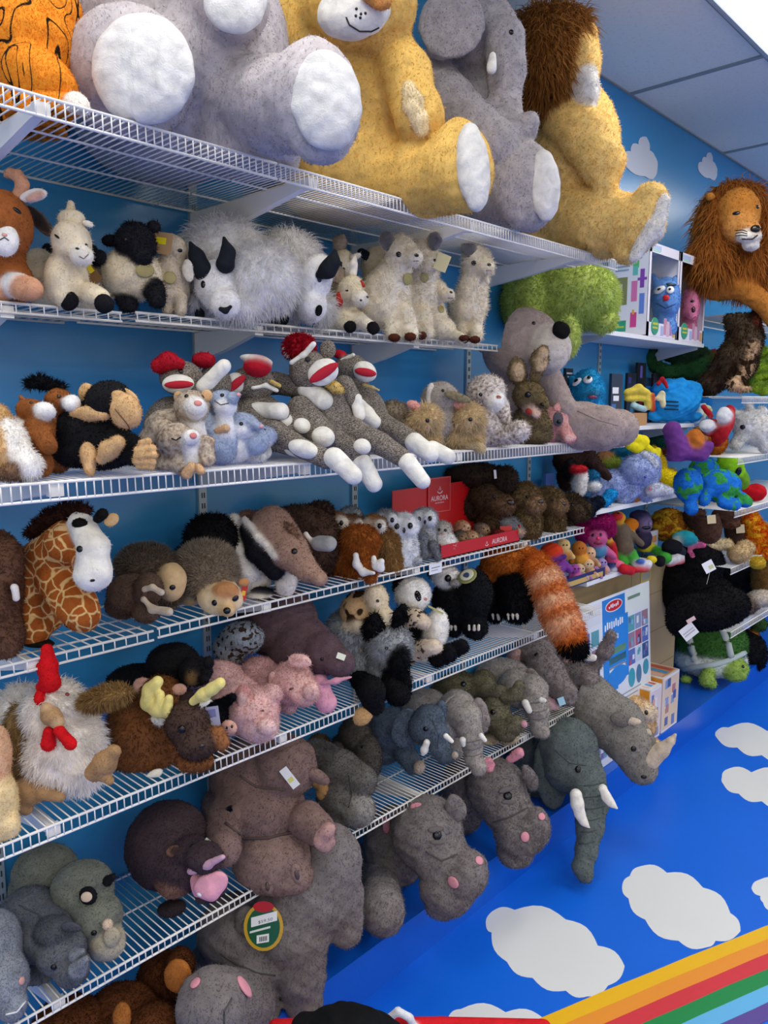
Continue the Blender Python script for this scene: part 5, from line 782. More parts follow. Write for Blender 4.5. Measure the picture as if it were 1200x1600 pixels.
t.part('ear', K((580, 1004, 11), (585, 990, 13), (586, 976, 7), d=-34, c=1, fl=.5)); t.part('ear', K((620, 984, 8), (626, 972, 8), (631, 958, 4), d=-26, c=1, fl=.5)); t.part('leg', K((558, 1072, 17, -20), (580, 1090, 19, -36), (584, 1112, 16, -40), c=1), fur=F(3, 1600), n=40); t.part('foot_sole', E(566, 1130, 17, 14, 25, d=-32, c=2, rz=9), fur=F(2, 300)); t.part('leg', K((615, 1080, 20, -36), (622, 1094, 19, -38), c=1), fur=F(3, 1600), n=40); t.bead('eye', 604, 1024, 3); t.done()
LE = ('#d6b184', ('#e9d8b8',))
t = Toy('plush_leopard', 'tan leopard cub with large brown spots behind the wolf cub', 'soft toy', 570, 1070, S5, k=.3, group=G5, cols=LE, mat='patch', fur=F(4, 3600), n=56); t.body(E(588, 925, 18, 28, 10, d=40, c=1), E(565, 945, 34, 32, d=56), E(600, 960, 20, 22, d=34, c=1), K((540, 972, 12, 34), (560, 968, 13, 26), c=1), E(570, 990, 36, 40, d=60)); t.bead('eye', 590, 928, 2.6); t.done()
t = Toy('plush_snow_leopard', 'cream snow leopard with small dark spots hugging the panda', 'soft toy', 650, 1045, S5, k=.3, group=G5, cols=('#e2cfb4', ('#ead9c0',)), mat='spots', fur=SH, n=60); t.body(K((620, 958, 14, 0), (650, 955, 14, -10), c=0), E(662, 962, 11, 11, d=-14, c=1), K((640, 1015, 13, 0), (665, 1002, 13, -12), c=0), E(678, 1000, 13, 12, d=-18, c=1), E(618, 990, 22, 36, d=24)); t.done()
PA = ('#f4f1ea', '#101014', '#e8a890')
t = Toy('plush_panda', 'black and white panda leaning on its side above the snow leopard', 'soft toy', 670, 1030, S5, k=.3, group=G5, cols=PA, fur=F(4, 5200), n=72)
t.body(E(645, 918, 28, 26, d=0), E(652, 928, 17, 14, d=-12), E(645, 965, 26, 24, d=6, c=1), E(682, 975, 18, 34, -8, d=4), E(664, 1000, 24, 24, d=8), E(652, 985, 20, 14, d=0, c=1)); t.part('ear', E(625, 906, 11, 17, d=6, c=1)); t.pad('eye_patch', 653, 921, 5, 9, 15, '#101014'); t.bead('eye', 654, 922, 2.2, out=3); t.bead('nose', 665, 926, 2.6, col='#c86a5a'); t.part('foot', K((684, 1018, 14), (702, 1010, 14), d=-8, c=1), n=30); t.part('foot', K((704, 1008, 12), (722, 1000, 11), d=0, c=1), n=30); t.card('ribbon_tag', 678, 938, 26, 3, -28, '#b8b070', 8); t.done()
BG = ('#0f1014', '#e9e6e0', '#d8cfc0', '#8b8682')
t = Toy('plush_badger', 'black bear-like badger with white-striped face and round olive tag', 'soft toy', 735, 985, S5, k=.4, group=G5, cols=BG, fur=F(4, 6500), n=80)
t.body(E(715, 930, 40, 42, d=18), E(740, 920, 30, 40, d=4), K((735, 940, 22, 4), (742, 970, 20, -8)), K((700, 960, 18, 8), (708, 972, 14, 2)), E(697, 892, 22, 17, d=-6, c=1), E(688, 884, 20, 14, d=2)); t.part('muzzle', E(712, 902, 10, 6, d=-22, c=3)); t.bead('nose', 700, 894, 5.5, 6, flat=.8); t.part('tail', K((690, 965, 6), (692, 942, 6), (706, 938, 6), (712, 950, 5), d=-10, c=3))
for x in (733, 741, 748, 705, 712): t.part('claw', K((x, 968 if x > 720 else 970, 2.4), (x, 974 if x > 720 else 975, 1.8), d=-34 if x > 720 else -14, c=2), fur=None, n=10)
t.bead('round_tag', 731, 892, 15, 16, 0, '#8a8a50', .1, .4, out=2); t.bead('tag_rim', 731, 892, 11, 12, 0, '#cfd0b4', .1, .4, out=5); t.bead('tag_picture', 731, 893, 5, 6, 0, '#3a4a6a', .1, .4, out=13); t.done()
RP = ('#c9742a', '#101014', '#e0a06a', '#d8cfc0')
t = Toy('plush_red_panda', 'very large red panda with black legs and long ringed orange tail', 'soft toy', 810, 965, S5, k=.4, group=G5, cols=RP, fur=F(7, 9000, seg=2, g=.35, cj=.15), n=90)
t.body(E(800, 868, 46, 28, d=20), E(775, 890, 30, 24, d=20), E(830, 885, 22, 24, d=20), K((805, 912, 30, -4), (808, 940, 24, -14), c=1), K((770, 915, 22, 4), (772, 950, 14, 4), c=1))
for x in (794, 801, 808, 770, 778): t.part('claw', K((x, 952, 2.4), (x + 1, 959, 1.8), d=-40 if x > 790 else -14, c=3), fur=None, n=10)
t.part('tail', *[K((a, b, r, d_), (a2, b2, r2, d_), c=c) for (a, b, r, a2, b2, r2, c, d_) in ((840, 878, 22, 848, 892, 23, 0, -6), (852, 898, 24, 856, 908, 24, 2, -10), (859, 914, 25, 863, 924, 25, 0, -14), (866, 931, 25, 869, 939, 25, 2, -18), (872, 946, 25, 876, 955, 25, 0, -22), (879, 962, 24, 883, 970, 24, 2, -26), (887, 976, 23, 889, 982, 23, 0, -28))], n=56, fur=F(10, 4200, seg=2, g=.3), cols=('#cf6f28', '#101014', '#f0c49a')); t.part('tail_tip', E(896, 1000, 22, 18, -30, d=-30, c=1), fur=F(12, 1500, seg=2, g=.7)); t.done()
# ================================================================== lowest wire shelf
G6 = 'soft toys on the lowest wire shelf'
DN = F(3.5, 10000, g=.4, up=.5, w=1.1, cj=.12)
t = Toy('plush_hippo', 'pale grey toy cut off by the left edge of the lowest shelf', 'soft toy', 0, 1590, S6, k=.5, group=G6, cols=('#8b9098', '#c9ccd0', '#e0a89c'), fur=DN, n=60); t.body(E(-12, 1470, 40, 60, d=10), E(2, 1520, 38, 48, d=-10), E(18, 1555, 22, 24, d=-20)); t.bead('nostril', 33, 1518, 4, 6, 0, '#e0a89c', fabricky=True); t.line('mouth', [(8, 1570), (25, 1566), (38, 1550)], 1.6, '#d4d6d8'); t.done()
t = Toy('plush_rhino', 'dark slate grey rhino lying in front at the lower left', 'soft toy', 90, 1545, S6, k=.5, group=G6, cols=('#5f6266', '#7b7f86', '#4c4e53'), fur=DN, n=80)
t.body(E(45, 1440, 52, 50, d=16), E(70, 1460, 46, 42, d=0), E(95, 1485, 38, 36, d=-16), E(112, 1515, 27, 26, d=-28), E(60, 1520, 30, 26, d=0), E(85, 1455, 30, 22, d=-24, c=2)); t.part('ear', E(62, 1490, 20, 7, 12, d=-38, c=2, rz=4)); t.part('ear', E(112, 1450, 16, 8, -10, d=-28, c=2, rz=4)); t.part('horn', K((118, 1492, 10), (128, 1488, 4), d=-46, c=1)); t.part('horn', K((122, 1515, 14), (134, 1500, 5), d=-52, c=1)); t.bead('eye', 84, 1512, 5); t.line('seam', [(30, 1415), (60, 1430), (80, 1460)], 1, '#4c4e53'); t.done()
t = Toy('plush_rhino', 'greenish grey rhino behind the slate one with round black-rimmed ear', 'soft toy', 155, 1490, S6, k=.5, group=G6, cols=('#74776b', '#b0a68e', '#15151a', '#5d6055', '#d9c2a8'), fur=DN, n=84)
t.body(E(70, 1350, 50, 42, d=34), E(60, 1380, 44, 50, d=34), E(128, 1375, 48, 42, d=4), E(150, 1420, 40, 38, d=-14), E(168, 1458, 27, 26, d=-28, c=1), E(140, 1450, 24, 22, d=-20), E(160, 1472, 20, 14, d=-30)); t.part('ear', E(137, 1385, 14, 14, d=-42, c=2, rz=7), fur=F(2, 300)); t.bead('inner_ear', 135, 1387, 9, 8, 0, '#d9c2a8', .3, .9, fabricky=True, on=t.last, out=1.2); t.part('ear', K((168, 1362, 8), (175, 1356, 5), d=-14, c=2)); t.part('ear', E(126, 1440, 18, 9, 40, d=-34, c=3, rz=4)); t.bead('eye', 146, 1444, 4.5); t.part('horn', E(168, 1431, 8, 9, d=-46, c=4, rz=6), fur=F(2, 200)); t.part('horn', E(174, 1450, 14, 16, d=-46, c=1, rz=9), fur=F(2, 300)); t.card('hang_tag', 136, 1478, 5, 34, 12, '#c9a04a', 12); t.done()
BH = ('#423539', '#e8a4b4', '#84604e', '#332a2d')
t = Toy('plush_hippo', 'dark baby hippo with wide open bright pink mouth on the lowest shelf', 'soft toy', 290, 1425, S6, k=.5, group=G6, cols=BH, fur=DN, n=90)
t.body(E(262, 1320, 64, 66, d=20), E(285, 1345, 50, 46, d=0), E(272, 1375, 28, 27, d=-28, c=2), E(320, 1340, 29, 24, -12, d=-34), E(300, 1330, 30, 22, d=-20), E(330, 1395, 26, 13, 20, d=-30, c=0)); t.part('lower_jaw', K((300, 1362, 7, -24), (316, 1388, 14, -34), (330, 1392, 14, -44), c=1), E(330, 1382, 28, 19, 22, d=-44, c=1, rz=9), n=44, fur=None, label='bright pink open mouth'); t.part('palate', K((298, 1362, 6), (325, 1352, 6), (348, 1340, 4), d=-54, c=1), fur=None, n=26, cols=('#fff', '#c99fb0')); t.part('tooth', E(314, 1397, 6, 4, d=-58), cols=('#f0f0f0',), fur=None, n=14); t.part('ear', E(273, 1330, 14, 9, 10, d=-44, c=2, rz=5), E(276, 1330, 8, 5, d=-48, c=3, rz=3)); t.part('foot', E(268, 1420, 22, 12, 10, d=-20, c=3)); t.card('yellow_tag', 330, 1306, 12, 16, 50, '#cfe0d8', 2, ((.2, .4, .8, .9, '#c8c83a'),)); t.bead('eye', 300, 1322, 3); t.done()
LH = ('#7c655e', '#8b736a', '#b58f88', '#2a2020')
t = Toy('plush_hippo', 'large mauve brown hippo lying with big square muzzle over the shelf edge', 'soft toy', 430, 1385, S6, k=.45, group=G6, cols=LH, fur=F(4, 10000, g=.4, up=.6), n=104, lump=1.8)
t.body(E(400, 1215, 70, 66, d=34), E(405, 1265, 72, 56, d=0), E(445, 1200, 50, 50, d=24), E(425, 1345, 62, 50, d=-34, c=1), E(400, 1300, 50, 30, d=-20), E(450, 1370, 40, 28, d=-46, c=1), K((345, 1260, 30, 20), (350, 1330, 24, 24)), K((480, 1285, 28, -10), (500, 1300, 24, -20)))
t.part('ear', E(497, 1216, 20, 10, -28, d=20, c=0, rz=7)); t.part('ear', E(430, 1190, 14, 12, d=-12, c=0, rz=7)); t.bead('eye', 361, 1268, 7, 10, 20, '#0c0a0a'); t.pad('eyelid', 369, 1272, 8, 14, 20, '#7c655e', flat=.5); t.line('fold', [(352, 1290), (380, 1312), (420, 1312), (465, 1300)], 2.2, '#4e3f3a'); t.line('fold', [(375, 1215), (400, 1232), (445, 1236)], 1.6, '#5a4a44'); t.part('foot_sole', E(507, 1316, 16, 18, 20, d=-48, c=2, rz=10), E(512, 1300, 12, 12, d=-46, c=2), n=26); t.part('nostril', E(418, 1386, 10, 14, 10, d=-92, c=1, rz=6)); t.bead('nostril', 418, 1388, 3.5, 7, 10, '#4a3a36', on=t.last); t.part('nostril', E(463, 1368, 9, 15, 16, d=-90, c=1, rz=6)); t.bead('nostril', 464, 1370, 3.5, 8, 16, '#4a3a36', on=t.last); t.card('white_tag', 453, 1215, 13, 34, 38, '#e6e6e2', 6, ((.15, .3, .8, .5, '#d8d070'),)); t.done()
t = Toy('plush_bear', 'grey furry toy with tan toes lying beside the large mauve hippo', 'soft toy', 545, 1310, S6, k=.4, group=G6, cols=('#6b6762', '#b98f5e', '#8f8b85', '#575048'), fur=F(4, 7000, cj=.2), n=84)
t.body(K((495, 1180, 26, 30), (530, 1200, 28, 14), (565, 1220, 24, 4)), E(535, 1245, 40, 36, d=4), E(560, 1265, 26, 26, d=-14, c=2), E(530, 1275, 34, 22, d=-4)); t.part('foot_sole', E(500, 1222, 15, 11, d=-24, c=1, rz=8), E(508, 1240, 15, 12, d=-26, c=1, rz=8), n=26, blend=2, fur=F(2, 400)); t.line('seam', [(545, 1212), (550, 1240), (545, 1262)], 1, '#4a4540'); t.done()
t = Toy('plush_bear', 'dark grey-brown toy standing behind the grey furry one', 'soft toy', 570, 1290, S6, k=.3, group=G6, cols=('#4d4842', '#6a5138'), fur=F(4, 4500)); t.body(E(555, 1140, 26, 28, d=60), E(575, 1175, 22, 36, d=40), E(540, 1165, 26, 30, d=70)); t.part('ear', E(527, 1158, 11, 9, d=30)); t.bead('eye', 566, 1157, 2.5); t.part('ear', E(500, 1150, 16, 12, d=70, c=1)); t.done()
E1 = ('#56626f', '#7f8b97', '#f4f0e6', '#b3a594')
def tusk(t, *p, d=-30): t.part('tusk', K(*p, d=d), cols=('#f3efe4',), fur=None, n=30, lump=0)
t = Toy('plush_elephant', 'small blue-grey elephant with white tusks, first in the row of small elephants', 'soft toy', 645, 1205, S6, k=.5, group=G6, cols=E1, fur=DN, n=84, blend=5)
t.body(E(608, 1130, 38, 34, d=18), E(600, 1150, 30, 34, d=22), E(668, 1126, 30, 28, d=-16), E(672, 1107, 22, 16, d=-14), K((682, 1135, 18, -26), (688, 1160, 14, -32), (694, 1172, 10, -34), (710, 1170, 8, -38)), K((632, 1165, 18, 4), (645, 1185, 15, -2))); t.part('ear', E(634, 1128, 22, 32, -16, d=-26, c=0, rz=6), n=34); t.part('ear', E(690, 1100, 8, 16, d=0, c=0, rz=5)); tusk(t, (667, 1150, 5), (663, 1162, 5), (661, 1168, 3), d=-48); tusk(t, (697, 1140, 4), (706, 1148, 3), d=-48); t.bead('eye', 665, 1129, 4); t.part('foot_sole', E(655, 1188, 9, 10, d=-22), cols=('#b3a594',)); t.part('trunk_tip', E(711, 1170, 6, 6, d=-44), cols=('#b3a594',)); t.line('seam', [(676, 1116), (686, 1140), (684, 1160)], .8, '#3d4754'); t.done()
E2 = ('#a39c94', '#b4ada5', '#948a84')
def trunkrings(t, pts, col='#6f6a64'):
    for a, b in pts: t.line('wrinkle', [a, ((a[0] + b[0]) / 2, (a[1] + b[1]) / 2 + 2), b], .7, col)
t = Toy('plush_elephant', 'light grey elephant, second in the row, trunk hanging to the shelf edge', 'soft toy', 705, 1180, S6, k=.55, group=G6, cols=E2, fur=DN, n=90, blend=5)
t.body(E(665, 1098, 40, 30, d=16), E(660, 1120, 34, 34, d=20), E(715, 1100, 30, 32, d=-12), K((728, 1110, 24, -24), (738, 1145, 16, -32), (740, 1175, 13, -34), (748, 1190, 12, -38)), E(705, 1160, 20, 20, d=6)); t.part('ear', E(706, 1112, 21, 36, -10, d=-34, c=1, rz=6), n=34); t.part('ear', E(752, 1108, 13, 28, 12, d=-6, c=2, rz=6), n=30); tusk(t, (723, 1147, 5), (724, 1154, 3.5), d=-54); tusk(t, (752, 1140, 4), (758, 1147, 3), d=-48); trunkrings(t, [((726, 1150), (750, 1146)), ((728, 1162), (752, 1158)), ((728, 1172), (752, 1168))]); t.done()
E3 = ('#767059', '#8a8468', '#cdbfa4', '#d59aa4')
t = Toy('plush_elephant', 'olive elephant, third in the row, curled arm-like ear and pink trunk tip', 'soft toy', 775, 1160, S6, k=.5, group=G6, cols=E3, fur=DN, n=90, blend=5)
t.body(E(735, 1088, 30, 22, d=16), E(772, 1110, 24, 34, d=-12), K((782, 1130, 20, -22), (790, 1140, 17, -28), (808, 1132, 12, -34)), E(755, 1130, 24, 24, d=8)); t.part('ear', E(778, 1080, 16, 10, d=-24, rz=5)); t.part('ear', K((790, 1090, 9), (806, 1085, 10), (812, 1072, 8), d=-20)); t.part('foot_sole', E(765, 1160, 14, 14, d=-10, c=2)); t.part('foot_sole', E(794, 1152, 17, 11, d=-14, c=2)); t.part('trunk_tip', E(819, 1132, 5, 6, d=-46, c=3), fur=None, n=16); t.bead('eye', 770, 1113, 4.2); trunkrings(t, [((766, 1102), (790, 1102)), ((768, 1126), (794, 1122))], '#565140'); t.done()
t = Toy('plush_elephant', 'olive elephant behind, only head and black eye between the grey ones', 'soft toy', 720, 1130, S6, k=.3, group=G6, cols=('#6f6a52',), fur=DN, n=60); t.body(E(718, 1062, 34, 20, d=40), E(700, 1075, 30, 20, d=44), E(755, 1058, 20, 20, d=40)); t.bead('eye', 724, 1060, 4.5); t.done()
t = Toy('plush_elephant', 'light grey elephant, fourth in the row, with white tusk and wrinkled trunk', 'soft toy', 825, 1125, S6, k=.5, group=G6, cols=E2, fur=DN, n=90, blend=5)
t.body(E(785, 1045, 42, 24, d=26), E(780, 1065, 32, 30, d=26), E(812, 1066, 34, 30, d=-8), K((832, 1070, 24, -20), (840, 1100, 17, -28), (843, 1130, 12, -30), (850, 1136, 9, -34))); t.part('ear', E(795, 1072, 30, 16, 35, d=-24, c=2, rz=6), n=34); t.part('ear', E(834, 1052, 10, 18, 30, d=-6, c=2, rz=5)); tusk(t, (821, 1090, 5.5), (827, 1102, 4.5), d=-54); tusk(t, (846, 1085, 4), (851, 1086, 3), d=-52); trunkrings(t, [((830, 1090), (852, 1086)), ((832, 1104), (855, 1100)), ((833, 1116), (855, 1112))]); t.done()
E4 = ('#857b78', '#9a8f8c', '#d9b1ae', '#6f6866')
t = Toy('plush_elephant', 'furry mouse-grey elephant with pink inner ears, lying fifth in the row', 'soft toy', 865, 1100, S6, k=.5, group=G6, cols=E4, fur=F(4, 5500), n=90)
t.body(E(835, 1020, 34, 28, d=20), E(850, 1050, 30, 34, d=-4), K((862, 1060, 26, -12), (885, 1085, 16, -24), (890, 1078, 10, -26)), E(850, 1090, 22, 20, d=-2, c=1)); t.part('ear', K((806, 1020, 8), (800, 1035, 9), (802, 1045, 7), d=-14, c=0, fl=.5), K((806, 1022, 4), (803, 1040, 5), d=-19, c=2, fl=.5)); t.bead('eye', 838, 1023, 3.4); t.part('foot_sole', E(856, 1098, 20, 12, -15, d=-30, c=2), fur=F(2, 200)); t.card('blue_tag', 877, 1094, 10, 12, 20, '#a4d0e0', 4); t.done()
t = Toy('plush_elephant', 'mouse-grey elephant at the end of the row with raised grey trunk', 'soft toy', 905, 1085, S6, k=.45, group=G6, cols=E4, fur=F(4, 5000), n=90)
t.body(E(870, 1000, 40, 22, d=14), E(880, 1015, 26, 20, d=6), E(895, 1045, 28, 26, -20, d=-8, c=3), K((910, 1050, 18, -12), (920, 1053, 14, -20), (908, 1060, 10, -20)), K((925, 1040, 8, 0), (945, 1010, 10, -4), (955, 985, 8, -6))); t.part('ear', K((880, 990, 8), (892, 1020, 9), (897, 1035, 6), d=-16, c=2, fl=.5), fur=F(2, 300)); t.part('tusk', K((910, 1020, 5), (928, 1020, 5), d=-30), cols=('#e8e2da',), fur=None, n=18); t.done()
# ================================================================== on the blue ledge
G7 = 'large animal soft toys on the blue ledge'
HIP = ('#7b7472', '#868180', '#e39aa6', '#5d5858')
HF = F(4.5, 20000, g=.6, up=.4, cj=.12, cl=24, ca=.5, w=1.2)
for lab, q, pads in (('reddish brown bear with tan soles under the lowest shelf', [E(255, 1520, 40, 42, d=60), E(280, 1500, 22, 30, d=40)], [(277, 1512, 22, 26)]), ('dark brown toy with tan paw at the bottom left corner', [E(190, 1575, 56, 45, d=30), E(240, 1590, 40, 30, d=10)], [(190, 1575, 14, 22)]), ('dark red-brown toy lying far left under the lowest shelf', [E(110, 1590, 60, 40, d=60)], [])):
    t = Toy('plush_bear', lab, 'soft toy', q[0][1], 1640, LEDGE, k=.3, Y=-.24, group=G7, cols=('#5a3218', '#a8672e'), fur=F(6, 5000, seg=2, g=.5), n=60); t.body(*q)
    for a, b, r1, r2 in pads: t.part('foot_sole', E(a, b, r1, r2, d=-20 if r1 > 14 else -30, c=1, rz=9), fur=F(2, 600), n=30)
    t.done()
def nostril(t, x, y, r=7, a=20, on=None): t.bead('nostril', x, y, r, r * 1.15, a, '#e39aa6', .35, .9, on=on, fabricky=True, out=1)
t = Toy('plush_hippo', 'very large grey hippo nearest the camera with green and gold price tag', 'soft toy', 430, 1560, LEDGE, k=.5, Y=-.27, group=G7, cols=HIP, fur=HF, n=118, lump=2, blend=10, snap=False)
t.body(E(490, 1385, 72, 70, d=50), E(455, 1430, 66, 70, d=20), E(520, 1350, 46, 60, d=60), K((470, 1460, 44, 10), (470, 1520, 36, 6), (475, 1565, 30, 4)), K((535, 1400, 34, 70), (540, 1450, 28, 70)), E(375, 1455, 66, 56, d=-20), E(330, 1520, 42, 46, d=-26), E(400, 1500, 46, 44, d=-30), K((330, 1570, 46, -50), (385, 1575, 50, -60)))
t.part('ear', E(385, 1440, 18, 26, 10, d=-64, c=0, rz=10)); nostril(t, 306, 1537, 8, -10); nostril(t, 380, 1543, 11, 10); t.line('seam', [(345, 1490), (372, 1508), (400, 1520), (430, 1524)], 1.2, '#4a4646'); t.line('seam', [(350, 1600), (350, 1580), (362, 1560)], 1.2, '#4a4646')
p, n_ = t.hit(414, 1441); n_ = n_ / np.linalg.norm(n_); o_ = p - FW * .022; ux = RT; vx = UP; cr = lambda r1, r2: [(r1 * math.cos(a), r2 * math.sin(a)) for a in np.linspace(0, 2 * math.pi, 28)[:-1]]; mm = t.m
rt = empty('tmp', tuple(t.root.location)); m = MB(); w_ = -FW
m.poly(o_, ux, vx, cr(29 * mm, 35 * mm), .001, '#c9a02c').poly(o_ + w_ * .001, ux, vx, cr(24 * mm, 30 * mm), .0004, '#1d5a3c').poly(o_ + w_ * .001 + vx * 30 * mm, ux, vx, [(a + 0, b) for a, b in cr(15 * mm, 8 * mm)], .0008, '#b8232a')
m.obox(o_ + w_ * .0016 + ux * -18 * mm + vx * 0 * mm, ux * 38 * mm + vx * 10 * mm, vx * 14 * mm, w_ * .0004, '#eceeee').obox(o_ + w_ * .0016 + ux * -10 * mm - vx * 24 * mm, ux * 18 * mm + vx * 3 * mm, vx * 12 * mm, w_ * .0004, '#eceeee').obox(o_ + w_ * .0016 + ux * -20 * mm - vx * 9 * mm, ux * 30 * mm + vx * 8 * mm, vx * 3 * mm, w_ * .0004, '#e0e4e0')
for i in range(9): m.obox(o_ + w_ * .002 + ux * (-6 + i * 1.3) * mm - vx * (21 - i * .22) * mm, ux * (.6 if i % 2 else .9) * mm, vx * 7 * mm, w_ * .0002, '#222222')
ob = m.build('price_tag', None, rt); ob.parent = t.root; bpy.data.objects.remove(rt); ob['label'] = 'round green and gold price tag'
text('price_lettering', '$59.50', o_ + w_ * .0021 + ux * -8 * mm + vx * 5 * mm, ux + vx * .26, vx, .0085, plain('#55585c', .6), t.root, 22 * mm); t.done()
t = Toy('plush_hippo', 'large grey hippo, middle one of the three on the ledge, looking down', 'soft toy', 640, 1420, LEDGE, k=.5, Y=-.27, group=G7, cols=HIP, fur=HF, n=110, lump=2, blend=9, snap=False)
t.body(E(620, 1320, 52, 60, d=40), E(590, 1350, 30, 50, d=44), K((592, 1370, 30, 10), (596, 1420, 30, 6), (600, 1432, 26, 0)), E(668, 1300, 56, 56, d=-10), E(690, 1340, 46, 40, d=-26), E(700, 1385, 44, 42, d=-36), E(728, 1365, 34, 38, -20, d=-36), E(692, 1412, 30, 22, d=-38)); t.part('ear', E(653, 1262, 12, 8, -10, d=-30, c=2, rz=5), fur=F(2, 200)); t.part('ear', E(712, 1262, 16, 22, 20, d=-4, c=0, rz=8)); t.part('ear', E(603, 1290, 7, 12, d=-10, c=2, rz=4)); t.bead('eye', 683, 1305, 7.5); t.pad('eyelid', 681, 1296, 13, 5, 8, '#6a6462', flat=.6); t.pad('eyelid', 684, 1316, 12, 4, 0, '#6a6462', flat=.5); nostril(t, 709, 1378, 8, 10); nostril(t, 748, 1345, 6, 30); t.line('seam', [(665, 1330), (690, 1345), (715, 1335)], 1.1, '#4a4646'); t.done()
t = Toy('plush_hippo', 'large grey hippo nearest the elephant, third along the ledge', 'soft toy', 760, 1330, LEDGE, k=.5, Y=-.27, group=G7, cols=HIP, fur=HF, n=110, lump=2, blend=9, snap=False)
t.body(E(735, 1225, 44, 48, d=34), E(720, 1260, 36, 40, d=30), E(775, 1230, 46, 44, d=-6), E(792, 1262, 40, 36, d=-22), E(812, 1300, 40, 36, d=-34), E(838, 1290, 22, 28, d=-34), E(805, 1330, 28, 24, d=-34)); t.part('ear', E(764, 1196, 9, 13, 10, d=-30, c=2, rz=5), fur=F(2, 200)); t.part('ear', K((798, 1186, 6), (812, 1176, 7), d=-14, c=2), fur=F(2, 200)); t.part('ear', E(828, 1215, 11, 22, 20, d=-6, c=0, rz=7)); t.bead('eye', 793, 1243, 7.5); t.pad('eyelid', 791, 1234, 13, 5, 8, '#6a6462', flat=.6); t.pad('eyelid', 795, 1253, 12, 4, 0, '#6a6462', flat=.5); nostril(t, 820, 1307, 7, 0); nostril(t, 846, 1276, 5, 30); t.line('seam', [(770, 1285), (800, 1275), (825, 1262)], 1.1, '#4a4646'); t.done()
EL = ('#5d6665', '#525b59', '#7a8382')
t = Toy('plush_elephant', 'tall dark grey-green elephant with long hanging trunk and two white tusks', 'soft toy', 860, 1270, LEDGE, k=.5, Y=-.26, group=G7, cols=EL, fur=F(2.5, 9000, g=.4, up=.5), n=124, lump=1, blend=7, snap=False)
t.body(E(845, 1165, 52, 48, d=36), E(840, 1205, 40, 50, d=34), E(885, 1165, 48, 44, d=-8), E(892, 1195, 46, 42, d=-16), K((915, 1215, 29, -30), (922, 1250, 26, -52), (922, 1290, 19, -80), (916, 1330, 14, -104), (910, 1355, 13, -118), (914, 1367, 11, -124))); t.part('ear', E(861, 1205, 27, 60, 4, d=-36, c=1, rz=8), n=50); tusk(t, (900, 1242, 8.5), (902, 1256, 8), (906, 1272, 6.5), (912, 1284, 4.5), (921, 1294, 1.5), d=-100); tusk(t, (942, 1232, 6), (948, 1246, 5.5), (955, 1255, 4), (964, 1263, 1.5), d=-74); t.bead('eye', 903, 1202, 4.5, 5.5)
trunkrings(t, [((912, 1228), (944, 1222)), ((915, 1246), (946, 1240)), ((914, 1264), (944, 1260)), ((912, 1282), (938, 1278)), ((908, 1300), (932, 1297)), ((905, 1318), (928, 1315))], '#414847'); t.line('seam', [(868, 1172), (890, 1192), (915, 1196)], .9, '#454c4b'); t.done()
RH = ('#85817a', '#cbbba6', '#746f69')
t = Toy('plush_rhino', 'large grey rhino with long pale horn leaning out beyond the elephant', 'soft toy', 960, 1180, LEDGE, k=.15, Y=-.43, group=G7, cols=RH, fur=F(2.5, 8000, g=.4, up=.5), n=120, lump=1, blend=8, snap=False)
t.body(E(915, 1085, 40, 34, d=40), E(930, 1110, 44, 46, d=24), E(960, 1130, 46, 44, d=6), E(985, 1160, 37, 34, d=-14), K((985, 1165, 34, -16), (1000, 1195, 25, -26), (1005, 1205, 19, -30))); t.part('ear', E(970, 1124, 16, 12, -10, d=-46, c=2, rz=6)); t.part('ear', E(987, 1127, 15, 6, -4, d=-44, c=1, rz=5)); t.part('horn', K((1016, 1186, 15, -36), (1034, 1172, 11, -40), (1048, 1158, 6, -42), (1055, 1148, 2.5, -42), c=1), fur=F(1.5, 400), n=40, blend=3, lump=0); t.part('horn', K((1005, 1158, 10, -24), (1012, 1145, 6, -24), c=1), fur=F(1.5, 200)); t.bead('eye', 990, 1170, 4.5); t.bead('nostril', 1006, 1214, 4.5, 3.5); t.done()
t = Toy('plush_dog', 'tan puppy with brown ear peeping out behind the rhino', 'soft toy', 1000, 1165, LEDGE, k=0, Y=-.31, group=G7, cols=('#dbb98a', '#5a2e1c', '#e9d6b8'), fur=F(4, 4000), n=60); t.body(E(990, 1098, 24, 16, d=0), E(1000, 1125, 24, 26, d=4), E(1010, 1108, 17, 14, d=-10, c=2), E(1022, 1160, 12, 12, d=-6)); t.part('ear', E(998, 1103, 15, 10, -25, d=-12, c=1, rz=5)); t.bead('eye', 1010, 1108, 3, 4); t.bead('eye', 996, 1143, 3); t.done()
# poster of art supplies
def P3(x, y, Y): return ony(x, y, Y)
pA, pB = P3(905, 960, -.23), P3(1004, 922, -.23); zb = LEDGE + .002; yt, yb = -.235, -.285
xl, xr = 2.76, 3.42; zt = .865 + .02
o = np.array((xl, yb, zb)); u = np.array((xr - xl, 0, 0)); v = np.array((0, yt - yb, zt - zb)); nn = np.array((0, -1, 0.0)); lv = np.linalg.norm(v)
po = empty('craft_poster', ((xl + xr) / 2, yb, zb), label='white and blue poster of craft supplies leaning against the cardboard sheet', cat='poster'); m = MB(); m.obox(o, u, v, nn * .003, '#dfe6ec')
def R(m, x0, y0, x1, y1, c, h=.0034): m.obox(o + u * x0 + v * y0 + nn * h * .9, u * (x1 - x0), v * (y1 - y0), nn * .0004, c)
m.build('board', None, po); m = MB(); random.seed(3)
R(m, .30, .86, .62, .985, '#2a7fd0'); R(m, .30, .47, .66, .86, '#2a86d8'); R(m, .05, .42, .50, .47, '#2a86d8'); R(m, .64, .85, .97, .985, '#dfe9e4'); R(m, .66, .93, .85, .95, '#7fa88a'); R(m, .02, .86, .28, .985, '#d9dee6')
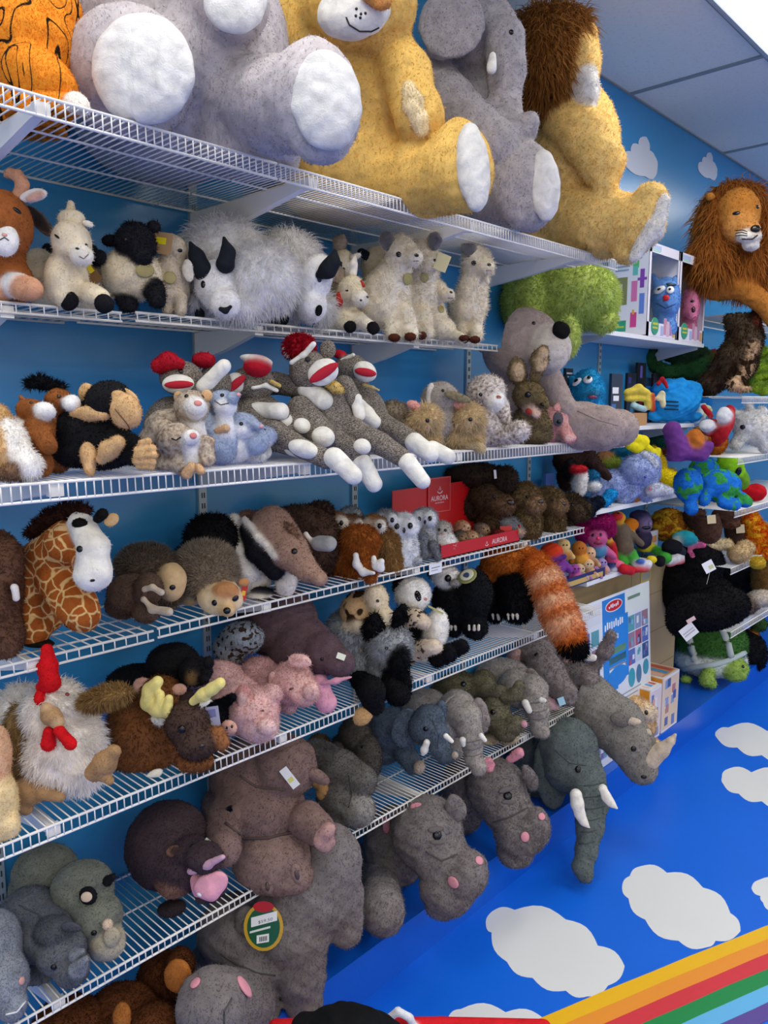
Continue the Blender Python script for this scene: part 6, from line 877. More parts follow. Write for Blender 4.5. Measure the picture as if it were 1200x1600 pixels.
for i in range(3): R(m, .38, .64 - i * .055, .62, .68 - i * .055, '#8cc47a' if i < 2 else '#dfeaf4')
for i in range(3): R(m, .38, .60 - i * .035 - .06, .60, .615 - i * .035 - .06, '#e6eef6', .0040)
for i in range(7): R(m, .52, .36 - i * .028, .84 - (i % 3) * .05, .369 - i * .028, '#9aa6b4')
cs = ['#5a6fb0', '#7ab4d0', '#4a4058', '#9a7a88', '#c8d4e0', '#7a5f9a', '#5fa0a8', '#b0566a', '#39557a', '#dfe4ea', '#8a9ac0']
for i in range(3):
    for j in range(3):
        x0, y0 = .66 + i * .105, .52 + j * .105; R(m, x0, y0, x0 + .098, y0 + .098, cs[(i * 4 + j * 3) % 11])
        for q in range(3): a, b = random.random() * .06, random.random() * .06; R(m, x0 + a, y0 + b, x0 + a + .03, y0 + b + .03, random.choice(cs), .0040 + q * .0003)
for i in range(4):
    for j in range(4):
        x0, y0 = .04 + i * .095, .05 + j * .09; R(m, x0, y0, x0 + .09, y0 + .085, cs[(i * 5 + j * 7) % 11])
        for q in range(3): a, b = random.random() * .06, random.random() * .05; R(m, x0 + a, y0 + b, x0 + a + .03, y0 + b + .03, random.choice(cs), .0040 + q * .0003)
for i in range(2):
    for j in range(3): R(m, .03 + i * .12, .52 + j * .11, .13 + i * .12, .61 + j * .11, random.choice(cs))
R(m, .50, .02, .70, .10, '#3f8fd8')
for cx, cy, r1, r2, c in ((.70, .44, .05, .06, '#3aa0b0'), (.81, .44, .04, .06, '#4a7a9a'), (.92, .46, .045, .05, '#3f98a8'), (.5, .50, .14, .06, '#2a86d8')): m.poly(o + u * cx + v * cy + nn * .0040, u, v, [(r1 * math.cos(a), r2 * math.sin(a)) for a in np.linspace(0, 2 * math.pi, 20)[:-1]], .0003, c)
m.poly(o + u * .46 + v * .935 + nn * .0042, u, v, [(.12 * math.cos(a), .036 * math.sin(a)) for a in np.linspace(0, 2 * math.pi, 24)[:-1]], .0003, '#e8e4e4').poly(o + u * .46 + v * .935 + nn * .0046, u, v, [(.11 * math.cos(a), .03 * math.sin(a)) for a in np.linspace(0, 2 * math.pi, 24)[:-1]], .0003, '#c4232c'); m.build('printed_pictures', None, po)
m = MB()
for i in range(9): m.obox(o + u * (.325 + i * .03) + v * (.80 + (i % 3) * .004) + nn * .0042, u * .018, v * (.036 + .008 * (i % 2)), nn * .0003, '#eef2f6')
for i in range(5): m.obox(o + u * (.41 + i * .022) + v * (.728 + (i % 2) * .004) + nn * .0042, u * .014, v * .03, nn * .0003, '#eef2f6')
for i in range(6): m.obox(o + u * (.385 + i * .024) + v * (.925 + (i % 2) * .004) + nn * .0052, u * .015, v * (.012 + .006 * (i % 3)), nn * .0003, '#eef2f6')
m.build('blurred_lettering', None, po)
# two boxes in front of it
def pbox(lab, x0, x1, y0, y1, h, front, side, top, pics, rot=0):
    b = empty('toy_box', ((x0 + x1) / 2, (y0 + y1) / 2, LEDGE), label=lab, cat='toy box', group='orange craft boxes on the ledge'); MB().box((x0, y0, LEDGE + .001), (x1, y1, LEDGE + h), '#e8e6e4').build('carton', None, b); m = MB(); e = .0006
    m.box((x0 - e, y0 + .006, LEDGE + .02), (x0, y1 - .004, LEDGE + h - .006), side); m.box((x0 + .006, y0 - e, LEDGE + .012), (x1 - .006, y0, LEDGE + h - .012), front); m.box((x0 + .01, y0 + .01, LEDGE + h), (x1 - .01, y1 - .01, LEDGE + h + e), top)
    for i in range(pics): a, c = random.random() * .7, random.random() * .75; w = x1 - x0; m.box((x0 + w * (a + .06), y0 - 2 * e - i * .0001, LEDGE + h * (c + .05)), (x0 + w * (a + .25), y0 - e, LEDGE + h * (c + .2)), random.choice(['#5a74b8', '#d9a08a', '#e6e0dc', '#4a5f9a', '#b87a78', '#8a9ac8']))
    for i in range(5): c = random.random() * .75; m.box((x0 - 2 * e, y0 + (y1 - y0) * (.15 + .13 * i), LEDGE + h * (c * .4 + .3)), (x0 - e, y0 + (y1 - y0) * (.26 + .13 * i), LEDGE + h * (c * .4 + .42)), random.choice(['#2f6fc0', '#e8eef4', '#d05a3a']))
    for i in range(3): m.box((x0 + (x1 - x0) * (.1 + .28 * i), y0 + .02, LEDGE + h + e), (x0 + (x1 - x0) * (.3 + .28 * i), y1 - .03, LEDGE + h + 1.6 * e), ['#e9c0b0', '#4aa0d0', '#c85a50'][i])
    m.build('printed_panels', None, b)
pbox('orange craft box standing left in front of the poster', 3.30, 3.42, -.325, -.20, .255, '#dccfd0', '#e0962a', '#e8e0de', 9)
pbox('taller white and orange craft box standing right, nearest the turtle', 3.44, 3.62, -.325, -.16, .275, '#e2c8a8', '#e69a3a', '#e0a060', 12)
# turtle and the big black gorillas beyond
TU = ('#3c6a2c', '#c3ccc6', '#9cbc58', '#e4e8e4')
t = Toy('plush_turtle', 'large green turtle with pale banded shell and lime head, on the ledge end', 'soft toy', 1110, 1050, LEDGE, k=.2, Y=-.22, group=G7, cols=TU, fur=F(4, 7000), n=110, blend=4)
t.body(E(1112, 1005, 52, 44, d=10, rz=50), E(1110, 1030, 52, 26, d=8, c=3, rz=50), E(1148, 1046, 20, 18, d=-30, c=2), K((1108, 1050, 9, -40), (1104, 1062, 10, -46), (1112, 1068, 7, -48), c=2), E(1072, 1062, 8, 6, d=-20, c=2)); t.line('shell_band', [(1077, 972), (1076, 990), (1080, 1010), (1087, 1034)], 6, '#b8c2bc', out=0); t.line('shell_band', [(1116, 972), (1128, 985), (1137, 1005), (1142, 1026)], 5.5, '#b8c2bc', out=0); t.line('shell_rim', [(1064, 1046), (1085, 1043), (1110, 1040), (1140, 1032), (1163, 1020)], 5, '#b8c8c8', out=0); t.bead('eye', 1161, 1042, 2.6); t.done()
GO_ = ('#0e0e12', '#4a2e20')
for lab, ax, q, extra in (('huge black toy ape lying over the turtle with white tag on its back', 1110, [E(1100, 955, 54, 30, d=20), E(1130, 945, 40, 30, d=20), E(1062, 968, 20, 26, d=10)], 1), ('big black toy ape seated against the wall behind the cardboard sheet', 1060, [E(1065, 910, 40, 50, d=60), E(1090, 880, 40, 34, d=50), E(1100, 925, 44, 30, d=40)], 0), ('black furry toy ape under the far flame toy shelf', 1160, [E(1150, 900, 36, 26, d=40), E(1175, 930, 30, 30, d=50), E(1165, 1020, 30, 36, d=40)], 0)):
    t = Toy('plush_gorilla', lab, 'soft toy', ax, 1060, LEDGE, k=.1, Y=-.50 if extra else -.28, group=G7, cols=GO_, fur=F(4, 6000), n=80, snap=False); t.keep = [(LEDGE, -.33, 1)]; t.body(*q)
    if extra: t.card('white_tag', 1070, 984, 24, 20, 38, '#dfe0e4', 14, ((.1, .3, .9, .4, '#a8a8b0'), (.1, .5, .9, .6, '#b0b0b8'))); t.card('pink_tag', 1074, 966, 14, 6, 30, '#d8b8b8', 14)
    t.done(rest=False)
# ================================================================== board shelves
GBT = 'toys on the white board shelves'
t = Toy('plush_lion', 'realistic tawny lion with long flowing mane lying on the highest far shelf', 'soft toy', 1140, 462, C1, k=.1, Y=-.36, group=GBT, cols=('#b5752f', '#ece6da', '#9a5a24', '#c98a45'), fur=F(2.5, 4500, g=.3), n=100, blend=5)
t.body(E(1152, 330, 33, 42, d=-18), E(1154, 345, 26, 30, d=-30, c=3), K((1166, 335, 11, -40), (1178, 352, 9, -52), c=3), E(1172, 362, 19, 10, d=-50, c=1, rz=12), E(1174, 376, 13, 9, d=-44, c=1), E(1150, 400, 44, 50, d=30), K((1120, 438, 24, 8), (1160, 440, 20, -10), (1195, 470, 14, -20), (1215, 500, 13, -24)))
t.part('mane', E(1150, 303, 42, 22, d=14, c=2), E(1118, 350, 26, 50, 6, d=6, c=2), E(1112, 395, 34, 42, d=2, c=2), E(1165, 410, 36, 38, d=8, c=2), E(1193, 360, 18, 50, d=16, c=2), n=60, fur=F(34, 10000, seg=2, w=1.5, up=.4, j=.3, ca=.5, droop=1, cj=.25, tip='#c8843c', comb=(-.1, -.05, -.95)))
t.bead('nose', 1181, 350, 8, 6, 0, '#14100e'); t.bead('eye', 1151, 326, 5, 3.2, -10); t.bead('eye', 1184, 316, 3.5, 3); t.line('mouth', [(1160, 366), (1176, 366), (1184, 360)], 1); 
for i in range(3): t.line('whisker_line', [(1150, 353 + i * 4), (1160, 352 + i * 4), (1168, 355 + i * 3)], .6)
t.part('ear', E(1110, 300, 7, 6, d=-16)); t.done()
t = Toy('plush_monster', 'lime green shaggy monster lying on its side on the top board shelf', 'soft toy', 890, 515, B1, k=-.3, Y=-.17, group=GBT, cols=('#c0d074',), fur=F(9, 13000, seg=2, w=1.5, g=.3, j=.7, ca=.5, cj=.15), n=96, blend=10)
t.body(E(885, 462, 78, 54, d=0), E(820, 470, 34, 50, d=30), E(945, 470, 20, 34, d=-6)); t.part('arm', E(941, 500, 22, 19, d=-30), n=40); t.part('foot', E(889, 525, 14, 30, d=-50), n=40); t.done(rest=False)
# window boxes with monsters
def wbox(lab, x0, x1, y0, h, body, col, z=B1, panel='#1c6a5c'):
    b = empty('toy_box', ((x0 + x1) / 2, -.15, z), label=lab, cat='toy box', group='white window boxes on the top board shelf'); f = .012
    m = MB(); wh = '#e9e6ee'; y1 = -.06
    m.box((x0, y0, z + .001), (x0 + .004, y1, z + h), wh).box((x1 - .004, y0, z + .001), (x1, y1, z + h), wh).box((x0, y0, z + h - .004), (x1, y1, z + h), wh).box((x0, y0, z + .001), (x1, y1, z + .005), wh).box((x0, y1 - .004, z), (x1, y1, z + h), panel)
    m.box((x0, y0 - .001, z), (x0 + f * 1.6, y0 + .002, z + h), wh).box((x1 - f, y0 - .001, z), (x1, y0 + .002, z + h), wh).box((x0, y0 - .001, z + h - .04), (x1, y0 + .002, z + h), wh).box((x0, y0 - .001, z), (x1, y0 + .002, z + .06), wh)
    m.box((x0 + .02, y0 - .0016, z + h - .03), (x0 + .11, y0 - .001, z + h - .008), '#b6c8e6').box((x0 + .03, y0 - .002, z + h - .034), (x0 + .1, y0 - .0012, z + h - .026), '#a8dcc0')
    w = x1 - x0; m.lathe(((x0 + w * .25), y0 - .001, z + .045), [(0, .003), (.036, .003), (.038, 0)], 24, '#3a9a7a', (0, -1, 0)).box((x0 + w * .25 - .026, y0 - .0046, z + .05), (x0 + w * .25 + .026, y0 - .004, z + .06), '#c8c850').box((x0 + w * .25 - .026, y0 - .0046, z + .034), (x0 + w * .25 + .026, y0 - .004, z + .042), '#c8c850')
    for i in range(5): m.box((x0 + w * (.45 + .1 * i), y0 - .0016, z + .008 + .006 * (i % 2)), (x0 + w * (.54 + .1 * i), y0 - .001, z + .05 + .012 * ((i * 3) % 4)), ['#a8b8e0', '#c890a8', '#d8b8c8', '#b088b8', '#d8a860'][i])
    m.build('carton', None, b)
    MB().box((x0 + f, y0 + .0005, z + .05), (x1 - f, y0 + .001, z + h - .035)).build('window', clear(), b); return b
def clear():
    if 'clear' not in MATS:
        m, nt, bs = nodes('clear_film', .08); bs.inputs['Transmission Weight'].default_value = 1; bs.inputs['IOR'].default_value = 1.02; bs.inputs['Alpha'].default_value = .25; MATS['clear'] = m
    return MATS['clear']
wbox('white window box with the blue red-nosed monster doll inside', 3.24, 3.55, YB, .39, None, None); wbox('rightmost white window box with a pink monster doll inside', 3.56, 3.87, YB, .39, None, None)
t = Toy('plush_monster', 'blue monster doll with round eyes and red nose inside the window box', 'soft toy', 1042, 528, B1, Y=-.215, k=0, group=GBT, cols=('#6a9ad8', '#f4f4f4'), fur=F(2.5, 2500), n=60); t.body(E(1040, 468, 21, 34, d=0), E(1038, 512, 18, 22, d=0), K((1026, 445, 5), (1020, 430, 3)), K((1054, 442, 5), (1058, 430, 3)))
t.bead('eye_white', 1032, 454, 6, 6, col='#f6f6f6', flat=.5, out=1); t.bead('eye_white', 1047, 454, 6, 6, col='#f6f6f6', flat=.5, out=1); t.bead('eye', 1033, 454, 2, out=5.5); t.bead('eye', 1046, 454, 2, out=5.5); t.bead('eyebrow', 1048, 446, 8, 2.5, -10, '#14304a', out=2); t.bead('nose', 1041, 466, 4.5, 5, col='#d0242c', out=1); t.line('mouth', [(1026, 474), (1040, 482), (1054, 476)], .7, '#1a3a5a'); t.done()
t = Toy('plush_monster', 'pink monster doll inside the rightmost window box', 'soft toy', 1078, 535, B1, Y=-.215, k=0, group=GBT, cols=('#e087a8',), fur=F(2.5, 2000), n=50); t.body(E(1078, 475, 12, 32), E(1076, 512, 10, 18)); t.bead('eye', 1082, 465, 2.5); t.bead('mouth', 1084, 478, 3, 5, col='#3a1420'); t.line('seam', [(1070, 490), (1080, 494), (1088, 488)], .7, '#a04a68'); t.done()
m = MB(); b = [o for o in bpy.data.objects if o.name.startswith('toy_box') and 'red-nosed' in o.get('label', '')][0]
for i, (a, c, w, h, cl) in enumerate(((.62, .74, .14, .10, '#5ac070'), (.62, .66, .12, .1, '#6ac0b8'), (.80, .52, .10, .2, '#8a4ab0'), (.74, .60, .22, .03, '#8a4ab0'), (.60, .38, .14, .22, '#e07ab0'), (.80, .24, .12, .22, '#6a8ad8'), (.60, .10, .15, .16, '#d84a90'), (.64, .24, .05, .05, '#e0b040'), (.22, .35, .28, .3, '#8a8a58'), (.26, .5, .12, .08, '#d8d0b8'), (.2, .06, .30, .12, '#3aa080'), (.24, .1, .22, .02, '#b8c850'), (.2, .76, .34, .015, '#8aa0b8'), (.2, .8, .34, .015, '#8aa0b8'), (.2, .72, .32, .015, '#8aa0b8'), (.2, .84, .3, .015, '#8aa0b8'))):
    m.box((3.2394 - i * .00006, -.06 - .19 * (a + w), B1 + .39 * c), (3.2399, -.06 - .19 * a, B1 + .39 * (c + h)), cl)
m.build('printed_pictures', None, b)
# ---- second board: blue monster pack, grass-coloured packs, bottles
t = Toy('plush_monster', 'blue furry monster with open dark mouth in a clear bag', 'soft toy', 918, 650, B2, Y=-.18, k=0, group=GBT, cols=('#2c9fd0', '#f3f3f3', '#3a1a28'), fur=F(4, 4500), n=80)
t.body(E(918, 605, 25, 36), E(918, 632, 28, 18), K((898, 605, 7), (894, 585, 6)), E(925, 608, 12, 8, d=-22, c=2, rz=8)); t.bead('eye_white', 903, 590, 6, 6, col='#f6f6f6', flat=.6, out=1); t.bead('eye_white', 919, 587, 7, 7, col='#f6f6f6', flat=.6, out=1); t.bead('eye', 905, 590, 2.6, out=5.5); t.bead('eye', 921, 587, 3, out=5.5); t.bead('tongue', 926, 612, 7, 3, col='#8a3a4a', out=1); t.done()
def pack(lab, px, py, w, h, Y, z, cl, bits, name='toy_pack', rx=0):
    p = ony(px, py, Y); s = empty(name, (p[0], Y, z), label=lab, cat='toy pack', group='packed toys on the board shelves'); M_ = (p - CAM) @ FW / FPX; w *= M_; h *= M_
    MB().obox((p[0] - w / 2, Y, z + .002), (w, 0, 0), (0, .012, 0), (0, .0, h), cl).build('card', None, s); m = MB()
    for i, (a, c, ww, hh, co) in enumerate(bits): m.box((p[0] - w / 2 + w * a, Y - .0006 - i * .00005, z + .002 + h * c), (p[0] - w / 2 + w * (a + ww), Y, z + .002 + h * (c + hh)), co)
    m.build('printed_pictures', None, s); return s
D = '#10141c'
pack('black card pack with blue creature behind the kangaroo ears', 872, 640, 52, 80, -.14, B2, D, [(.3, .55, .35, .2, '#1f4a80'), (.3, .2, .3, .2, '#1f6a5a'), (.1, .9, .7, .02, '#8a8f98')]); pack('dark card pack with silver lettering stripes left of the blue monster', 888, 640, 22, 90, -.12, B2, '#1c2a34', [(.1, .9, .8, .03, '#c8ccd0'), (.1, .84, .8, .03, '#c8ccd0'), (.1, .2, .7, .2, '#2a6a5a')])
pack('navy card pack with large white letters right of the blue monster', 962, 655, 36, 80, -.20, B2, '#20344a', [(.1, .62, .55, .12, '#e8eaec'), (.2, .48, .5, .1, '#e8eaec'), (.1, .1, .25, .1, '#dfe6ee'), (.5, .1, .25, .1, '#dfe6ee'), (.75, .2, .2, .1, '#c8c8c8'), (.05, .3, .4, .12, '#2f6aa8')]); pack('dark pack with teal picture between white-lettered pack and blue bottles', 985, 650, 30, 78, -.10, B2, '#161c28', [(.2, .5, .5, .2, '#1f5a80'), (.4, .2, .4, .15, '#2a6a8a'), (.1, .8, .3, .12, '#3a3a8a')])
pack('black card pack at the wall with purple figure on top', 1000, 648, 30, 92, -.05, B2, D, [(.3, .75, .25, .2, '#6a5ab0'), (.3, .3, .4, .2, '#7a2430')]); pack('dark pack behind the blue bottle bag', 1025, 640, 30, 74, -.05, B2, '#1a1428', [(.3, .4, .4, .3, '#2f7aa8')])
p = ony(985, 655, YB + .03); bs = empty('basket', (p[0], YB + .05, B2), label='light brown cardboard tray holding yellow tubes on the second board', cat='tray'); MB().box((p[0] - .10, YB + .01, B2 + .001), (p[0] + .12, YB + .09, B2 + .055), '#b98c5a').box((p[0] - .09, YB + .02, B2 + .0555), (p[0] + .11, YB + .08, B2 + .056), '#6a4a2c').build('tray', None, bs)
t = Toy('slap_toy', 'bundle of yellow and red bendy toy limbs in the brown tray', 'toy', 990, 640, B2, Y=YB + .05, k=0, group=GBT, cols=('#e8cf52', '#b01e28', '#a8d0d8', '#e0d8a8'), fur=None, n=64, blend=2, snap=False, mat='plush'); t.body(K((980, 614, 6), (998, 608, 8), (1010, 614, 6), (1013, 636, 5)), K((980, 622, 5), (1004, 622, 5)), K((1018, 618, 5), (1020, 640, 4), c=1), K((990, 634, 5), (1006, 640, 5), c=2), K((1028, 622, 4), (1035, 614, 4), (1036, 634, 4), c=3), K((1028, 600, 3, 20), (1035, 592, 3, 20), (1042, 604, 3, 20), c=1)); t.done(rest=False)
t = Toy('watering_can', 'bright blue soft jug-shaped toy with black lettering lines', 'toy', 1055, 657, B2, Y=YB + .07, k=0, group=GBT, cols=('#2396e2', '#101820', '#bfe0f4'), fur=None, n=84, blend=4, lump=2); t.body(E(1055, 630, 36, 26), E(1050, 608, 32, 14), K((1020, 650, 8), (1088, 652, 8)), K((1052, 602, 5), (1066, 598, 5), (1090, 606, 6)), E(1083, 620, 13, 20)); t.done()
for i in range(3): t.line('lettering', [(1038 if i else 1040, 627 + i * 6), (1060, 628 + i * 6)], 1.1, '#10304a')
t = Toy('watering_can', 'second blue soft jug-shaped toy behind, partly hidden', 'toy', 1075, 650, B2, Y=-.13, k=0, group=GBT, cols=('#1f86d2',), fur=None, n=50, lump=2); t.body(E(1085, 625, 26, 24), E(1010, 612, 20, 14)); t.done()
t = Toy('toy_leaflet', 'crumpled pale blue wrapper with pictures hanging by the blue jug', 'toy wrapper', 1095, 650, B2, Y=YB - .02, k=0, cols=('#a8c4e4', '#d8dca8'), fur=None, n=40, blend=2, lump=4, snap=False); t.body(E(1085, 638, 14, 10, -30, rz=3), E(1100, 643, 14, 8, 30, rz=3, c=1), E(1092, 655, 10, 8, c=0, rz=6)); t.done(rest=False)
# ---- third board
t = Toy('plush_donkey', 'pale blue shaggy elephant-like toy with drooping head on the third board', 'soft toy', 970, 785, B3, Y=YB + .04, k=.1, group=GBT, cols=('#a3b3dc', '#c8ccd8', '#e88aa0', '#d8902c'), fur=F(4, 7000), n=90, blend=6)
t.body(E(958, 758, 30, 24, d=10), E(1000, 735, 30, 26, d=0), K((1005, 720, 16), (1012, 750, 14), (1010, 775, 10)), K((940, 760, 14), (935, 775, 11)), K((990, 765, 13), (975, 782, 10)), E(1018, 718, 12, 10)); t.part('ear', K((1010, 712, 6), (1020, 725, 7), (1020, 738, 6), d=-14, c=1)); t.part('muzzle', K((1020, 765, 12, -10), (1045, 768, 7, -10), d=0, c=1)); t.bead('cheek', 1017, 764, 7, 8, col='#e88aa0', fabricky=True, out=1.4); t.bead('eye', 1008, 746, 2.6, col='#3a3ab0'); t.done()
t = Toy('plush_bear', 'tiny orange bear leaning on the pale blue toy', 'soft toy', 988, 778, B3, Y=YB + .01, k=0, group=GBT, cols=('#d8902c',), fur=F(2, 600), n=36); t.body(E(985, 762, 6, 7), E(990, 772, 8, 9), E(982, 757, 3, 3), K((992, 775, 4), (1000, 777, 3))); t.done()
t = Toy('plush_duck', 'bright yellow chick cluster toy beside the price sign', 'soft toy', 1045, 770, B3, Y=YB + .06, k=0, group=GBT, cols=('#f0dc20', '#c8302c'), fur=F(3, 3000), n=64); t.body(E(1040, 745, 20, 14), E(1060, 752, 12, 14), K((1028, 728, 8), (1036, 742, 10)), E(1030, 755, 10, 8), E(1067, 744, 8, 6)); t.bead('bow', 1029, 751, 4, 3, col='#c8302c', fabricky=True); t.done()
t = Toy('plush_duck', 'yellow bird toy with red beak standing behind the pale blue elephant-like toy', 'soft toy', 1030, 765, B3, Y=-.12, k=0, group=GBT, cols=('#e0c428', '#b0202c'), fur=F(3, 2000), n=50); t.body(E(1026, 722, 14, 22), E(1020, 700, 10, 10), K((1034, 728, 8), (1040, 750, 6)), E(1024, 728, 7, 8, d=-12, c=1)); t.done()
p = ony(1057, 760, YB - .003); s = empty('price_sign', p, label='small black-framed square price sign on the third board edge', cat='sign'); M_ = depth(p) / FPX; m = MB(); a = 5 * M_; m.box((p[0] - a * 1.4, YB - .005, p[2] - a * .8), (p[0] + a * 1.4, YB - .001, p[2] + a * .8), '#15171a').box((p[0] - a * .9, YB - .006, p[2] - a * .4), (p[0] + a * .9, YB - .005, p[2] + a * .4), '#f2f2f2'); m.build('frame', None, s)
t = Toy('plush_doll', 'yellow square-headed doll hanging above the pale blue toy by the bear feet', 'soft toy', 995, 710, B3, Y=YB - .01, k=0, group=GBT, cols=('#f0e024', '#d8cc20'), fur=None, n=50, blend=2, lump=.5); t.body(K((985, 684, 9), (1005, 690, 9), (995, 700, 9), (985, 694, 9)), K((1012, 700, 6), (1024, 712, 7), (1028, 704, 5), c=1)); t.done(rest=False)
for lab, ax, q, cl, Y in (('white and black puppet with red scarf beside the pale blue toy', 905, [E(905, 755, 11, 22), E(890, 735, 10, 18, d=6, c=1), E(905, 733, 12, 6, d=-10, c=2), E(910, 745, 8, 6, d=-6)], ('#ece8e2', '#15151a', '#c4242c'), -.2), ('teal and blue bird-like toy lying on the left of the third board', 935, [E(945, 782, 12, 8), E(955, 772, 10, 8), E(925, 745, 12, 10, c=1), E(928, 760, 12, 7, d=-4, c=2)], ('#2096d0', '#1f6a90', '#dfe0e0'), -.21), ('green and pink picture-book doll leaning behind on the third board', 955, [E(952, 722, 22, 12, -20), E(945, 712, 12, 8, d=-6, c=1), E(975, 705, 20, 8, c=2)], ('#a8b84a', '#c88a5a', '#2a8ab0'), -.12), ('dark brown long-winged toy above the puppet', 905, [K((880, 720, 16), (915, 712, 14), (950, 745, 6)), E(885, 745, 14, 24)], ('#33211a', '#33211a', '#33211a'), -.13), ('navy furry toy hanging from the left end of the third board', 915, [E(915, 795, 16, 18), E(935, 785, 10, 10)], ('#141c2c', '#141c2c', '#141c2c'), -.22), ('grey beanbag toy behind the yellow chicks', 1030, [E(1045, 740, 12, 6, 30)], ('#98988a', '#98988a', '#98988a'), -.15)):
    t = Toy('plush_animal', lab, 'soft toy', ax, 780, B3, Y=Y, k=0, group=GBT, cols=cl, fur=F(3, 1800), n=50); t.body(*q); t.done(rest=False)
pack('blue storybook box standing behind the capybaras', 858, 800, 24, 60, -.06, B3 - .02, '#4a6ab0', [(.2, .5, .5, .1, '#c8d8f0'), (.2, .3, .5, .08, '#9ab0d8')]); 
# ---- fourth board: dolls
GD = 'dolls and small plush on the lowest board shelf'
def doll(name, lab, ax, cols, q, beads=(), Y=YB + .05, fur=None, mat='plush', n=60):
    t = Toy(name, lab, 'soft toy', ax, 895, B4, Y=Y, k=0, group=GD, cols=cols, fur=fur, n=n, blend=3, lump=.8); t.body(*q)
    for b in beads: t.bead(*b[:3], *b[3:5], col=b[5], out=.8)
    t.done(); return t
doll('plush_doll', 'doll with magenta wild hair and pink smiling face', 935, ('#c05a8a', '#b8287a', '#8a6ab0', '#4a8ab0'), [E(932, 832, 17, 17), E(935, 808, 24, 12, c=1, d=2), E(912, 822, 12, 18, c=1, d=4), E(950, 818, 10, 14, c=1, d=4), E(935, 852, 14, 12, c=3), K((948, 852, 6, -2), (958, 862, 6, -4)), K((920, 855, 6, -2), (912, 868, 6, -4))], [('eye', 927, 829, 2, 2.5, '#111111'), ('eye', 939, 828, 2, 2.5, '#111111'), ('nose', 935, 834, 3, 3, '#d83a5a'), ('mouth', 935, 841, 7, 3, '#8a1a3a')], fur=F(6, 3500, seg=2, skip=(0, 2, 3), g=.1))
doll('plush_duck', 'yellow duck doll in brown coat and bright green trousers with red and white shoes', 975, ('#e0a828', '#6a5d4c', '#46a83c', '#e6e6ea', '#c42430', '#3a6ac0'), [E(965, 810, 12, 11), E(963, 808, 10, 6, d=-9, c=4), K((970, 830, 14), (975, 855, 15), c=1), K((985, 835, 6, -2), (1002, 850, 5, -4), c=1), K((968, 866, 10), (974, 880, 8, -4), c=2), K((985, 866, 10), (993, 880, 8, -4), c=2), K((975, 890, 8, -14), (985, 892, 7, -18), c=4), K((995, 884, 7, -14), (1012, 882, 7, -18), c=3), K((992, 891, 5, -16), (1010, 889, 5, -20), c=4), E(1001, 878, 7, 4, d=-20, c=5)], [('eye', 966, 803, 2, 2, '#111111')], n=84)
doll('plush_doll', 'purple-grey faced doll with black moustache behind the duck doll', 1005, ('#8d7ba0', '#3a3450', '#15151a'), [E(1007, 812, 12, 14), E(1000, 800, 16, 10, d=4, c=1), E(1005, 835, 14, 16, c=1)], [('moustache', 1010, 818, 7, 3, '#15151a'), ('nose', 1016, 812, 3, 4, '#a088b0')], Y=-.15)
doll('plush_doll', 'orange cat-like doll between duck and moustached doll', 990, ('#e0801e', '#e8b040'), [E(985, 813, 13, 10), E(982, 828, 12, 10, c=1)], [], Y=-.14)
doll('plush_doll', 'doll in yellow top and green trousers lying with red and white shoes', 1035, ('#e8cf30', '#46a83c', '#e6e6ea', '#c42430', '#15151a', '#e0a090'), [E(1005, 845, 10, 10), E(1010, 858, 14, 12), K((1022, 862, 10), (1040, 872, 9, -6), c=1), K((1045, 876, 7, -12), (1062, 872, 7, -16), c=2), K((1045, 882, 5, -14), (1066, 878, 4, -18), c=3), E(1031, 878, 9, 9, d=-14, c=4), E(1018, 876, 8, 7, d=-4, c=0)], n=76)
doll('plush_doll', 'pink-legged doll in turquoise shirt sitting at the board end', 1075, ('#d9679a', '#2cb0c0', '#e0d8c8', '#c8a080'), [E(1070, 842, 20, 12, c=1), E(1060, 845, 8, 7, d=-6, c=2), K((1078, 855, 7), (1097, 852, 6, -6)), K((1075, 858, 6), (1083, 872, 7, -10), (1083, 880, 6, -10))], Y=YB + .0, n=60)
doll('plush_doll', 'black-shirted doll beside the turquoise shirt', 1055, ('#14151a', '#2c3040'), [E(1050, 855, 16, 12), E(1062, 862, 10, 8, c=1)], Y=-.14)
doll('plush_doll', 'red-shirted doll half hidden left of the duck doll', 952, ('#c02430', '#e8b840'), [K((955, 850, 7), (962, 878, 6)), E(950, 842, 7, 7, c=1)], Y=-.17)
doll('plush_doll', 'pink teddy foot doll sitting under the red-shirted doll', 962, ('#e06a90', '#d04a78'), [E(967, 877, 9, 8), E(955, 868, 10, 9, c=1)], Y=YB + .02)
doll('plush_doll', 'red-orange furry doll at the left end of the lowest board', 862, ('#d8401e', '#5a3a8a', '#7a3a90'), [E(862, 855, 18, 15), K((850, 870, 4, -12), (882, 862, 4, -14), c=1), E(868, 880, 16, 12, c=2), K((878, 870, 6), (890, 882, 6), c=2)], Y=-.20, n=60)
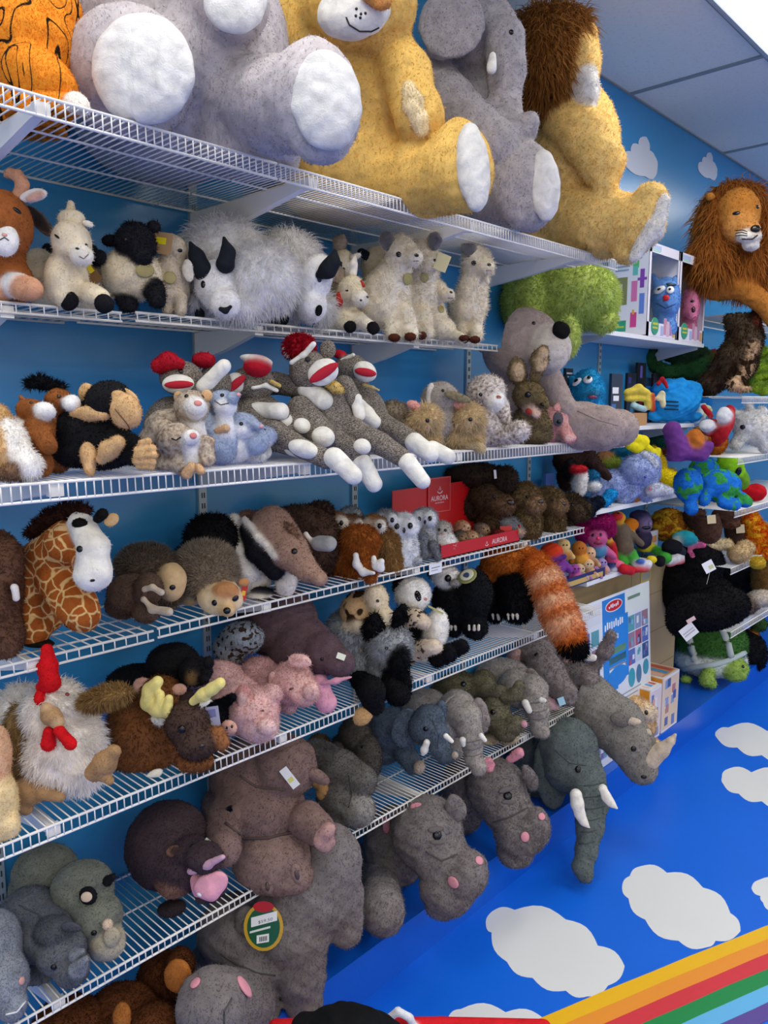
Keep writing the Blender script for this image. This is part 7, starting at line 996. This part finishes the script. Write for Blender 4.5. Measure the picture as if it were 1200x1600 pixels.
for i, (x, y, r, c1, c2, lab) in enumerate(((880, 845, 11, '#e0c080', '#b88040', 'pale-haired small doll above the orange furry one'), (905, 850, 12, '#c07028', '#e0a040', 'brown curly small doll next to the magenta-haired doll'), (920, 858, 11, '#d8b088', '#8a5a3a', 'bald tan small doll head in front of the magenta-haired doll'), (918, 878, 10, '#d8b890', '#c07a50', 'second bald tan small doll lower down'), (905, 888, 9, '#d0b090', '#7a7aa0', 'tan round doll head at the tray edge'), (875, 898, 9, '#8a7ac0', '#c06a90', 'lilac baby doll at the far left tray edge'), (898, 882, 8, '#a04a9a', '#d06aa0', 'purple small doll between the tan heads'), (940, 880, 8, '#9a8ac0', '#d0906a', 'tiny lilac figure at the right of the small dolls'), (955, 882, 7, '#2a3a7a', '#c8c8d8', 'tiny navy blue figure next to the pink foot'), (930, 895, 7, '#b07ab0', '#e0c090', 'tiny mauve figure in the navy tray'), (862, 895, 9, '#b8b0d0', '#c04a6a', 'tiny pale lavender figure lowest at the left'))):
    doll('plush_doll', lab, x, (c1, c2), [E(x, y, r, r), E(x + 3, y + r * 1.3, r, r * .9, c=1), K((x - r * .8, y + r, r * .35), (x - r, y + r * 1.7, r * .35)), K((x + r * .9, y + r, r * .35), (x + r * 1.4, y + r * 1.6, r * .35))], [('eye', x + 1, y - 1, 1.3, 1.3, '#111111'), ('eye', x + 6, y - 1, 1.3, 1.3, '#111111')], Y=YB + .03 + (.03 if y < 870 else 0), n=36)
p0, p1 = ony(880, 905, YB + .002), ony(945, 895, YB + .002); s = empty('display_tray', ((p0[0] + p1[0]) / 2, YB + .03, B4), label='low navy and yellow cardboard tray edge in front of the small dolls', cat='display box'); MB().box((p0[0], YB + .001, B4 + .001), (p1[0], YB + .004, B4 + .04), '#2a2f60').box((p0[0] + .02, YB + .0004, B4 + .006), (p1[0] - .02, YB + .001, B4 + .026), '#c8a85a').box((p0[0], YB + .004, B4 + .001), (p1[0], YB + .11, B4 + .004), '#2a2f60').build('tray', None, s)
pack('white card with orange picture behind the lying doll', 1022, 850, 26, 26, -.12, B4 + .05, '#e0e0e8', [(.2, .3, .6, .4, '#e0a060')]).location.z = B4
# ================================================================== far wire shelves
GC_ = 'soft toys on the far wire shelves'
def far(name, lab, ax, z, cols, q, beads=(), Y=YC + .06, k=0, fur=F(3, 2500), mat='plush', n=64, **kw):
    t = Toy(name, lab, 'soft toy', ax, 700, z, Y=Y, k=k, group=GC_, cols=cols, fur=fur, n=n, mat=mat, **kw); t.body(*q)
    for b in beads: t.bead(*b[:3], *b[3:5], col=b[5], out=.8)
    return t
far('plush_turkey', 'mottled black and brown turkey with pale legs standing on the far shelf', 1140, C2, ('#4a3d2e', '#c8a884', '#1c1814', '#7a3a2a'), [K((1150, 500, 17), (1165, 530, 24, 0), (1150, 565, 30, 4), (1110, 600, 16, 20), (1090, 612, 8, 26)), E(1165, 490, 15, 12, c=2), E(1180, 505, 9, 18, c=3, d=-6), K((1176, 540, 8, -20), (1165, 575, 8, -22), (1150, 598, 8, -26), c=1), E(1148, 602, 10, 9, d=-30, c=1), E(1162, 606, 11, 5, d=-32, c=1)], mat='patch', fur=F(6, 6000, seg=2, g=.5, cj=.5), n=90).done(rest=False)
for i, (x, y, rx, lab) in enumerate(((1180, 560, 22, 'green striped snake coil above right of the turkey legs'), (1165, 590, 24, 'green striped snake coil beside the turkey foot'), (1195, 595, 22, 'green striped snake coil at the right edge of the picture'))):
    far('plush_snake', lab, x, C2, ('#8fae2e', '#4a6a1c'), [K(*[(x + rx * math.cos(a), y + rx * .55 * math.sin(a), 10, rx * .6 * math.sin(a + 2)) for a in np.linspace(0, 5.2, 7)]), K(*[(x + (rx + 3) * math.cos(a), y - 5 + rx * .5 * math.sin(a), 5, rx * .6 * math.sin(a + 2) - 8) for a in np.linspace(0, 5.2, 7)], c=1)], blend=2, n=56, Y=YC + .08 + .08 * (i % 2)).done(rest=False)
far('plush_snake', 'dark green snake lying coiled behind the blue jug toys', 1050, C2 - 1e-9, ('#24502a', '#1c3420', '#8a2028'), [K((1010, 560, 10), (1040, 582, 10), (1080, 578, 10), (1110, 560, 10)), K((1020, 545, 8), (1060, 560, 9), (1100, 550, 8), c=1), K((1070, 590, 8), (1100, 585, 8), c=1), K((1110, 560, 7), (1116, 552, 5), c=2)], Y=-.1, snap=False, n=60).done(rest=False)
far('plush_snake', 'bright green leaf-like toy peeping out behind the window boxes', 1110, C1, ('#86b82c',), [K((1110, 455, 9), (1125, 462, 8))], Y=-.2, n=36).done(rest=False)
far('plush_lamb', 'curly white lamb standing at the front of the far shelf', 1170, C3, ('#ecebe6', '#ffffff'), [E(1165, 655, 20, 19), E(1185, 665, 26, 24, d=6), K((1155, 642, 5), (1148, 640, 6)), K((1172, 632, 5), (1170, 628, 5)), K((1183, 640, 6), (1192, 636, 7)), K((1160, 675, 10), (1150, 688, 9)), K((1190, 680, 9), (1196, 694, 8))], [('eye', 1161, 661, 3.5, 4, '#10182a')], fur=F(5, 5000, j=1, cl=40, ca=.7), n=80).done()
far('plush_crab', 'red toy with white cap hanging beside the curly white lamb', 1128, C3, ('#b8202a', '#eeeef0'), [E(1130, 665, 12, 34, -20), E(1105, 665, 12, 10, c=1, d=-6), E(1110, 668, 14, 14, d=6), E(1131, 650, 11, 14, c=1, d=-12), K((1110, 650, 4), (1100, 636, 4))], fur=None, n=60, blend=3).done(rest=False)
far('plush_animal', 'purple long-armed toy slumped on the far shelf', 1070, C3, ('#6c3a84', '#b86a28'), [K((1050, 672, 14), (1060, 700, 16), (1055, 715, 13)), K((1065, 708, 10, -6), (1095, 710, 10, -10), (1106, 698, 9, -10)), E(1085, 690, 14, 20, c=1, d=0)], Y=YC + .09, fur=None, n=70).done(rest=False)
far('plush_animal', 'rust orange toy between the purple one and the red one', 1120, C3, ('#b5651c', '#d8a060'), [E(1115, 690, 20, 22), E(1092, 682, 12, 16, c=1, d=-4)], Y=YC + .16).done(rest=False)
far('plush_animal', 'teal and green toy in the shadow behind the purple one', 1040, C3 - 1e-9, ('#1c5a4c', '#7a3a20'), [E(1030, 690, 22, 12), E(1035, 705, 14, 8, c=1)], Y=-.08, snap=False).done(rest=False)
for i, (lab, Y, q) in enumerate((('blue and green globe toy with feet out in front on the far shelf', YC + .02, [E(1125, 752, 32, 26), K((1130, 778, 9, -22), (1148, 783, 9, -26)), K((1160, 770, 8, -20), (1166, 778, 9, -22)), K((1105, 765, 9, -14), (1100, 775, 9, -18))]), ('blue and green globe toy at the left, one blue leg dangling', YC + .10, [E(1075, 757, 22, 26), K((1078, 780, 9, -8), (1080, 795, 10, -10))]), ('blue and green globe toy behind the other two', YC + .18, [E(1100, 735, 22, 22)]))):
    far('plush_globe', lab, [1125, 1075, 1100][i], C4, ('#1f74d0',), q, Y=Y, mat='earth', fur=F(2, 1500), n=70, snap=i == 0).done(rest=i == 0)
far('plush_alien', 'lime green alien head with black oval eyes behind the globe toy', 1140, C4, ('#8ed024', '#6a9a28'), [E(1140, 730, 22, 20), K((1128, 714, 5), (1126, 708, 6)), K((1143, 712, 5), (1144, 706, 6)), E(1158, 750, 12, 16, c=1)], [('eye', 1133, 738, 6, 7, '#0e0c12'), ('eye', 1153, 736, 5, 8, '#0e0c12')], Y=YC + .1, fur=None, n=64).done(rest=False)
far('plush_apple', 'red round toy at the right of the globe toy', 1178, C4, ('#c41420',), [E(1180, 767, 17, 14), E(1162, 762, 10, 9)], fur=None).done()
far('plush_flame', 'orange and yellow flame-coloured toy with yellow foot on the far shelf', 1185, C5, ('#dc5a14', '#e8c83a'), [K((1170, 808, 12), (1180, 835, 17), (1182, 860, 17)), E(1190, 845, 16, 26, d=6), E(1165, 850, 8, 8)], mat='flame', fur=F(7, 4000, seg=2, g=-.2, cj=.3), n=80).done(rest=False)
far('plush_ball', 'pale yellow round foot of the flame toy, poking over the shelf lip', 1183, C5, ('#e8cf50',), [E(1183, 879, 11, 9, d=-16)], snap=False).done(rest=False)
far('plush_animal', 'cream long-eared toy head lying on the far shelf beside the flame toy', 1145, C5, ('#cbb083', '#d8c49c'), [E(1155, 866, 17, 14, d=-10), E(1165, 856, 14, 12), K((1112, 852, 9, 4), (1135, 850, 9, 4), c=1)], n=60).done(rest=False)
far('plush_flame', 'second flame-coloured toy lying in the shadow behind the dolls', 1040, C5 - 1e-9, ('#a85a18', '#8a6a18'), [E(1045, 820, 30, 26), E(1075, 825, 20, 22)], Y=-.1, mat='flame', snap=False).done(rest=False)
for i, (x, y, rx, ry, lab) in enumerate(((1105, 820, 20, 28, 'brown fabric bat-like toy with cream tag, left one'), (1135, 805, 22, 14, 'brown fabric bat-like toy hanging under the far shelf'), (1150, 830, 16, 24, 'brown fabric bat-like toy with cream tag, right one'), (1085, 805, 16, 20, 'darker brown toy behind the bat-like ones'))):
    t = far('plush_bat', lab, x, C5, ('#4a3226', '#5c3c2c'), [E(x, y, rx, ry), E(x + 6, y + 14, rx * .7, ry * .5, c=1, d=-6)], Y=YC + .06 + .05 * i, fur=F(2, 800))
    if i in (0, 2): t.card('cream_tag', x + 3, y - 8 if i == 0 else y - 4, 13, 13, 5, '#c4b490', 8)
    t.done(rest=False)
p = ony(1113, 888, YC - .02); s = empty('hang_tag', p, label='white square tag hanging from the front lip of the far shelf', cat='tag'); mm = depth(p) / FPX; MB().tube([p + UP * 10 * mm, (p[0], YC + .001, C5 - .03)], .0008).obox(p - RT * 9 * mm - UP * 9 * mm, (RT * .85 + UP * .45) * 18 * mm, (UP * .85 - RT * .45) * 18 * mm, FW * .001, '#e8eaf0').obox(p - RT * 4 * mm - UP * 2 * mm - FW * .001, (RT * .85 + UP * .45) * 8 * mm, (UP * .85 - RT * .45) * 6 * mm, FW * .0005, '#c8c890').build('card', None, s)
far('plush_dog', 'grey-brown and cream toy dog lying on the lowest far shelf', 1180, C6, ('#7a675c', '#cfc4b4', '#a8804c'), [E(1168, 945, 16, 14), E(1190, 935, 20, 13, c=1), E(1160, 955, 8, 7)], [('nose', 1180, 952, 2.5, 2, '#201818')], n=56).done()
far('plush_bear', 'tan brown bear with dark face standing on the lowest far shelf', 1195, C6, ('#8a6434', '#6a4a24'), [E(1195, 905, 18, 32), E(1200, 875, 16, 16, c=1)], Y=YC + .12).done(rest=False)
far('plush_bee', 'brown and orange toy with a yellow ring near the turtle', 1180, LEDGE, ('#c87a28', '#3a5a2a', '#15151a'), [E(1175, 995, 10, 10), E(1185, 975, 12, 12, c=1), E(1180, 1010, 14, 16, c=2, d=10)], Y=-.22, k=0, n=50).done(rest=False)
# ================================================================== items at the bottom edge, on the floor
p = onz(540, 1640, 0)
bg = Toy('bag', 'crumpled black bag lying at the bottom edge of the picture', 'bag', 540, 1600, None, Y=-.62, cols=('#101114',), fur=None, n=70, lump=4, blend=6, mat='plush', snap=False); bg.body(E(545, 1600, 58, 24, -4), E(490, 1605, 36, 18), E(590, 1612, 40, 18), E(540, 1640, 90, 34)); bg.done(rest=False)
rt = Toy('toy_cart', 'red plastic toy rim with white ring at the bottom edge', 'toy', 640, 1600, None, Y=-.66, cols=('#d8202a', '#e8e8ea'), fur=None, n=110, lump=0, blend=2, snap=False); rt.body(K((430, 1604, 11, 10), (540, 1602, 11, 0), (690, 1600, 10, -4), (850, 1606, 12, -8)), K((600, 1650, 6), (604, 1594, 6), (622, 1580, 6), (640, 1590, 6), (650, 1610, 6), d=-16, c=1), K((430, 1650, 12, 10), (640, 1660, 12), (850, 1650, 12, -8))); rt.done(rest=False)
bpy.context.view_layer.update()
